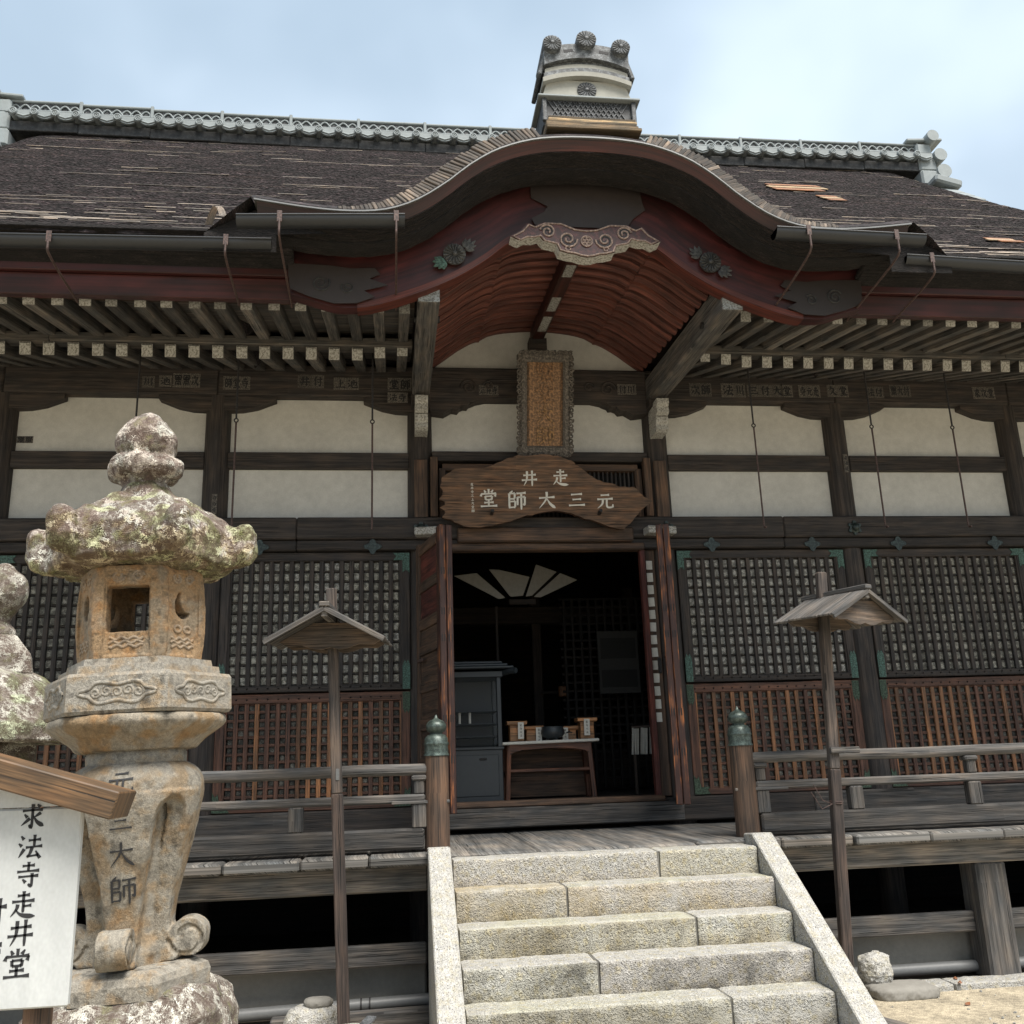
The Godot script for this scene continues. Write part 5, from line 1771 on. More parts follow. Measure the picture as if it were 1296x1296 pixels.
# pasted name papers on the beams: thin dark-backed slips with black characters
func build_stickers(hall: Node3D) -> void:
	var rows := [
		[-3.86, 5.42, 0.10, 0.10, ["river"]], [-3.70, 5.43, 0.10, 0.10, ["pond"]], [-3.50, 5.44, 0.24, 0.13, ["seal", "seal", "next"]], [-3.02, 5.42, 0.24, 0.12, ["teacher", "hall", "temple"]],
		[-2.36, 5.45, 0.12, 0.12, ["well"]], [-2.23, 5.45, 0.10, 0.12, ["attach"]], [-2.01, 5.43, 0.11, 0.11, ["up"]], [-1.89, 5.43, 0.11, 0.11, ["pond"]], [-1.42, 5.43, 0.22, 0.12, ["hall", "teacher"]], [-1.44, 5.26, 0.18, 0.09, ["law", "temple"]],
		[-0.52, 5.37, 0.18, 0.09, ["three", "well", "temple"]], [0.92, 5.40, 0.18, 0.10, ["attach", "river"]],
		[1.72, 5.42, 0.22, 0.13, ["next", "teacher"]], [2.02, 5.42, 0.13, 0.14, ["law"]], [2.15, 5.42, 0.10, 0.14, ["river"]], [2.30, 5.42, 0.12, 0.12, ["three"]], [2.43, 5.42, 0.11, 0.12, ["attach"]], [2.56, 5.42, 0.11, 0.12, ["great"]], [2.67, 5.42, 0.11, 0.12, ["hall"]],
		[2.92, 5.42, 0.22, 0.12, ["temple", "origin", "run"]], [3.18, 5.43, 0.10, 0.12, ["long"]], [3.30, 5.43, 0.10, 0.12, ["hall"]], [3.66, 5.42, 0.18, 0.11, ["law", "attach"]], [3.95, 5.44, 0.22, 0.12, ["seal", "great", "attach"]], [4.92, 5.43, 0.24, 0.12, ["seek", "next", "hall"]],
	]
	for t in rows:
		var z := 0.1525 if absf(t[0]) < 1.2 else (0.0925 if t[1] < 5.3 else 0.0225)
		if absf(t[0]) < 1.1:
			z = 0.0525
		var o := hold("name_paper", hall, Vector3(t[0], t[1], z))
		obj("slip", bx(Vector3(0, 0, 0.001), Vector3(t[2] + 0.02, t[3] + 0.02, 0.002), grey(r(0.7, 1.25)), Basis(), 0.0005), mats.old_paper, o)
		var n: int = t[4].size()
		for k in n:
			var g := Geo.new()
			flat_glyph(g, t[4][k], Vector3((k - (n - 1) / 2.0) * t[2] / n, 0, 0.0022), Vector3.RIGHT, Vector3.UP, t[2] / n * 0.92, 16.0, 0.0012, t[3] * 0.9)
			obj("character", g, mats.ink, o)
	# one on the plaster at the far left, and two slips on posts
	for t in [[-5.0, 4.86, -0.114, 0.15, 0.07, "seal"], [3.23, 4.62, 0.016, 0.05, 0.20, "law"], [-3.18, 4.18, 0.016, 0.05, 0.20, "temple"]]:
		var o := hold("name_paper", hall, Vector3(t[0], t[1], t[2]))
		obj("slip", bx(Vector3(0, 0, 0.001), Vector3(t[3], t[4], 0.002), grey(1.3), Basis(), 0.0005), mats.old_paper, o)
		var n := 2 if t[3] > t[4] else 3
		for k in n:
			var g := Geo.new()
			var off := Vector3((k - 0.5) * 0.07, 0, 0.0022) if n == 2 else Vector3(0, (1 - k) * 0.06, 0.0022)
			flat_glyph(g, t[5], off, Vector3.RIGHT, Vector3.UP, 0.045 if n == 3 else 0.065, 15.0, 0.0012)
			obj("character", g, mats.ink, o)

func build_steps() -> void:
	var o := thing("stone_staircase", "pale granite staircase with sloping side kerbs leading up to the hall door", "staircase")
	var rises := [1.07, 0.895, 0.71, 0.535, 0.352, 0.17]
	var fronts := [2.20, 2.46, 2.71, 2.98, 3.24, 3.51]
	var cuts := [[0.34], [-0.36], [0.42], [-0.28], [0.43], [-0.1]]
	for k in 6:
		var x0 := -1.09
		var ends: Array = cuts[k] + [1.06]
		for e in ends:
			var l: float = e - x0
			var g := Geo.new()
			var t := r(0.88, 1.06)
			g.tone = Color(t, t * r(0.97, 1.0), t * r(0.90, 0.98))
			rough_block(g, Vector3((x0 + e) / 2, rises[k] - 0.10, fronts[k] - 0.21), Vector3(l - 0.005, 0.20, 0.42), 0.02, 0.006)
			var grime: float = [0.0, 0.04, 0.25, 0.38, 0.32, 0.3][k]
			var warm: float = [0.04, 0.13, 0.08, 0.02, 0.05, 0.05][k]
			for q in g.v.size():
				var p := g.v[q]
				var worn_or_top := smoothstep(0.5, 0.95, g.n[q].y)
				# upward faces paler; risers hold dirt and rust in patches, darker along their foot
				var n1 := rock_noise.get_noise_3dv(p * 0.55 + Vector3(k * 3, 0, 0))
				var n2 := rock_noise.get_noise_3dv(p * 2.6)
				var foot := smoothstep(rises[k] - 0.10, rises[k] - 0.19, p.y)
				var d := clampf(grime * (0.55 + 1.6 * n1 + 0.9 * n2) + 0.22 * foot * (0.6 + n2), 0.0, 0.75) * (1.0 - worn_or_top)
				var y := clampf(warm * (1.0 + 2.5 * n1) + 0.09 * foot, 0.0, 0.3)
				var c := Color(1.0 - 0.10 * y, 1.0 - 0.45 * y, 1.0 - 1.1 * y) * (1.0 - d) * (1.0 + 0.14 * worn_or_top)
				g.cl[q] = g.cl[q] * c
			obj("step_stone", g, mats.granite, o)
			x0 = e
			if e < 1.0:
				obj("mortar", bx(Vector3(e - 0.002, rises[k] - 0.10, fronts[k] - 0.215), Vector3(0.012, 0.185, 0.40), grey(r(0.55, 0.8)), Basis(), 0.002), mats.concrete, o)
	# sloping kerbs: a top cap along the flight down to the ground
	for s in [-1, 1]:
		var x: float = -1.175 if s < 0 else 1.135
		var poly := PackedVector2Array([Vector2(1.93, 0.0), Vector2(1.93, 1.125), Vector2(2.10, 1.135), Vector2(3.68, 0.12), Vector2(3.72, 0.0)])
		var g := Geo.new()
		g.tone = grey(r(0.92, 1.02))
		g.prism(poly, 0.15, Transform3D(Basis(Vector3(0, 0, 1), Vector3.UP, Vector3(-1, 0, 0)), Vector3(x - 0.075, 0, 0)))
		obj("side_kerb", g, mats.granite, o)
		# narrow worn arris strips on the kerb
		g = Geo.new()
		g.bar(Vector3(x, 1.135, 2.10), Vector3(x, 0.12, 3.68), 0.154, 0.02, Vector3.UP, 0.009)
		g.bar(Vector3(x, 1.128, 1.93), Vector3(x, 1.138, 2.105), 0.154, 0.02, Vector3.UP, 0.009)
		obj("kerb_cap", g, mats.granite, o)

# hewn block: every face a fine sheet with its arrises worn
func rough_block(g: Geo, o: Vector3, s: Vector3, round_ := 0.02, amp := 0.005) -> void:
	var h := s / 2
	var n := 10
	for face in 5:
		var nx := 26 if face < 3 else 8
		var rows := []
		for i in nx + 1:
			var row := PackedVector3Array()
			for j in n + 1:
				var a := float(i) / nx * 2 - 1
				var b := float(j) / n * 2 - 1
				# crowd the samples towards the edges
				b = signf(b) * pow(absf(b), 0.6)
				a = signf(a) * pow(absf(a), 0.85)
				var p := Vector3()
				match face:
					0: p = Vector3(a * h.x, b * h.y, h.z)
					1: p = Vector3(a * h.x, h.y, -b * h.z)
					2: p = Vector3(a * h.x, -h.y, b * h.z)
					3: p = Vector3(h.x, b * h.y, -a * h.z)
					4: p = Vector3(-h.x, b * h.y, a * h.z)
				# pull the surface in near arrises
				var q := Vector3(clampf(p.x, -h.x + round_, h.x - round_), clampf(p.y, -h.y + round_, h.y - round_), clampf(p.z, -h.z + round_, h.z - round_))
				var d := p - q
				if d.length() > 1e-5:
					p = q + d.normalized() * round_
				var w := o + p
				var k := rock_noise.get_noise_3dv(w * 1.1) * amp * 1.2 + rock_noise.get_noise_3dv(w * 5.0) * amp * 0.7
				row.append(w + (d.normalized() if d.length() > 1e-5 else Vector3.ZERO) * k)
			rows.append(row)
		g.grid(rows)

func hex_dist(p: Vector3) -> float:
	var m := 0.0
	for k in 3:
		var a := PI / 3 * k
		m = maxf(m, absf(p.x * sin(a) + p.z * cos(a)))
	return m

func stain(g: Geo, f: Callable) -> void:
	for i in g.v.size():
		g.cl[i] = f.call(g.v[i], g.n[i])

var ROOF_TOP := [[0.0, 3.03], [0.09, 2.99], [0.125, 2.925], [0.17, 2.885], [0.24, 2.855], [0.31, 2.805], [0.37, 2.735], [0.42, 2.64], [0.5, 2.52]]

func build_lantern() -> void:
	var o := thing("stone_lantern", "tall lichened stone lantern with crescent window and carved characters beside the steps", "stone lantern", Vector3(-2.525, 0, 4.6))
	o.rotation.z = 0.034
	var nz := noise(91, 3.0, 3)
	# jewel finial over its lotus cup
	var g := Geo.new()
	var f := func(p: Vector3) -> float:
		var d := p.distance_to(Vector3(0, 3.185, 0)) - 0.133
		d = smin(d, caps(p, Vector3(0, 3.22, 0), Vector3(0, 3.30, 0), 0.115, 0.045), 0.06)
		var rr := Vector2(p.x, p.z).length()
		var an := atan2(p.x, p.z)
		var cup := Vector2(maxf(rr - 0.12, 0.0), p.y - 3.065).length() - 0.052 - 0.004 * cos(an * 8.0)
		d = minf(d, cup)
		d = smin(d, maxf(rr - 0.10, absf(p.y - 2.99) - 0.06), 0.03)
		return d + nz.get_noise_3dv(p * 2.0) * 0.016 + nz.get_noise_3dv(p * 7.0) * 0.006
	nets(g, f, Vector3(-0.24, 2.92, -0.24), Vector3(0.24, 3.38, 0.24), 0.012)
	stain(g, func(p: Vector3, n: Vector3) -> Color:
		var k := nz.get_noise_3dv(p * 2.2 + Vector3(7, 0, 0))
		return Color(1.0, 0.92, 0.90).lerp(Color(1.5, 1.5, 1.45), smoothstep(0.06, 0.16, k)))
	obj("jewel", g, mats.lichen, o)
	# hexagonal roof with a ridge to each corner and curled tips
	g = Geo.new()
	var roof_f := func(w0: Vector3) -> float:
		var p := Vector3(w0.x / 0.87, w0.y, w0.z / 0.87)
		var q := hex_dist(p)
		var rr := Vector2(p.x, p.z).length()
		var mix_ := lerpf(q, rr, 0.35)
		var top := lookup(ROOF_TOP, mix_ * 0.87)
		var low := 2.555 + 0.16 * maxf(0.0, mix_ - 0.25)
		var d := maxf(maxf((p.y - top) * 0.8, (low - p.y) * 0.9), q - 0.425)
		# fold to one of six corners
		var an := atan2(p.x, p.z)
		var sec := PI / 3
		var a2 := an - PI / 6
		a2 = a2 - sec * roundf(a2 / sec)
		var u := Vector3(sin(a2) * rr, p.y, cos(a2) * rr)
		d = smin(d, caps(u, Vector3(0, 2.88, 0.20), Vector3(0, 2.715, 0.41), 0.045, 0.072), 0.03)
		var curl := caps(u, Vector3(0, 2.69, 0.42), Vector3(0, 2.66, 0.50), 0.080, 0.074)
		curl = smin(curl, caps(u, Vector3(0, 2.665, 0.51), Vector3(0, 2.735, 0.525), 0.070, 0.060), 0.015)
		d = smin(d, curl, 0.03)
		return d + nz.get_noise_3dv(p * 1.3) * 0.022 + nz.get_noise_3dv(p * 4.0) * 0.011 + nz.get_noise_3dv(p * 11.0) * 0.006
	nets(g, roof_f, Vector3(-0.56, 2.48, -0.56), Vector3(0.56, 3.06, 0.56), 0.0145)
	stain(g, func(p: Vector3, n: Vector3) -> Color:
		var k := nz.get_noise_3dv(p * 1.5)
		var c := Color(1.0, 0.92, 0.90)
		if n.y < 0.15:
			c = Color(1.0, 0.88, 0.68)
		c = c.lerp(Color(1.55, 1.55, 1.5), smoothstep(0.10, 0.2, k + 0.25 * nz.get_noise_3dv(p * 6.0)) * clampf(n.y + 0.6, 0, 1))
		var green := nz.get_noise_3dv(p * 2.0 + Vector3(3, 9, 1)) + 0.25 * smoothstep(0.15, 0.4, p.x) + (0.3 if p.y > 2.86 and p.y < 3.0 else 0.0) + 0.2 * smoothstep(0.1, -0.4, n.y)
		return c.lerp(Color(0.74, 0.80, 0.50), smoothstep(0.18, 0.34, green) * 0.8))
	obj("curled_roof", g, mats.lichen, o)
	# firebox: hollow, a square window in front and crescents beside it
	g = Geo.new()
	var box_f := func(w0: Vector3) -> float:
		var p := Vector3(w0.x / 0.83, w0.y, w0.z / 0.83)
		var q := hex_dist(p)
		var rr := Vector2(p.x, p.z).length()
		var bulge := 0.018 * sin(clampf((p.y - 2.15) / 0.42, 0, 1) * PI)
		var d := smin(lerpf(q, rr, 0.28) - 0.287 - bulge, 9.0, 0.01)
		d = maxf(d, absf(p.y - 2.36) - 0.205)
		d = maxf(d, -(lerpf(q, rr, 0.3) - 0.195))
		# frames: faces sunk a little between broad corners
		for k in 6:
			var a := PI / 3 * k
			var z := p.x * sin(a) + p.z * cos(a)
			if z < 0.1:
				continue
			var x := p.x * cos(a) - p.z * sin(a)
			var sunk := maxf(maxf(absf(x) - 0.112, absf(p.y - 2.355) - 0.175), 0.281 - z)
			d = maxf(d, -sunk)
			var hole := 0.0
			if k % 3 == 0:
				hole = maxf(absf(x) - 0.103, absf(p.y - 2.375) - 0.098)
			elif k % 3 == 1:
				hole = maxf(Vector2(x - 0.012, p.y - 2.40).length() - 0.062, -(Vector2(x - 0.045, p.y - 2.425).length() - 0.06))
			else:
				hole = Vector2(x, p.y - 2.40).length() - 0.055
			d = maxf(d, -hole)
		return d + nz.get_noise_3dv(p * 6.0) * 0.004
	nets(g, box_f, Vector3(-0.31, 2.13, -0.31), Vector3(0.31, 2.60, 0.31), 0.0085)
	stain(g, func(p: Vector3, n: Vector3) -> Color:
		return Color(1.05, 0.88, 0.70).lerp(Color(0.80, 0.82, 0.80), smoothstep(-0.15, 0.25, nz.get_noise_3dv(p * 2.0))))
	obj("firebox", g, mats.carved_rust, o)
	# low carving on the firebox: waves under the window, scrolls above
	for k in [-1, 0, 1]:
		var a: float = PI / 3 * k
		var bs := Basis(Vector3.UP, a)
		g = Geo.new()
		for q in 3:
			var path := []
			for i in 15:
				var t := i / 14.0 * 2 - 1
				path.append(bs * Vector3(t * 0.07, 2.215 + q * 0.016 + 0.006 * sin(t * 9 + q * 2), 0.2315))
			g.tube(path, [0.0075], 6)
		for s in [-1, 1]:
			var sp := []
			for pt in spiral(Vector3(s * 0.04, 2.515, 0.2325), 0.0, 1.5, 0.026, 0.008, s, 16):
				sp.append(bs * pt)
			g.tube(sp, [0.0075], 6)
		if k == 1:
			for c in [-0.03, 0.03]:
				var rp := []
				for i in 13:
					var an := TAU * i / 12
					rp.append(bs * Vector3(c + cos(an) * 0.02, 2.29 + sin(an) * 0.014, 0.2325))
				g.tube(rp, [0.0075], 6, false)
		obj("low_carving", g, mats.carved_rust, o)
	# platform: stepped hexagonal slab with cartouches over a lotus cup
	g = Geo.new()
	var prof := [[0.30, 1.925], [0.385, 1.932], [0.396, 1.945], [0.394, 2.083], [0.384, 2.097], [0.345, 2.10], [0.340, 2.132], [0.312, 2.136], [0.306, 2.163], [0.0, 2.166]]
	g.lathe(Vector3(), prof, 6, true, PI / 6)
	obj("hexagonal_slab", g, mats.carved, o)
	for k in [-1, 0, 1, 2]:
		var a: float = PI / 3 * k
		var bs := Basis(Vector3.UP, a)
		g = Geo.new()
		var path := []
		for i in 49:
			var t := TAU * i / 48
			var ww := 0.140 + 0.012 * cos(t * 6)
			path.append(bs * Vector3(cos(t) * ww, 2.015 + sin(t) * (0.040 + 0.008 * cos(t * 6)), 0.3395))
		g.tube(path, [0.009], 6, false)
		for i in 5:
			var sp := []
			for q in spiral(Vector3(-0.084 + i * 0.042, 2.015 + 0.006 * (i % 2), 0.3385), i * 1.9, 1.3, 0.022, 0.006, 1 if i % 2 else -1, 14):
				sp.append(bs * q)
			g.tube(sp, [0.0075], 6)
		obj("cartouche", g, mats.carved, o)
	g = Geo.new()
	var cup := func(p: Vector3) -> float:
		var rr := Vector2(p.x, p.z).length()
		var q := lerpf(hex_dist(p) * 1.06, rr, 0.5)
		var an := atan2(p.x, p.z)
		var edge := lookup([[1.78, 0.235], [1.80, 0.245], [1.83, 0.275], [1.87, 0.335], [1.90, 0.358], [1.93, 0.35]], p.y) + 0.010 * absf(sin(an * 6.0))
		return maxf((q - edge) * 0.75, absf(p.y - 1.858) - 0.072) + nz.get_noise_3dv(p * 5.0) * 0.004
	nets(g, cup, Vector3(-0.46, 1.77, -0.46), Vector3(0.46, 1.95, 0.46), 0.014)
	stain(g, func(p: Vector3, n: Vector3) -> Color: return Color(1.0, 0.95, 0.88).lerp(Color(0.95, 0.72, 0.48), smoothstep(0.05, 0.25, nz.get_noise_3dv(p * 1.8 + Vector3(4, 4, 4)))))
	obj("lotus_cup", g, mats.carved, o)
	g = Geo.new()
	g.lathe(Vector3(), [[0.19, 1.72], [0.205, 1.735], [0.205, 1.775], [0.19, 1.80]], 28)
	obj("neck_ring", g, mats.carved, o)
	# cat-legged shaft: wide shoulders carried by four tapering legs with scrolled feet
	var leg_r := [[0.98, 0.20], [1.05, 0.172], [1.12, 0.170], [1.2, 0.184], [1.3, 0.208], [1.4, 0.234], [1.5, 0.258], [1.6, 0.277], [1.66, 0.277], [1.705, 0.25], [1.74, 0.19], [1.76, 0.10]]
	g = Geo.new()
	var shaft := func(p: Vector3) -> float:
		var rr := Vector2(p.x, p.z).length()
		var outer := lookup(leg_r, p.y)
		# shoulder, hollow core and a leg on each side
		var d := maxf(maxf((rr - outer) * 0.9, p.y - 1.755), 1.56 - p.y + 0.10 * absf(p.x * p.z) / maxf(rr * rr, 1e-4))
		d = minf(d, maxf(rr - outer * 0.70, maxf(p.y - 1.6, 0.93 - p.y)))
		var u := Vector2(absf(p.x), absf(p.z))
		if u.x > u.y:
			u = Vector2(u.y, u.x)
		# u.x runs across the leg, u.y outwards
		var half := lookup([[0.93, 0.062], [1.1, 0.066], [1.25, 0.083], [1.4, 0.110], [1.5, 0.128], [1.56, 0.150], [1.60, 0.20]], p.y)
		var curved := sqrt(maxf(outer * outer - u.x * u.x * 0.7, 0.0))
		var leg := maxf(maxf(maxf((u.y - curved) * 0.9, curved - 0.085 - u.y), u.x - half), maxf(p.y - 1.62, 0.945 - p.y))
		d = minf(d, leg)
		var c := Vector2(u.y - 0.235, p.y - 1.03)
		var roll := maxf(c.length() - 0.076, u.x - 0.060)
		d = smin(d, roll, 0.012)
		# the spiral cut into both flanks of each scroll
		var sp := c.length() - 0.052 + 0.0075 * atan2(c.y, c.x)
		var groove := maxf(absf(sp) - 0.009, 0.050 - u.x)
		d = maxf(d, -groove)
		return d + nz.get_noise_3dv(p * 2.5) * 0.004
	nets(g, shaft, Vector3(-0.34, 0.91, -0.34), Vector3(0.34, 1.78, 0.34), 0.0105)
	stain(g, func(p: Vector3, n: Vector3) -> Color: return Color(0.98, 0.97, 0.95).lerp(Color(0.88, 0.74, 0.58), smoothstep(0.08, 0.3, nz.get_noise_3dv(p * 1.5 + Vector3(1, 4, 2)))))
	obj("legged_shaft", g, mats.carved, o)
	var keys := ["origin", "three", "great", "teacher"]
	for k in 4:
		var cy: float = [1.662, 1.512, 1.382, 1.245][k]
		var size: float = [0.105, 0.095, 0.105, 0.11][k]
		g = Geo.new()
		brush(g, keys[k], func(p: Vector2, h: float) -> Vector3:
			var x := 0.01 + (p.x - 50) * 0.01 * size
			var y := cy - (p.y - 50) * 0.01 * size
			var rad := lookup(leg_r, y)
			var z := sqrt(maxf(rad * rad - x * x * (0.7 if y < 1.5 else 1.0), 0.0)) + 0.002
			return Vector3(x, y, z + h), 8.5, 0.002)
		obj("carved_character", g, mats.ink, o)
	g = Geo.new()
	g.lathe(Vector3(), [[0.26, 0.83], [0.315, 0.845], [0.32, 0.90], [0.31, 0.925], [0.26, 0.945], [0.0, 0.946]], 6, true, PI / 6)
	obj("foot_slab", g, mats.carved, o)
	rock("base_rock", o, mats.lichen, Vector3(0.0, 0.50, 0), Vector3(0.41, 0.37, 0.40), 0.02, 0.14, 1.7, 3.6)
	rock("ground_rock", o, mats.lichen, Vector3(0, 0.08, 0), Vector3(0.62, 0.22, 0.6), 0.04, 0.2, 4.1, 3.0)

func build_far_lantern() -> void:
	var o := thing("stone_lantern", "grey mossy stone lantern cut off by the left edge of the photo", "stone lantern", Vector3(-3.84, 0, 3.0))
	var nz := noise(95, 3.0, 3)
	var g := Geo.new()
	var f := func(p: Vector3) -> float:
		var rr := Vector2(p.x, p.z).length()
		var d := p.distance_to(Vector3(0, 2.79, 0)) - 0.15
		d = smin(d, caps(p, Vector3(0, 2.87, 0), Vector3(0, 2.93, 0), 0.09, 0.03), 0.08)
		d = smin(d, maxf(rr - 0.06, absf(p.y - 2.60) - 0.1), 0.04)
		d = smin(d, Vector2(maxf(rr - 0.06, 0.0), (p.y - 2.54) * 0.9).length() - 0.04, 0.03)
		return d + nz.get_noise_3dv(p * 2.5) * 0.014
	nets(g, f, Vector3(-0.26, 2.5, -0.26), Vector3(0.26, 3.06, 0.26), 0.016)
	stain(g, func(p: Vector3, n: Vector3) -> Color: return Color(1.2, 1.25, 1.3).lerp(Color(0.9, 0.95, 0.85), smoothstep(0, 0.25, nz.get_noise_3dv(p * 1.7))))
	obj("jewel", g, mats.lichen, o)
	g = Geo.new()
	g.tone = Color(1.15, 1.22, 1.25)
	g.lathe(Vector3(), [[0.235, 2.27], [0.245, 2.30], [0.225, 2.41], [0.13, 2.52], [0.06, 2.55]], 6, true, 0.3)
	obj("upper_cup", g, mats.lichen, o)
	g = Geo.new()
	f = func(p: Vector3) -> float:
		var rr := Vector2(p.x, p.z).length()
		var q := lerpf(hex_dist(p), rr, 0.4)
		var top := lookup([[0.0, 2.33], [0.2, 2.31], [0.31, 2.24], [0.41, 2.12], [0.47, 2.02], [0.54, 1.98]], q)
		return maxf(maxf((p.y - top) * 0.6, 1.895 - p.y), q - 0.51) + nz.get_noise_3dv(p * 2.0) * 0.016
	nets(g, f, Vector3(-0.6, 1.85, -0.6), Vector3(0.6, 2.46, 0.6), 0.024)
	stain(g, func(p: Vector3, n: Vector3) -> Color: return Color(1.15, 1.22, 1.25).lerp(Color(0.82, 0.92, 0.72), smoothstep(-0.05, 0.2, nz.get_noise_3dv(p * 1.7))))
	obj("domed_roof", g, mats.lichen, o)
	g = Geo.new()
	g.tone = Color(0.7, 0.7, 0.66)
	g.lathe(Vector3(), [[0.30, 1.50], [0.31, 1.52], [0.31, 1.88], [0.30, 1.90]], 6, true, 0.3)
	obj("firebox", g, mats.lichen, o)
	g = Geo.new()
	g.tone = Color(0.7, 0.7, 0.66)
	g.lathe(Vector3(), [[0.28, 1.32], [0.42, 1.40], [0.43, 1.49], [0.40, 1.505], [0.0, 1.506]], 6, true, 0.3)
	obj("platform", g, mats.lichen, o)
	g = Geo.new()
	g.tone = Color(0.7, 0.7, 0.66)
	g.lathe(Vector3(), [[0.20, 0.25], [0.19, 0.7], [0.21, 0.8], [0.19, 0.9], [0.20, 1.33]], 24)
	obj("shaft", g, mats.lichen, o)
	g = Geo.new()
	g.lathe(Vector3(), [[0.46, 0.0], [0.46, 0.2], [0.36, 0.27], [0.0, 0.28]], 6, true, 0.3)
	obj("foot_stone", g, mats.lichen, o)

func build_sign() -> void:
	var o := thing("notice_sign", "white notice board with brush characters under a small brown gabled roof", "sign", Vector3(-2.93, 0, 5.8))
	var yaw := Basis()
	obj("white_board", bx(Vector3(0, 1.315, 0), Vector3(1.0, 0.56, 0.03), grey(1.0), yaw, 0.005), mats.sign_white, o)
	# board edge shows to the right
	for s in [-1, 1]:
		obj("roof_board", bx(Vector3(s * 0.307, 1.692, 0.02), Vector3(0.66, 0.082, 0.20), Color(0.8, 0.72, 0.62), Basis(Vector3(0, 0, 1), -s * 0.30), 0.004), mats.sign_brown, o)
		obj("post", bx(Vector3(s * 0.40, 0.62, -0.05), Vector3(0.07, 1.24, 0.06), grey(0.8)), mats.brown_wood, o)
	obj("gable_board", plate(PackedVector2Array([Vector2(-0.5, 0), Vector2(0.5, 0), Vector2(0, 0.15)]), Transform3D(Basis(), Vector3(0, 1.5965, 0.012))), mats.sign_white, o)
	var col := ["seek", "law", "temple", "run", "well", "hall"]
	for k in 6:
		var g := Geo.new()
		var size: float = [0.076, 0.074, 0.073, 0.079, 0.079, 0.082][k]
		flat_glyph(g, col[k], Vector3([0.355, 0.357, 0.358, 0.352, 0.352, 0.350][k], [1.572, 1.484, 1.405, 1.322, 1.243, 1.160][k], 0.0152), Vector3.RIGHT, Vector3.UP, size, 12.5, 0.0008)
		obj("character", g, mats.ink, o)
	# next column, cut by the edge of the frame
	for k in 2:
		var g := Geo.new()
		flat_glyph(g, ["attach", "temple"][k], Vector3(0.262, [1.30, 1.20][k], 0.0152), Vector3.RIGHT, Vector3.UP, 0.095, 12.5, 0.0008)
		obj("character", g, mats.ink, o)

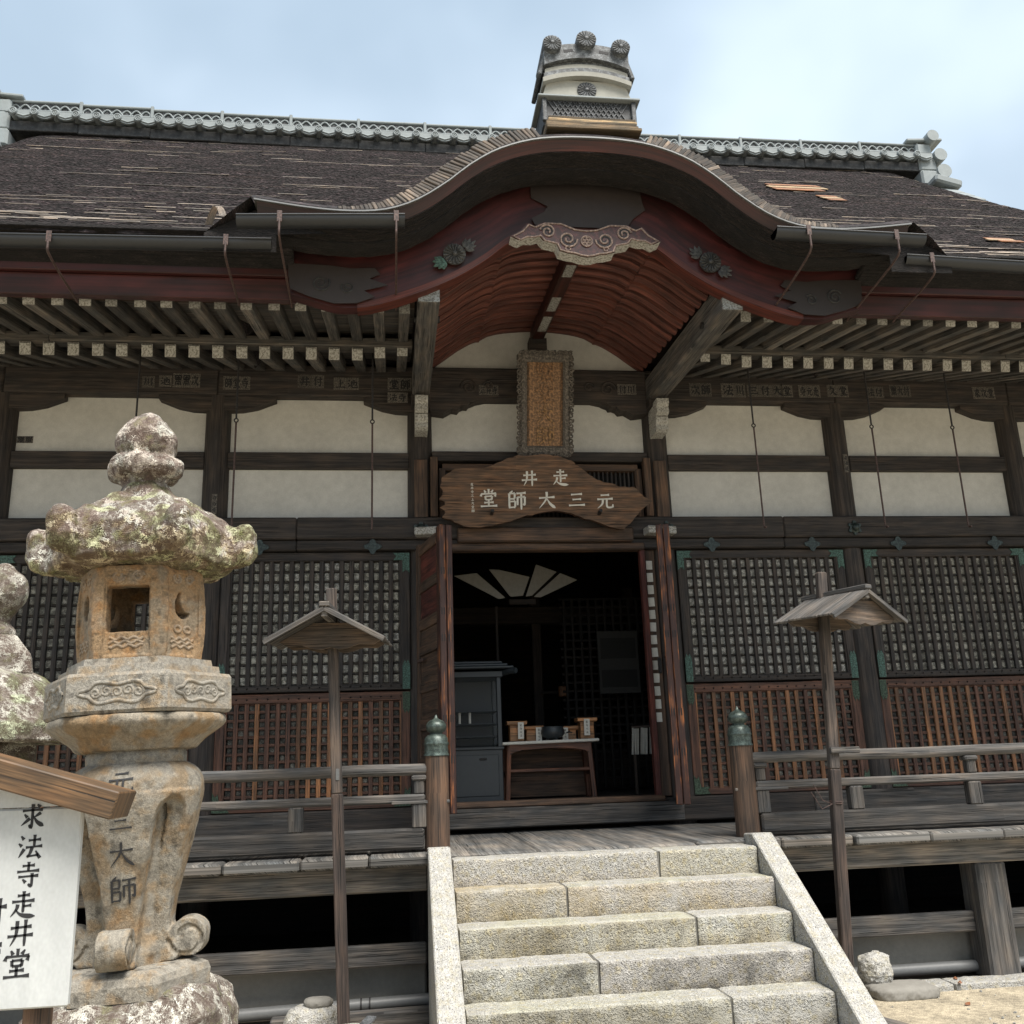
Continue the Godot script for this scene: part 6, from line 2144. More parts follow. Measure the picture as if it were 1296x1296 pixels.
func build_roofed_posts() -> void:
	for s in [-1, 1]:
		var left: bool = s < 0
		var o := thing("roofed_post", "grey wooden post with little board roof facing the camera, beside the stone lantern" if left else "leaning grey wooden post with skewed little board roof, right of the stone steps", "post", Vector3(-1.80, 0, 2.2) if left else Vector3(1.60, 0, 2.2), "small roofed posts in front of the veranda")
		var top := Vector3(-0.125, 2.94, 0) if left else Vector3(0.165, 3.02, 0)
		var y1 := 2.52 if left else 2.60
		var k1 := y1 / top.y
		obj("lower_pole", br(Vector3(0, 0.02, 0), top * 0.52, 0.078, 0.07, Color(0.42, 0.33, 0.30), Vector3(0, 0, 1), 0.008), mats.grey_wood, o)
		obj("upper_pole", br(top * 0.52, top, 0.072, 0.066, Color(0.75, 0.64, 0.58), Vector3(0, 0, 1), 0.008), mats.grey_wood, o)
		# roof: two slopes of boards on a carved gable board
		var roof := hold("little_roof", o, Vector3(top.x * k1 + (0.0 if left else 0.03), y1, 0.0))
		roof.rotation.y = -0.10 if left else 0.46
		var half := 0.40 if left else 0.42
		var pitch := 0.50 if left else 0.46
		for e in [-1, 1]:
			var bs := Basis(Vector3(0, 0, 1), -e * pitch)
			for k in 4:
				var z := 0.03 + (k - 1.5) * 0.135
				var l := half / cos(pitch) * r(0.97, 1.03)
				var c := Vector3(e * half / 2, 0.22 - tan(pitch) * half / 2 + 0.01, z + 0.08)
				obj("roof_board", bx(c + bs * Vector3(0, r(0, 0.006), 0), Vector3(l, 0.016, 0.132), grey(r(0.6, 1.25)), bs * Basis(Vector3(1, 0, 0), 0.03), 0.003), mats.grey_wood, roof)
			obj("barge_strip", bx(Vector3(e * half / 2, 0.235 - tan(pitch) * half / 2 - 0.02, 0.385), Vector3(half / cos(pitch), 0.032, 0.018), grey(0.7), bs, 0.003), mats.grey_wood, roof)
		obj("ridge_cap", bx(Vector3(0, 0.245, 0.1), Vector3(0.07, 0.035, 0.60), grey(0.8), Basis(), 0.006), mats.grey_wood, roof)
		var wave := PackedVector2Array()
		for q in [[-0.35, 0.03], [-0.30, 0.0], [-0.20, 0.005], [-0.12, -0.02], [-0.06, -0.028], [0.0, -0.012], [0.06, -0.028], [0.12, -0.02], [0.20, 0.005], [0.30, 0.0], [0.35, 0.03], [0.12, 0.155], [-0.12, 0.155]]:
			wave.append(Vector2(q[0], q[1]))
		for z in ([0.12, -0.10] if left else [0.33, -0.05]):
			var g := Geo.new()
			g.uo = Vector2(r(0, 5), r(0, 5))
			g.tone = Color(0.6, 0.5, 0.43)
			g.prism(wave, 0.03, Transform3D(Basis(), Vector3(0, 0.0, z)))
			obj("gable_board", g, mats.pale_wood, roof)
		obj("roof_beam", bx(Vector3(0, 0.185, 0.1), Vector3(0.045, 0.05, 0.56), grey(0.7)), mats.pale_wood, roof)
		if left:
			obj("metal_tag", bx(Vector3(-0.062, 1.655, 0.036), Vector3(0.024, 0.075, 0.003), grey(1.0), Basis(), 0.001), mats.edge_metal, o)
		else:
			obj("peg", bx(Vector3(0.17, 1.70, 0.03), Vector3(0.24, 0.045, 0.035), grey(0.9), Basis(Vector3.UP, 0.15)), mats.grey_wood, o)
			var g := Geo.new()
			var path := []
			for i in 22:
				var a := i * 0.62
				path.append(Vector3(0.075 + cos(a) * 0.046, 1.33 + i * 0.0012, sin(a) * 0.042))
			g.tube(path, [0.004], 5)
			g.tube([Vector3(0.03, 1.33, 0.03), Vector3(-0.05, 1.36, 0.05), Vector3(-0.1, 1.47, 0.04)], [0.003], 5)
			g.tube([Vector3(0.03, 1.33, 0.03), Vector3(-0.06, 1.30, 0.05), Vector3(-0.13, 1.42, 0.05)], [0.003], 5)
			obj("wire_tie", g, mats.rust, o)

func build_ground_things() -> void:
	var o := thing("stone", "pale yellow squared stone on the ground near the foot of the left roofed post", "stone", Vector3(-2.02, 0, 2.0))
	rock("body", o, mats.granite, Vector3(0, 0.09, 0), Vector3(0.17, 0.10, 0.12), 0.014, 0.15, 2.2, 4.0)
	o = thing("stone", "small dark grey pebble lying on the pale yellow stone", "stone", Vector3(-1.98, 0.185, 2.02))
	rock("body", o, mats.concrete, Vector3(0, 0.025, 0), Vector3(0.095, 0.035, 0.06), 0.009, 0.1, 5.0)
	o = thing("stone", "rounded whitish stone wedged against the foot of the left roofed post", "stone", Vector3(-1.72, 0, 2.36))
	rock("body", o, mats.granite, Vector3(0, 0.05, 0), Vector3(0.22, 0.09, 0.11), 0.014, 0.14, 3.3)
	o = thing("roof_slate", "thin dark tile shard lying across the whitish stone", "tile", Vector3(-1.66, 0.15, 2.44))
	obj("body", bx(Vector3(0, 0.01, 0), Vector3(0.07, 0.016, 0.17), grey(1.0), Basis(Vector3.UP, -0.5) * Basis(Vector3.RIGHT, 0.25), 0.004), mats.dark_tile, o)
	o = thing("stone", "pale boulder at the right foot of the granite steps", "stone", Vector3(1.98, 0.05, 1.86))
	rock("body", o, mats.granite, Vector3(0, 0.10, 0), Vector3(0.115, 0.12, 0.11), 0.012, 0.22, 8.1)
	o = thing("stone", "flat dark slab of stone under the pale boulder", "stone", Vector3(2.10, 0, 1.98))
	rock("body", o, mats.concrete, Vector3(0, 0.03, 0), Vector3(0.24, 0.055, 0.15), 0.014, 0.12, 6.3, 4.0)
	o = thing("timber_block", "short weathered timber block lying against the right kerb of the steps", "timber", Vector3(1.36, 0, 2.95))
	obj("body", bx(Vector3(0, 0.07, 0), Vector3(0.15, 0.13, 0.55), grey(0.8), Basis(Vector3.UP, 0.35), 0.012), mats.grey_wood, o)
	o = thing("drain_pipe", "long grey plastic pipe along the footing under the left veranda", "pipe")
	var g := Geo.new()
	g.tube([Vector3(-7, 0.055, 1.60), Vector3(-3.2, 0.06, 1.61), Vector3(-1.24, 0.09, 1.57)], [0.042], 14)
	obj("tube", g, mats.pvc, o)
	for x in [-1.72, -1.66]:
		g = Geo.new()
		g.tube([Vector3(x, 0.082, 1.58), Vector3(x + 0.012, 0.082, 1.58)], [0.047], 14)
		obj("joint_band", g, mats.iron, o)
	o = thing("drain_pipe", "long grey plastic pipe along the footing under the right veranda", "pipe")
	g = Geo.new()
	g.tube([Vector3(1.5, 0.075, 1.56), Vector3(4.0, 0.075, 1.56), Vector3(7.0, 0.07, 1.56)], [0.042], 14)
	obj("tube", g, mats.pvc, o)
	o = thing("plank", "weathered grey plank lying on the ground left of the steps", "plank", Vector3(-1.75, 0, 1.86))
	obj("body", bx(Vector3(0, 0.05, 0), Vector3(1.1, 0.10, 0.12), grey(0.75), Basis(Vector3.UP, 0.04), 0.01), mats.grey_wood, o)
	o = thing("kerb_stone", "low pale kerb stones edging the ground below the right veranda", "kerb")
	var x := 1.6
	while x < 7.0:
		var l := r(0.7, 1.1)
		g = Geo.new()
		g.tone = grey(r(0.9, 1.05))
		rough_block(g, Vector3(x + l / 2, 0.01, 1.84), Vector3(l - 0.012, 0.07, 0.20), 0.015, 0.006)
		obj("stone", g, mats.granite, o)
		x += l
	var peb := Geo.new()
	for k in 160:
		var px := r(1.5, 4.4)
		var pz := r(1.95, 4.2)
		var q := r(0.004, 0.013)
		peb.tone = grey(r(0.5, 1.1))
		peb.box(Vector3(px, q * 0.3, pz), Vector3(q * 2, q, q * 1.5), Basis(Vector3(r(-1, 1), 1, r(-1, 1)).normalized(), r(0, 6)), q * 0.4)
	var ps := obj("gravel", peb, mats.granite)
	ps.set_meta("kind", "stuff")
	ps.set_meta("label", "scattered small grit on the bare ground right of the steps")
	ps.set_meta("category", "gravel")
	var leaves := [[2.55, 1.97], [2.62, 1.80], [3.05, 2.1], [2.35, 2.35], [2.9, 2.25]]
	for k in 5:
		var lf := thing("fallen_leaf", ["small red-brown leaf on the kerb stones nearest the flat dark slab", "small red-brown leaf lying at the back of the kerb stones", "small red-brown leaf on the bare ground, farthest right", "small red-brown leaf on the bare ground, nearest the camera", "small red-brown leaf on the bare ground between two others"][k], "leaf", Vector3(leaves[k][0], 0.006 if k > 1 else 0.052, leaves[k][1]), "fallen leaves right of the steps")
		g = Geo.new()
		g.tone = Color(1.0, 0.75, 0.6)
		leaf(g, Vector3(), r(0, 6), 0.05, 0.03)
		var m := obj("blade", g, mats.orange_wood, lf)
		m.rotation.x = -PI / 2

func build_boards() -> void:
	# long name board of natural timber above the door
	var o := thing("name_board", "wide live-edge timber board with white brushed characters above the doorway", "sign board")
	var poly := PackedVector2Array()
	for t in [[-1.03, 4.36], [-0.9, 4.45], [-0.67, 4.46], [-0.56, 4.475], [-0.46, 4.52], [-0.36, 4.565], [-0.28, 4.585], [-0.14, 4.59], [-0.02, 4.60], [0.11, 4.58], [0.2, 4.56], [0.27, 4.52], [0.34, 4.46], [0.40, 4.41], [0.47, 4.36], [0.56, 4.32], [0.62, 4.315], [0.7, 4.285], [0.79, 4.275], [0.86, 4.28], [0.92, 4.21], [1.04, 4.13], [0.97, 4.08], [0.89, 4.01], [0.80, 3.91], [0.74, 3.86], [0.6, 3.88], [0.45, 3.94], [0.36, 3.965], [0.27, 4.0], [0.18, 4.025], [0.09, 4.04], [-0.05, 4.025], [-0.15, 4.0], [-0.23, 3.99], [-0.36, 3.94], [-0.48, 3.91], [-0.66, 3.88], [-0.81, 3.89], [-0.94, 3.955], [-1.02, 3.98], [-1.0, 4.02], [-1.0, 4.05], [-1.045, 4.075], [-1.0, 4.10], [-1.0, 4.13], [-1.05, 4.16], [-1.01, 4.20], [-1.01, 4.23], [-1.04, 4.265], [-1.03, 4.30]]:
		poly.append(Vector2(t[0], t[1]))
	var g := Geo.new()
	var wob := noise(8, 3.0, 3)
	var fine := PackedVector2Array()
	for i in poly.size():
		for k in 3:
			var p := poly[i].lerp(poly[(i + 1) % poly.size()], k / 3.0)
			fine.append(p + Vector2(wob.get_noise_2dv(p * 4), wob.get_noise_2dv(p * 4 + Vector2(9, 3))) * 0.012)
	var tilt := Basis(Vector3.RIGHT, 0.10)
	g.uo = Vector2(0.3, 0.2)
	g.prism(fine, 0.07, Transform3D(tilt, Vector3(0, 0.02, -0.14)), Color(0.5, 0.42, 0.38), 0.006)
	obj("timber_slab", g, mats.board_wood, o)
	var up := tilt * Vector3.UP
	var at := func(x: float, y: float) -> Vector3: return tilt * Vector3(x, y, 0.0005) + Vector3(0, 0.02, -0.14)
	var text := [["well", -0.175, 4.36, 0.165], ["run", 0.13, 4.37, 0.17], ["hall", -0.575, 4.165, 0.18], ["teacher", -0.305, 4.145, 0.19], ["great", -0.01, 4.145, 0.18], ["three", 0.285, 4.15, 0.175], ["origin", 0.565, 4.14, 0.175]]
	for t in text:
		g = Geo.new()
		flat_glyph(g, t[0], at.call(t[1], t[2]), Vector3.RIGHT, up, t[3], 11.5, 0.004)
		obj("white_character", g, mats.white_ink, o)
	var small := ["run", "well", "temple", "three", "up", "great", "hall", "teacher"]
	for k in 8:
		g = Geo.new()
		flat_glyph(g, small[k], at.call(-0.735 + 0.001 * k, 4.30 - k * 0.037), Vector3.RIGHT, up, 0.030, 13.0, 0.0015)
		obj("small_character", g, mats.white_ink, o)
	for x in [-0.55, 0.5]:
		obj("hanger", br(Vector3(x, 4.0, 0.13), Vector3(x, 4.02, 0.36), 0.03, 0.03, grey(0.8)), mats.iron, o)
	# gilded plaque leaning out above it
	o = thing("gilded_plaque", "tall gilded plaque in a carved grey frame leaning out under the porch vault", "plaque", Vector3(0.0, 4.64, 0.20))
	o.rotation.x = 0.28
	var w := 0.50
	var h := 0.98
	obj("panel", bx(Vector3(0, h / 2, 0), Vector3(w - 0.08, h - 0.08, 0.05), grey(1.0)), mats.gold, o)
	var sides := [[Vector3(-w / 2 + 0.035, h / 2, 0.02), Vector3(0.075, h, 0.07)], [Vector3(w / 2 - 0.035, h / 2, 0.02), Vector3(0.075, h, 0.07)], [Vector3(0, 0.035, 0.02), Vector3(w + 0.06, 0.085, 0.072)], [Vector3(0, h - 0.035, 0.02), Vector3(w + 0.06, 0.085, 0.072)]]
	for t in sides:
		obj("frame_board", bx(t[0], t[1], grey(1.0), Basis(), 0.02), mats.frame_grey, o)
	g = Geo.new()
	for i in 78:
		var t := i / 78.0 * 4.0
		var q := Vector3()
		var f := t - floorf(t)
		match int(t):
			0: q = Vector3(lerpf(-w / 2, w / 2, f), -0.008, 0.03)
			1: q = Vector3(w / 2 + 0.008, lerpf(0, h, f), 0.03)
			2: q = Vector3(lerpf(w / 2, -w / 2, f), h + 0.008, 0.03)
			3: q = Vector3(-w / 2 - 0.008, lerpf(h, 0, f), 0.03)
		g.tone = grey(r(0.6, 1.2))
		g.tube(spiral(q + Vector3(0, 0, 0.024), r(0, 6), 1.2, 0.026, 0.008, 1 if i % 2 else -1, 12), [0.009], 6)
	obj("carved_scrolls", g, mats.frame_grey, o)
	g = Geo.new()
	for t in [[Vector3(-0.165, 0.07, 0.028), Vector3(-0.165, 0.91, 0.028)], [Vector3(0.165, 0.07, 0.028), Vector3(0.165, 0.91, 0.028)], [Vector3(-0.165, 0.07, 0.028), Vector3(0.165, 0.07, 0.028)], [Vector3(-0.165, 0.91, 0.028), Vector3(0.165, 0.91, 0.028)]]:
		g.tone = grey(0.7)
		g.tube([t[0], t[1]], [0.008], 6)
	obj("inner_moulding", g, mats.gold, o)
	for k in 4:
		g = Geo.new()
		g.tone = Color(1.5, 1.25, 0.8) if k >= 2 else Color(1.0, 0.95, 0.85)
		flat_glyph(g, ["seal", "hall", "great", "teacher"][k], Vector3(0, 0.80 - k * 0.205, 0.0265), Vector3.RIGHT, Vector3.UP, 0.20, 9.5, 0.012)
		obj("raised_character", g, mats.gold, o)
	for x in [-0.1, 0.1]:
		obj("bracket", bx(Vector3(x, -0.03, -0.01), Vector3(0.03, 0.06, 0.08), grey(0.7)), mats.iron, o)
	obj("top_hanger", br(Vector3(0, h, -0.02), Vector3(0, h + 0.05, -0.36), 0.05, 0.03, grey(0.6)), mats.iron, o)

func build_interior() -> void:
	var fl := 1.352
	# low table with offerings just inside the threshold
	var o := thing("offering_table", "low brown wooden table with a pale top inside the doorway", "table", Vector3(0.03, fl, -0.62))
	obj("top", bx(Vector3(0, 0.535, 0), Vector3(0.98, 0.028, 0.42), Color(1.1, 1.1, 1.05), Basis(Vector3(0, 0, 1), 0.012), 0.006), mats.paper, o)
	for sx in [-1, 1]:
		for sz in [-1, 1]:
			obj("leg", br(Vector3(sx * 0.43, 0.0, sz * 0.15), Vector3(sx * 0.40, 0.52, sz * 0.14), 0.045, 0.045, grey(0.9)), mats.red_leg, o)
		obj("side_rail", bx(Vector3(sx * 0.41, 0.24, 0), Vector3(0.03, 0.04, 0.28), grey(0.7)), mats.red_leg, o)
	for sz in [-1, 1]:
		var ap := PackedVector2Array([Vector2(-0.40, 0.52), Vector2(-0.40, 0.41), Vector2(-0.36, 0.445), Vector2(-0.25, 0.468), Vector2(0, 0.478), Vector2(0.25, 0.468), Vector2(0.36, 0.445), Vector2(0.40, 0.41), Vector2(0.40, 0.52)])
		var g := Geo.new()
		g.prism(ap, 0.022, Transform3D(Basis(), Vector3(0, 0, sz * 0.15 + 0.011)))
		obj("apron", g, mats.red_leg, o)
		obj("stretcher", bx(Vector3(0, 0.27, sz * 0.145), Vector3(0.80, 0.03, 0.026), grey(0.9)), mats.red_leg, o)
	obj("back_panel", bx(Vector3(0, 0.25, -0.19), Vector3(0.84, 0.48, 0.015), grey(0.8)), mats.brown_wood, o)
	var ty := fl + 0.552
	# offering stands with paper slips
	var spots := [[-0.28, -0.58, 0.27, "front left end of the table"], [-0.10, -0.70, 0.20, "second from the left, half behind bowl"], [0.27, -0.72, 0.19, "second from the right, beside bowl"], [0.43, -0.60, 0.29, "tallest, at right"]]
	for k in 4:
		var t = spots[k]
		var st := thing("offering_stand", "small orange wooden offering stand with white paper slip, " + t[3], "stand", Vector3(t[0], ty, t[1]), "offering stands on the table")
		var w := 0.19
		var h: float = [0.155, 0.11, 0.10, 0.17][k]
		for sx in [-1, 1]:
			obj("side", bx(Vector3(sx * (w / 2 - 0.03), h / 2, 0), Vector3(0.012, h, 0.13), grey(0.9)), mats.stand_wood, st)
		var face := PackedVector2Array([Vector2(-w / 2 + 0.03, 0), Vector2(w / 2 - 0.03, 0), Vector2(w / 2 - 0.03, h), Vector2(-w / 2 + 0.03, h)])
		var g := Geo.new()
		g.prism(face, 0.01, Transform3D(Basis(), Vector3(0, 0, 0.07)))
		obj("front", g, mats.stand_wood, st)
		for sx in [-1, 1]:
			obj("tray_edge", bx(Vector3(sx * w / 2, h + 0.022, 0), Vector3(0.01, 0.035, 0.2), grey(1.0)), mats.stand_wood, st)
		obj("tray", bx(Vector3(0, h + 0.006, 0), Vector3(w, 0.012, 0.2), grey(1.0)), mats.stand_wood, st)
		obj("tray_front", bx(Vector3(0, h + 0.02, 0.1), Vector3(w + 0.01, 0.032, 0.01), grey(1.05)), mats.stand_wood, st)
		var px: float = [0.035, 0.05, -0.05, -0.01][k]
		obj("paper_slip", bx(Vector3(px, h - 0.055, 0.1085), Vector3(0.058, 0.16 if k % 3 == 0 else 0.15, 0.002), grey(1.0), Basis(Vector3(0, 0, 1), r(-0.02, 0.02)), 0.0005), mats.paper, st)
		for q in 4:
			g = Geo.new()
			flat_glyph(g, ["seek", "temple", "great", "law"][q], Vector3(px, h - 0.005 - q * 0.033, 0.1097), Vector3.RIGHT, Vector3.UP, 0.026, 12.0, 0.0004)
			obj("character", g, mats.ink, st)
	o = thing("incense_bowl", "round black bowl in the middle of the offering table", "bowl", Vector3(0.085, ty, -0.56))
	var g2 := Geo.new()
	g2.lathe(Vector3(), [[0.05, 0.016], [0.095, 0.03], [0.118, 0.065], [0.116, 0.10], [0.105, 0.118], [0.112, 0.126], [0.112, 0.132], [0.10, 0.132], [0.095, 0.11], [0.0, 0.10]], 28)
	obj("body", g2, mats.black_box, o)
	for k in 3:
		var a := TAU * k / 3 + 0.5
		obj("foot", br(Vector3(sin(a) * 0.06, 0.0, cos(a) * 0.06), Vector3(sin(a) * 0.055, 0.03, cos(a) * 0.055), 0.022, 0.022), mats.black_box, o)
	o = thing("glass_jar", "small glass jar with a lid right of the black bowl", "jar", Vector3(0.235, ty, -0.47))
	g2 = Geo.new()
	g2.lathe(Vector3(), [[0.0, 0.002], [0.038, 0.002], [0.042, 0.01], [0.042, 0.045], [0.03, 0.058], [0.026, 0.062]], 18)
	obj("glass", g2, mats.glass, o)
	g2 = Geo.new()
	g2.lathe(Vector3(), [[0.03, 0.062], [0.03, 0.072], [0.008, 0.078], [0.008, 0.088], [0.0, 0.09]], 18)
	obj("lid", g2, mats.iron, o)
	# black shrine cabinet with glazed front and small roof
	o = thing("shrine_cabinet", "dark blue-black cabinet with glazed front and small roof left of the table", "cabinet", Vector3(-0.73, fl, -0.55))
	obj("lower_box", bx(Vector3(0, 0.24, 0), Vector3(0.56, 0.48, 0.50), grey(0.71)), mats.black_box, o)
	obj("lower_door", bx(Vector3(0.02, 0.24, 0.252), Vector3(0.44, 0.38, 0.012), grey(0.80)), mats.black_box, o)
	obj("pull", bx(Vector3(0.09, 0.39, 0.262), Vector3(0.07, 0.02, 0.014), grey(0.5)), mats.iron, o)
	obj("waist", bx(Vector3(0, 0.49, 0), Vector3(0.59, 0.03, 0.53), grey(0.71)), mats.black_box, o)
	for sx in [-1, 1]:
		for sz in [-1, 1]:
			obj("corner_post", bx(Vector3(sx * 0.26, 0.85, sz * 0.22), Vector3(0.045, 0.72, 0.045), grey(0.92)), mats.black_box, o)
	obj("back", bx(Vector3(0, 0.85, -0.235), Vector3(0.5, 0.7, 0.015), grey(0.29)), mats.black_box, o)
	for y in [0.60, 0.72, 0.84]:
		obj("shelf", bx(Vector3(0, y, 0), Vector3(0.5, 0.012, 0.4), grey(0.76)), mats.black_box, o)
	obj("top_rail", bx(Vector3(0, 1.19, 0), Vector3(0.60, 0.06, 0.54), grey(0.67)), mats.black_box, o)
	obj("pane", bx(Vector3(0, 0.85, 0.235), Vector3(0.47, 0.66, 0.004), grey(1.0), Basis(), 0.001), mats.glass, o)
	for x in [-0.12, -0.02]:
		obj("white_candle", tube_y(Vector3(x, 0.73, 0.14), 0.11, 0.012), mats.paper, o)
	for k in 3:
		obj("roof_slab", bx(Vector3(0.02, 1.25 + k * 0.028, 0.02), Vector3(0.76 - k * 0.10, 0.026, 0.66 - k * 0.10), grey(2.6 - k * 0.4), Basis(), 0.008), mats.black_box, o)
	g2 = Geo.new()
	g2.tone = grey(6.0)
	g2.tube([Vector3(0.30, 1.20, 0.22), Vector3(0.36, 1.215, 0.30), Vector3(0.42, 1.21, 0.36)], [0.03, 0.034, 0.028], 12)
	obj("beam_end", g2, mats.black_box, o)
	# four pale flat panels spread fanwise under the ceiling
	o = thing("pale_panels", "four pale flat panels spread fanwise high inside the doorway", "hanging")
	for t in [[[-0.82, 3.72], [-0.57, 3.75], [-0.26, 3.47], [-0.33, 3.455]], [[-0.43, 3.79], [-0.32, 3.785], [0.02, 3.70], [-0.06, 3.49], [-0.19, 3.48], [-0.21, 3.49]], [[0.10, 3.84], [0.33, 3.755], [0.04, 3.49], [-0.03, 3.48]], [[0.37, 3.74], [0.56, 3.66], [0.14, 3.47], [0.06, 3.475]]]:
		var poly := PackedVector2Array()
		for q in t:
			poly.append(Vector2(q[0], q[1]))
		var g := Geo.new()
		g.tone = grey(0.5)
		g.prism(poly, 0.006, Transform3D(Basis(), Vector3(0, 0, -1.30)))
		obj("panel", g, mats.paper, o)
	obj("handle", bx(Vector3(-0.07, 3.42, -1.3), Vector3(0.30, 0.06, 0.05), grey(1.4)), mats.inside_wood, o)
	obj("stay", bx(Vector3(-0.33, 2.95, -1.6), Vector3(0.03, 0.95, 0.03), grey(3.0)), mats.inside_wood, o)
	# poster and cloths on the right
	o = thing("wall_poster", "grey poster with two pictures hanging inside on the right", "poster", Vector3(1.12, 2.80, -1.9))
	obj("sheet", bx(Vector3(0, 0, 0), Vector3(0.48, 0.72, 0.006), grey(0.07), Basis(), 0.001), mats.paper, o)
	for k in 2:
		obj("picture", bx(Vector3(0.0, [0.16, -0.19][k], 0.004), Vector3(0.42, [0.24, 0.2][k], 0.003), grey([0.035, 0.03][k]), Basis(), 0.0008), mats.paper, o)
	for k in 3:
		var c := thing("hanging_cloth", ["white cloth hanging over the rail inside the doorway, leftmost of three", "white cloth hanging between two others on the inside rail", "white cloth hanging nearest the red door jamb"][k], "cloth", Vector3(0.94 + k * 0.075, 1.74, -0.60 + k * 0.05), "cloths on the rail inside the door")
		var rows := []
		for i in 9:
			var t := i / 8.0
			var row := PackedVector3Array()
			for j in 7:
				var u := j / 6.0 - 0.5
				row.append(Vector3(u * 0.07 - 0.02 * (1 - t), t * 0.26, 0.012 * sin(u * 14.0 + k) * (1.2 - t)))
			rows.append(row)
		var g := Geo.new()
		g.grid(rows, false, true)
		g.grid(rows)
		obj("sheet", g, mats.paper, c)
	o = thing("cloth_rail", "dim wooden rail carrying white cloths inside the doorway", "rail", Vector3(0.92, fl, -0.62))
	obj("bar", br(Vector3(-0.02, 0.655, 0.0), Vector3(0.24, 0.655, 0.14), 0.025, 0.025, grey(1.5)), mats.inside_wood, o)
	obj("leg", br(Vector3(0.0, 0.0, 0.0), Vector3(0.0, 0.65, 0.0), 0.03, 0.03, grey(2.0)), mats.inside_wood, o)
	obj("leg", br(Vector3(0.22, 0.0, 0.13), Vector3(0.22, 0.65, 0.13), 0.03, 0.03, grey(2.0)), mats.inside_wood, o)
	o = thing("wall_lamp", "small dim amber lamp box on the inner post", "lamp", Vector3(0.62, 2.55, -2.9))
	obj("shade", bx(Vector3(), Vector3(0.11, 0.13, 0.08), grey(0.7), Basis(), 0.01), mats.orange_wood, o)
	obj("bracket", bx(Vector3(-0.13, 0, -0.1), Vector3(0.26, 0.03, 0.03), grey(1.5)), mats.inside_wood, o)

func tube_y(o: Vector3, l: float, rad: float) -> Geo:
	var g := Geo.new()
	g.tube([o, o + Vector3(0, l, 0)], [rad], 10)
	return g

# ---------------------------------------------------------------- sky texture: bright thin overcast
func cloud_cover() -> ImageTexture:
	var w := 1024
	var h := 512
	var n := noise(303, 1.3, 5)
	var m := noise(304, 0.7, 3)
	var data := PackedByteArray()
	data.resize(w * h * 4)
	for y in h:
		var el := PI / 2 - PI * (y + 0.5) / h
		for x in w:
			var az := TAU * (x + 0.5) / w
			var d := Vector3(cos(el) * sin(az), sin(el), cos(el) * cos(az))
			var q := d / (absf(d.y) + 0.35)
			var k := 0.5 + 0.62 * n.get_noise_3dv(q * 1.1) + 0.5 * m.get_noise_3dv(q * 1.0)
			k = smoothstep(0.28, 0.85, k)
			var i := (y * w + x) * 4
			data[i] = b8(0.97)
			data[i + 1] = b8(0.985)
			data[i + 2] = b8(1.0)
			data[i + 3] = b8(k * 0.75 if el > 0 else 0.0)
	return ImageTexture.create_from_image(Image.create_from_data(w, h, false, Image.FORMAT_RGBA8, data))

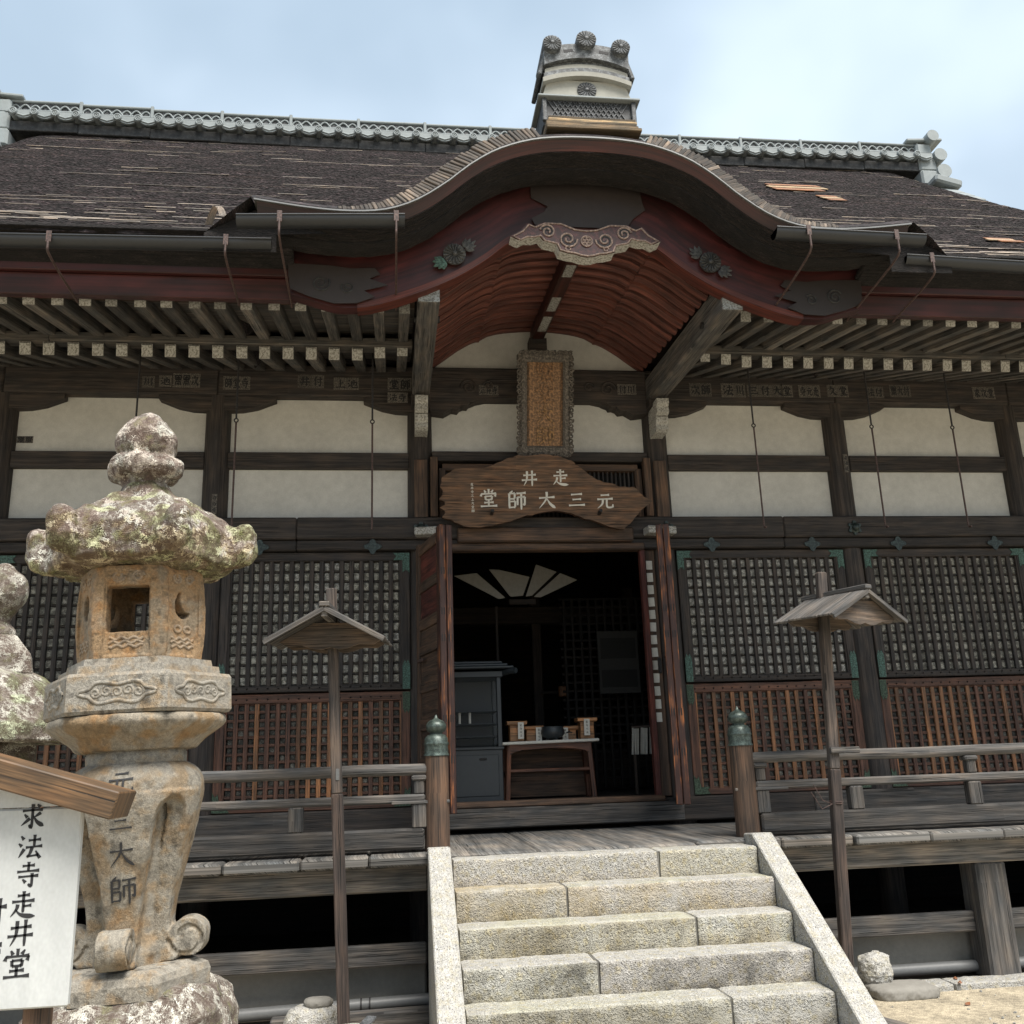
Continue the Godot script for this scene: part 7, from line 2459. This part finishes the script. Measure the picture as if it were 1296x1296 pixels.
func _ready() -> void:
	rng.seed = 20240611
	var cam := Camera3D.new()
	cam.name = "camera"
	cam.fov = 56.74
	cam.near = 0.05
	cam.far = 600.0
	add_child(cam)
	var yaw := deg_to_rad(7.356)
	var pitch := deg_to_rad(14.991)
	var roll := deg_to_rad(-2.011)
	cam.position = Vector3(-1.48, 1.67, 9.0)
	cam.basis = Basis(Vector3.UP, -yaw) * Basis(Vector3.RIGHT, pitch) * Basis(Vector3(0, 0, 1), roll)
	var env := Environment.new()
	env.background_mode = Environment.BG_SKY
	env.tonemap_mode = Environment.TONE_MAPPER_LINEAR
	env.tonemap_exposure = 1.5
	env.sdfgi_enabled = true
	env.ssao_enabled = true
	env.ssil_enabled = true
	var sky := Sky.new()
	var sm := ProceduralSkyMaterial.new()
	sm.sky_top_color = Color(0.615, 0.69, 0.762)
	sm.sky_horizon_color = Color(0.715, 0.772, 0.82)
	sm.sky_curve = 0.25
	sm.ground_bottom_color = Color(0.55, 0.53, 0.48)
	sm.ground_horizon_color = Color(0.75, 0.78, 0.80)
	sm.sky_cover = cloud_cover()
	sm.sky_cover_modulate = Color(1, 1, 1, 0.34)
	sky.sky_material = sm
	env.sky = sky
	var we := WorldEnvironment.new()
	we.name = "world"
	we.environment = env
	add_child(we)
	var sun := DirectionalLight3D.new()
	sun.name = "sun"
	sun.light_energy = 1.4
	sun.light_angular_distance = 30.0
	sun.light_color = Color(1.0, 0.98, 0.95)
	sun.shadow_enabled = true
	add_child(sun)
	sun.basis = Basis.looking_at(Vector3(-0.26, -1.0, -0.50).normalized(), Vector3.UP)
	make_textures()
	make_materials()
	mat("sign_brown", Color(0.255, 0.165, 0.092), 0.55, texs.wood, texs.wood_bump, 0.08, Vector3(0.9, 1.6, 1))
	mat("stand_wood", Color(0.62, 0.31, 0.14), 0.6, texs.wood, null, 0.0, Vector3(0.6, 2, 1))
	mat("frame_grey", Color(0.27, 0.235, 0.20), 0.8, texs.patchy, null, 0.0, Vector3(5, 5, 5), true)
	mat("red_leg", Color(0.24, 0.105, 0.065), 0.55, texs.wood, texs.wood_bump, 0.2, Vector3(0.6, 2, 1))
	make_glyphs()
	# ground: one sheet out to the horizon, with bare earth under the hall
	var g := Geo.new()
	g.quad_out(Vector3(-250, 0, -250), Vector3(250, 0, -250), Vector3(250, 0, 250), Vector3(-250, 0, 250), Vector3.UP)
	struct("ground", g, mats.soil)
	g = Geo.new()
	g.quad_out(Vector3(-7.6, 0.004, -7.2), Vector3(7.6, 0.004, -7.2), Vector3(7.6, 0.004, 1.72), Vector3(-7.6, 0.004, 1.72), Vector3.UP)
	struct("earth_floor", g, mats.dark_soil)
	build_hall()
	build_steps()
	build_lantern()
	build_far_lantern()
	build_sign()
	build_roofed_posts()
	build_ground_things()
	build_boards()
	build_interior()
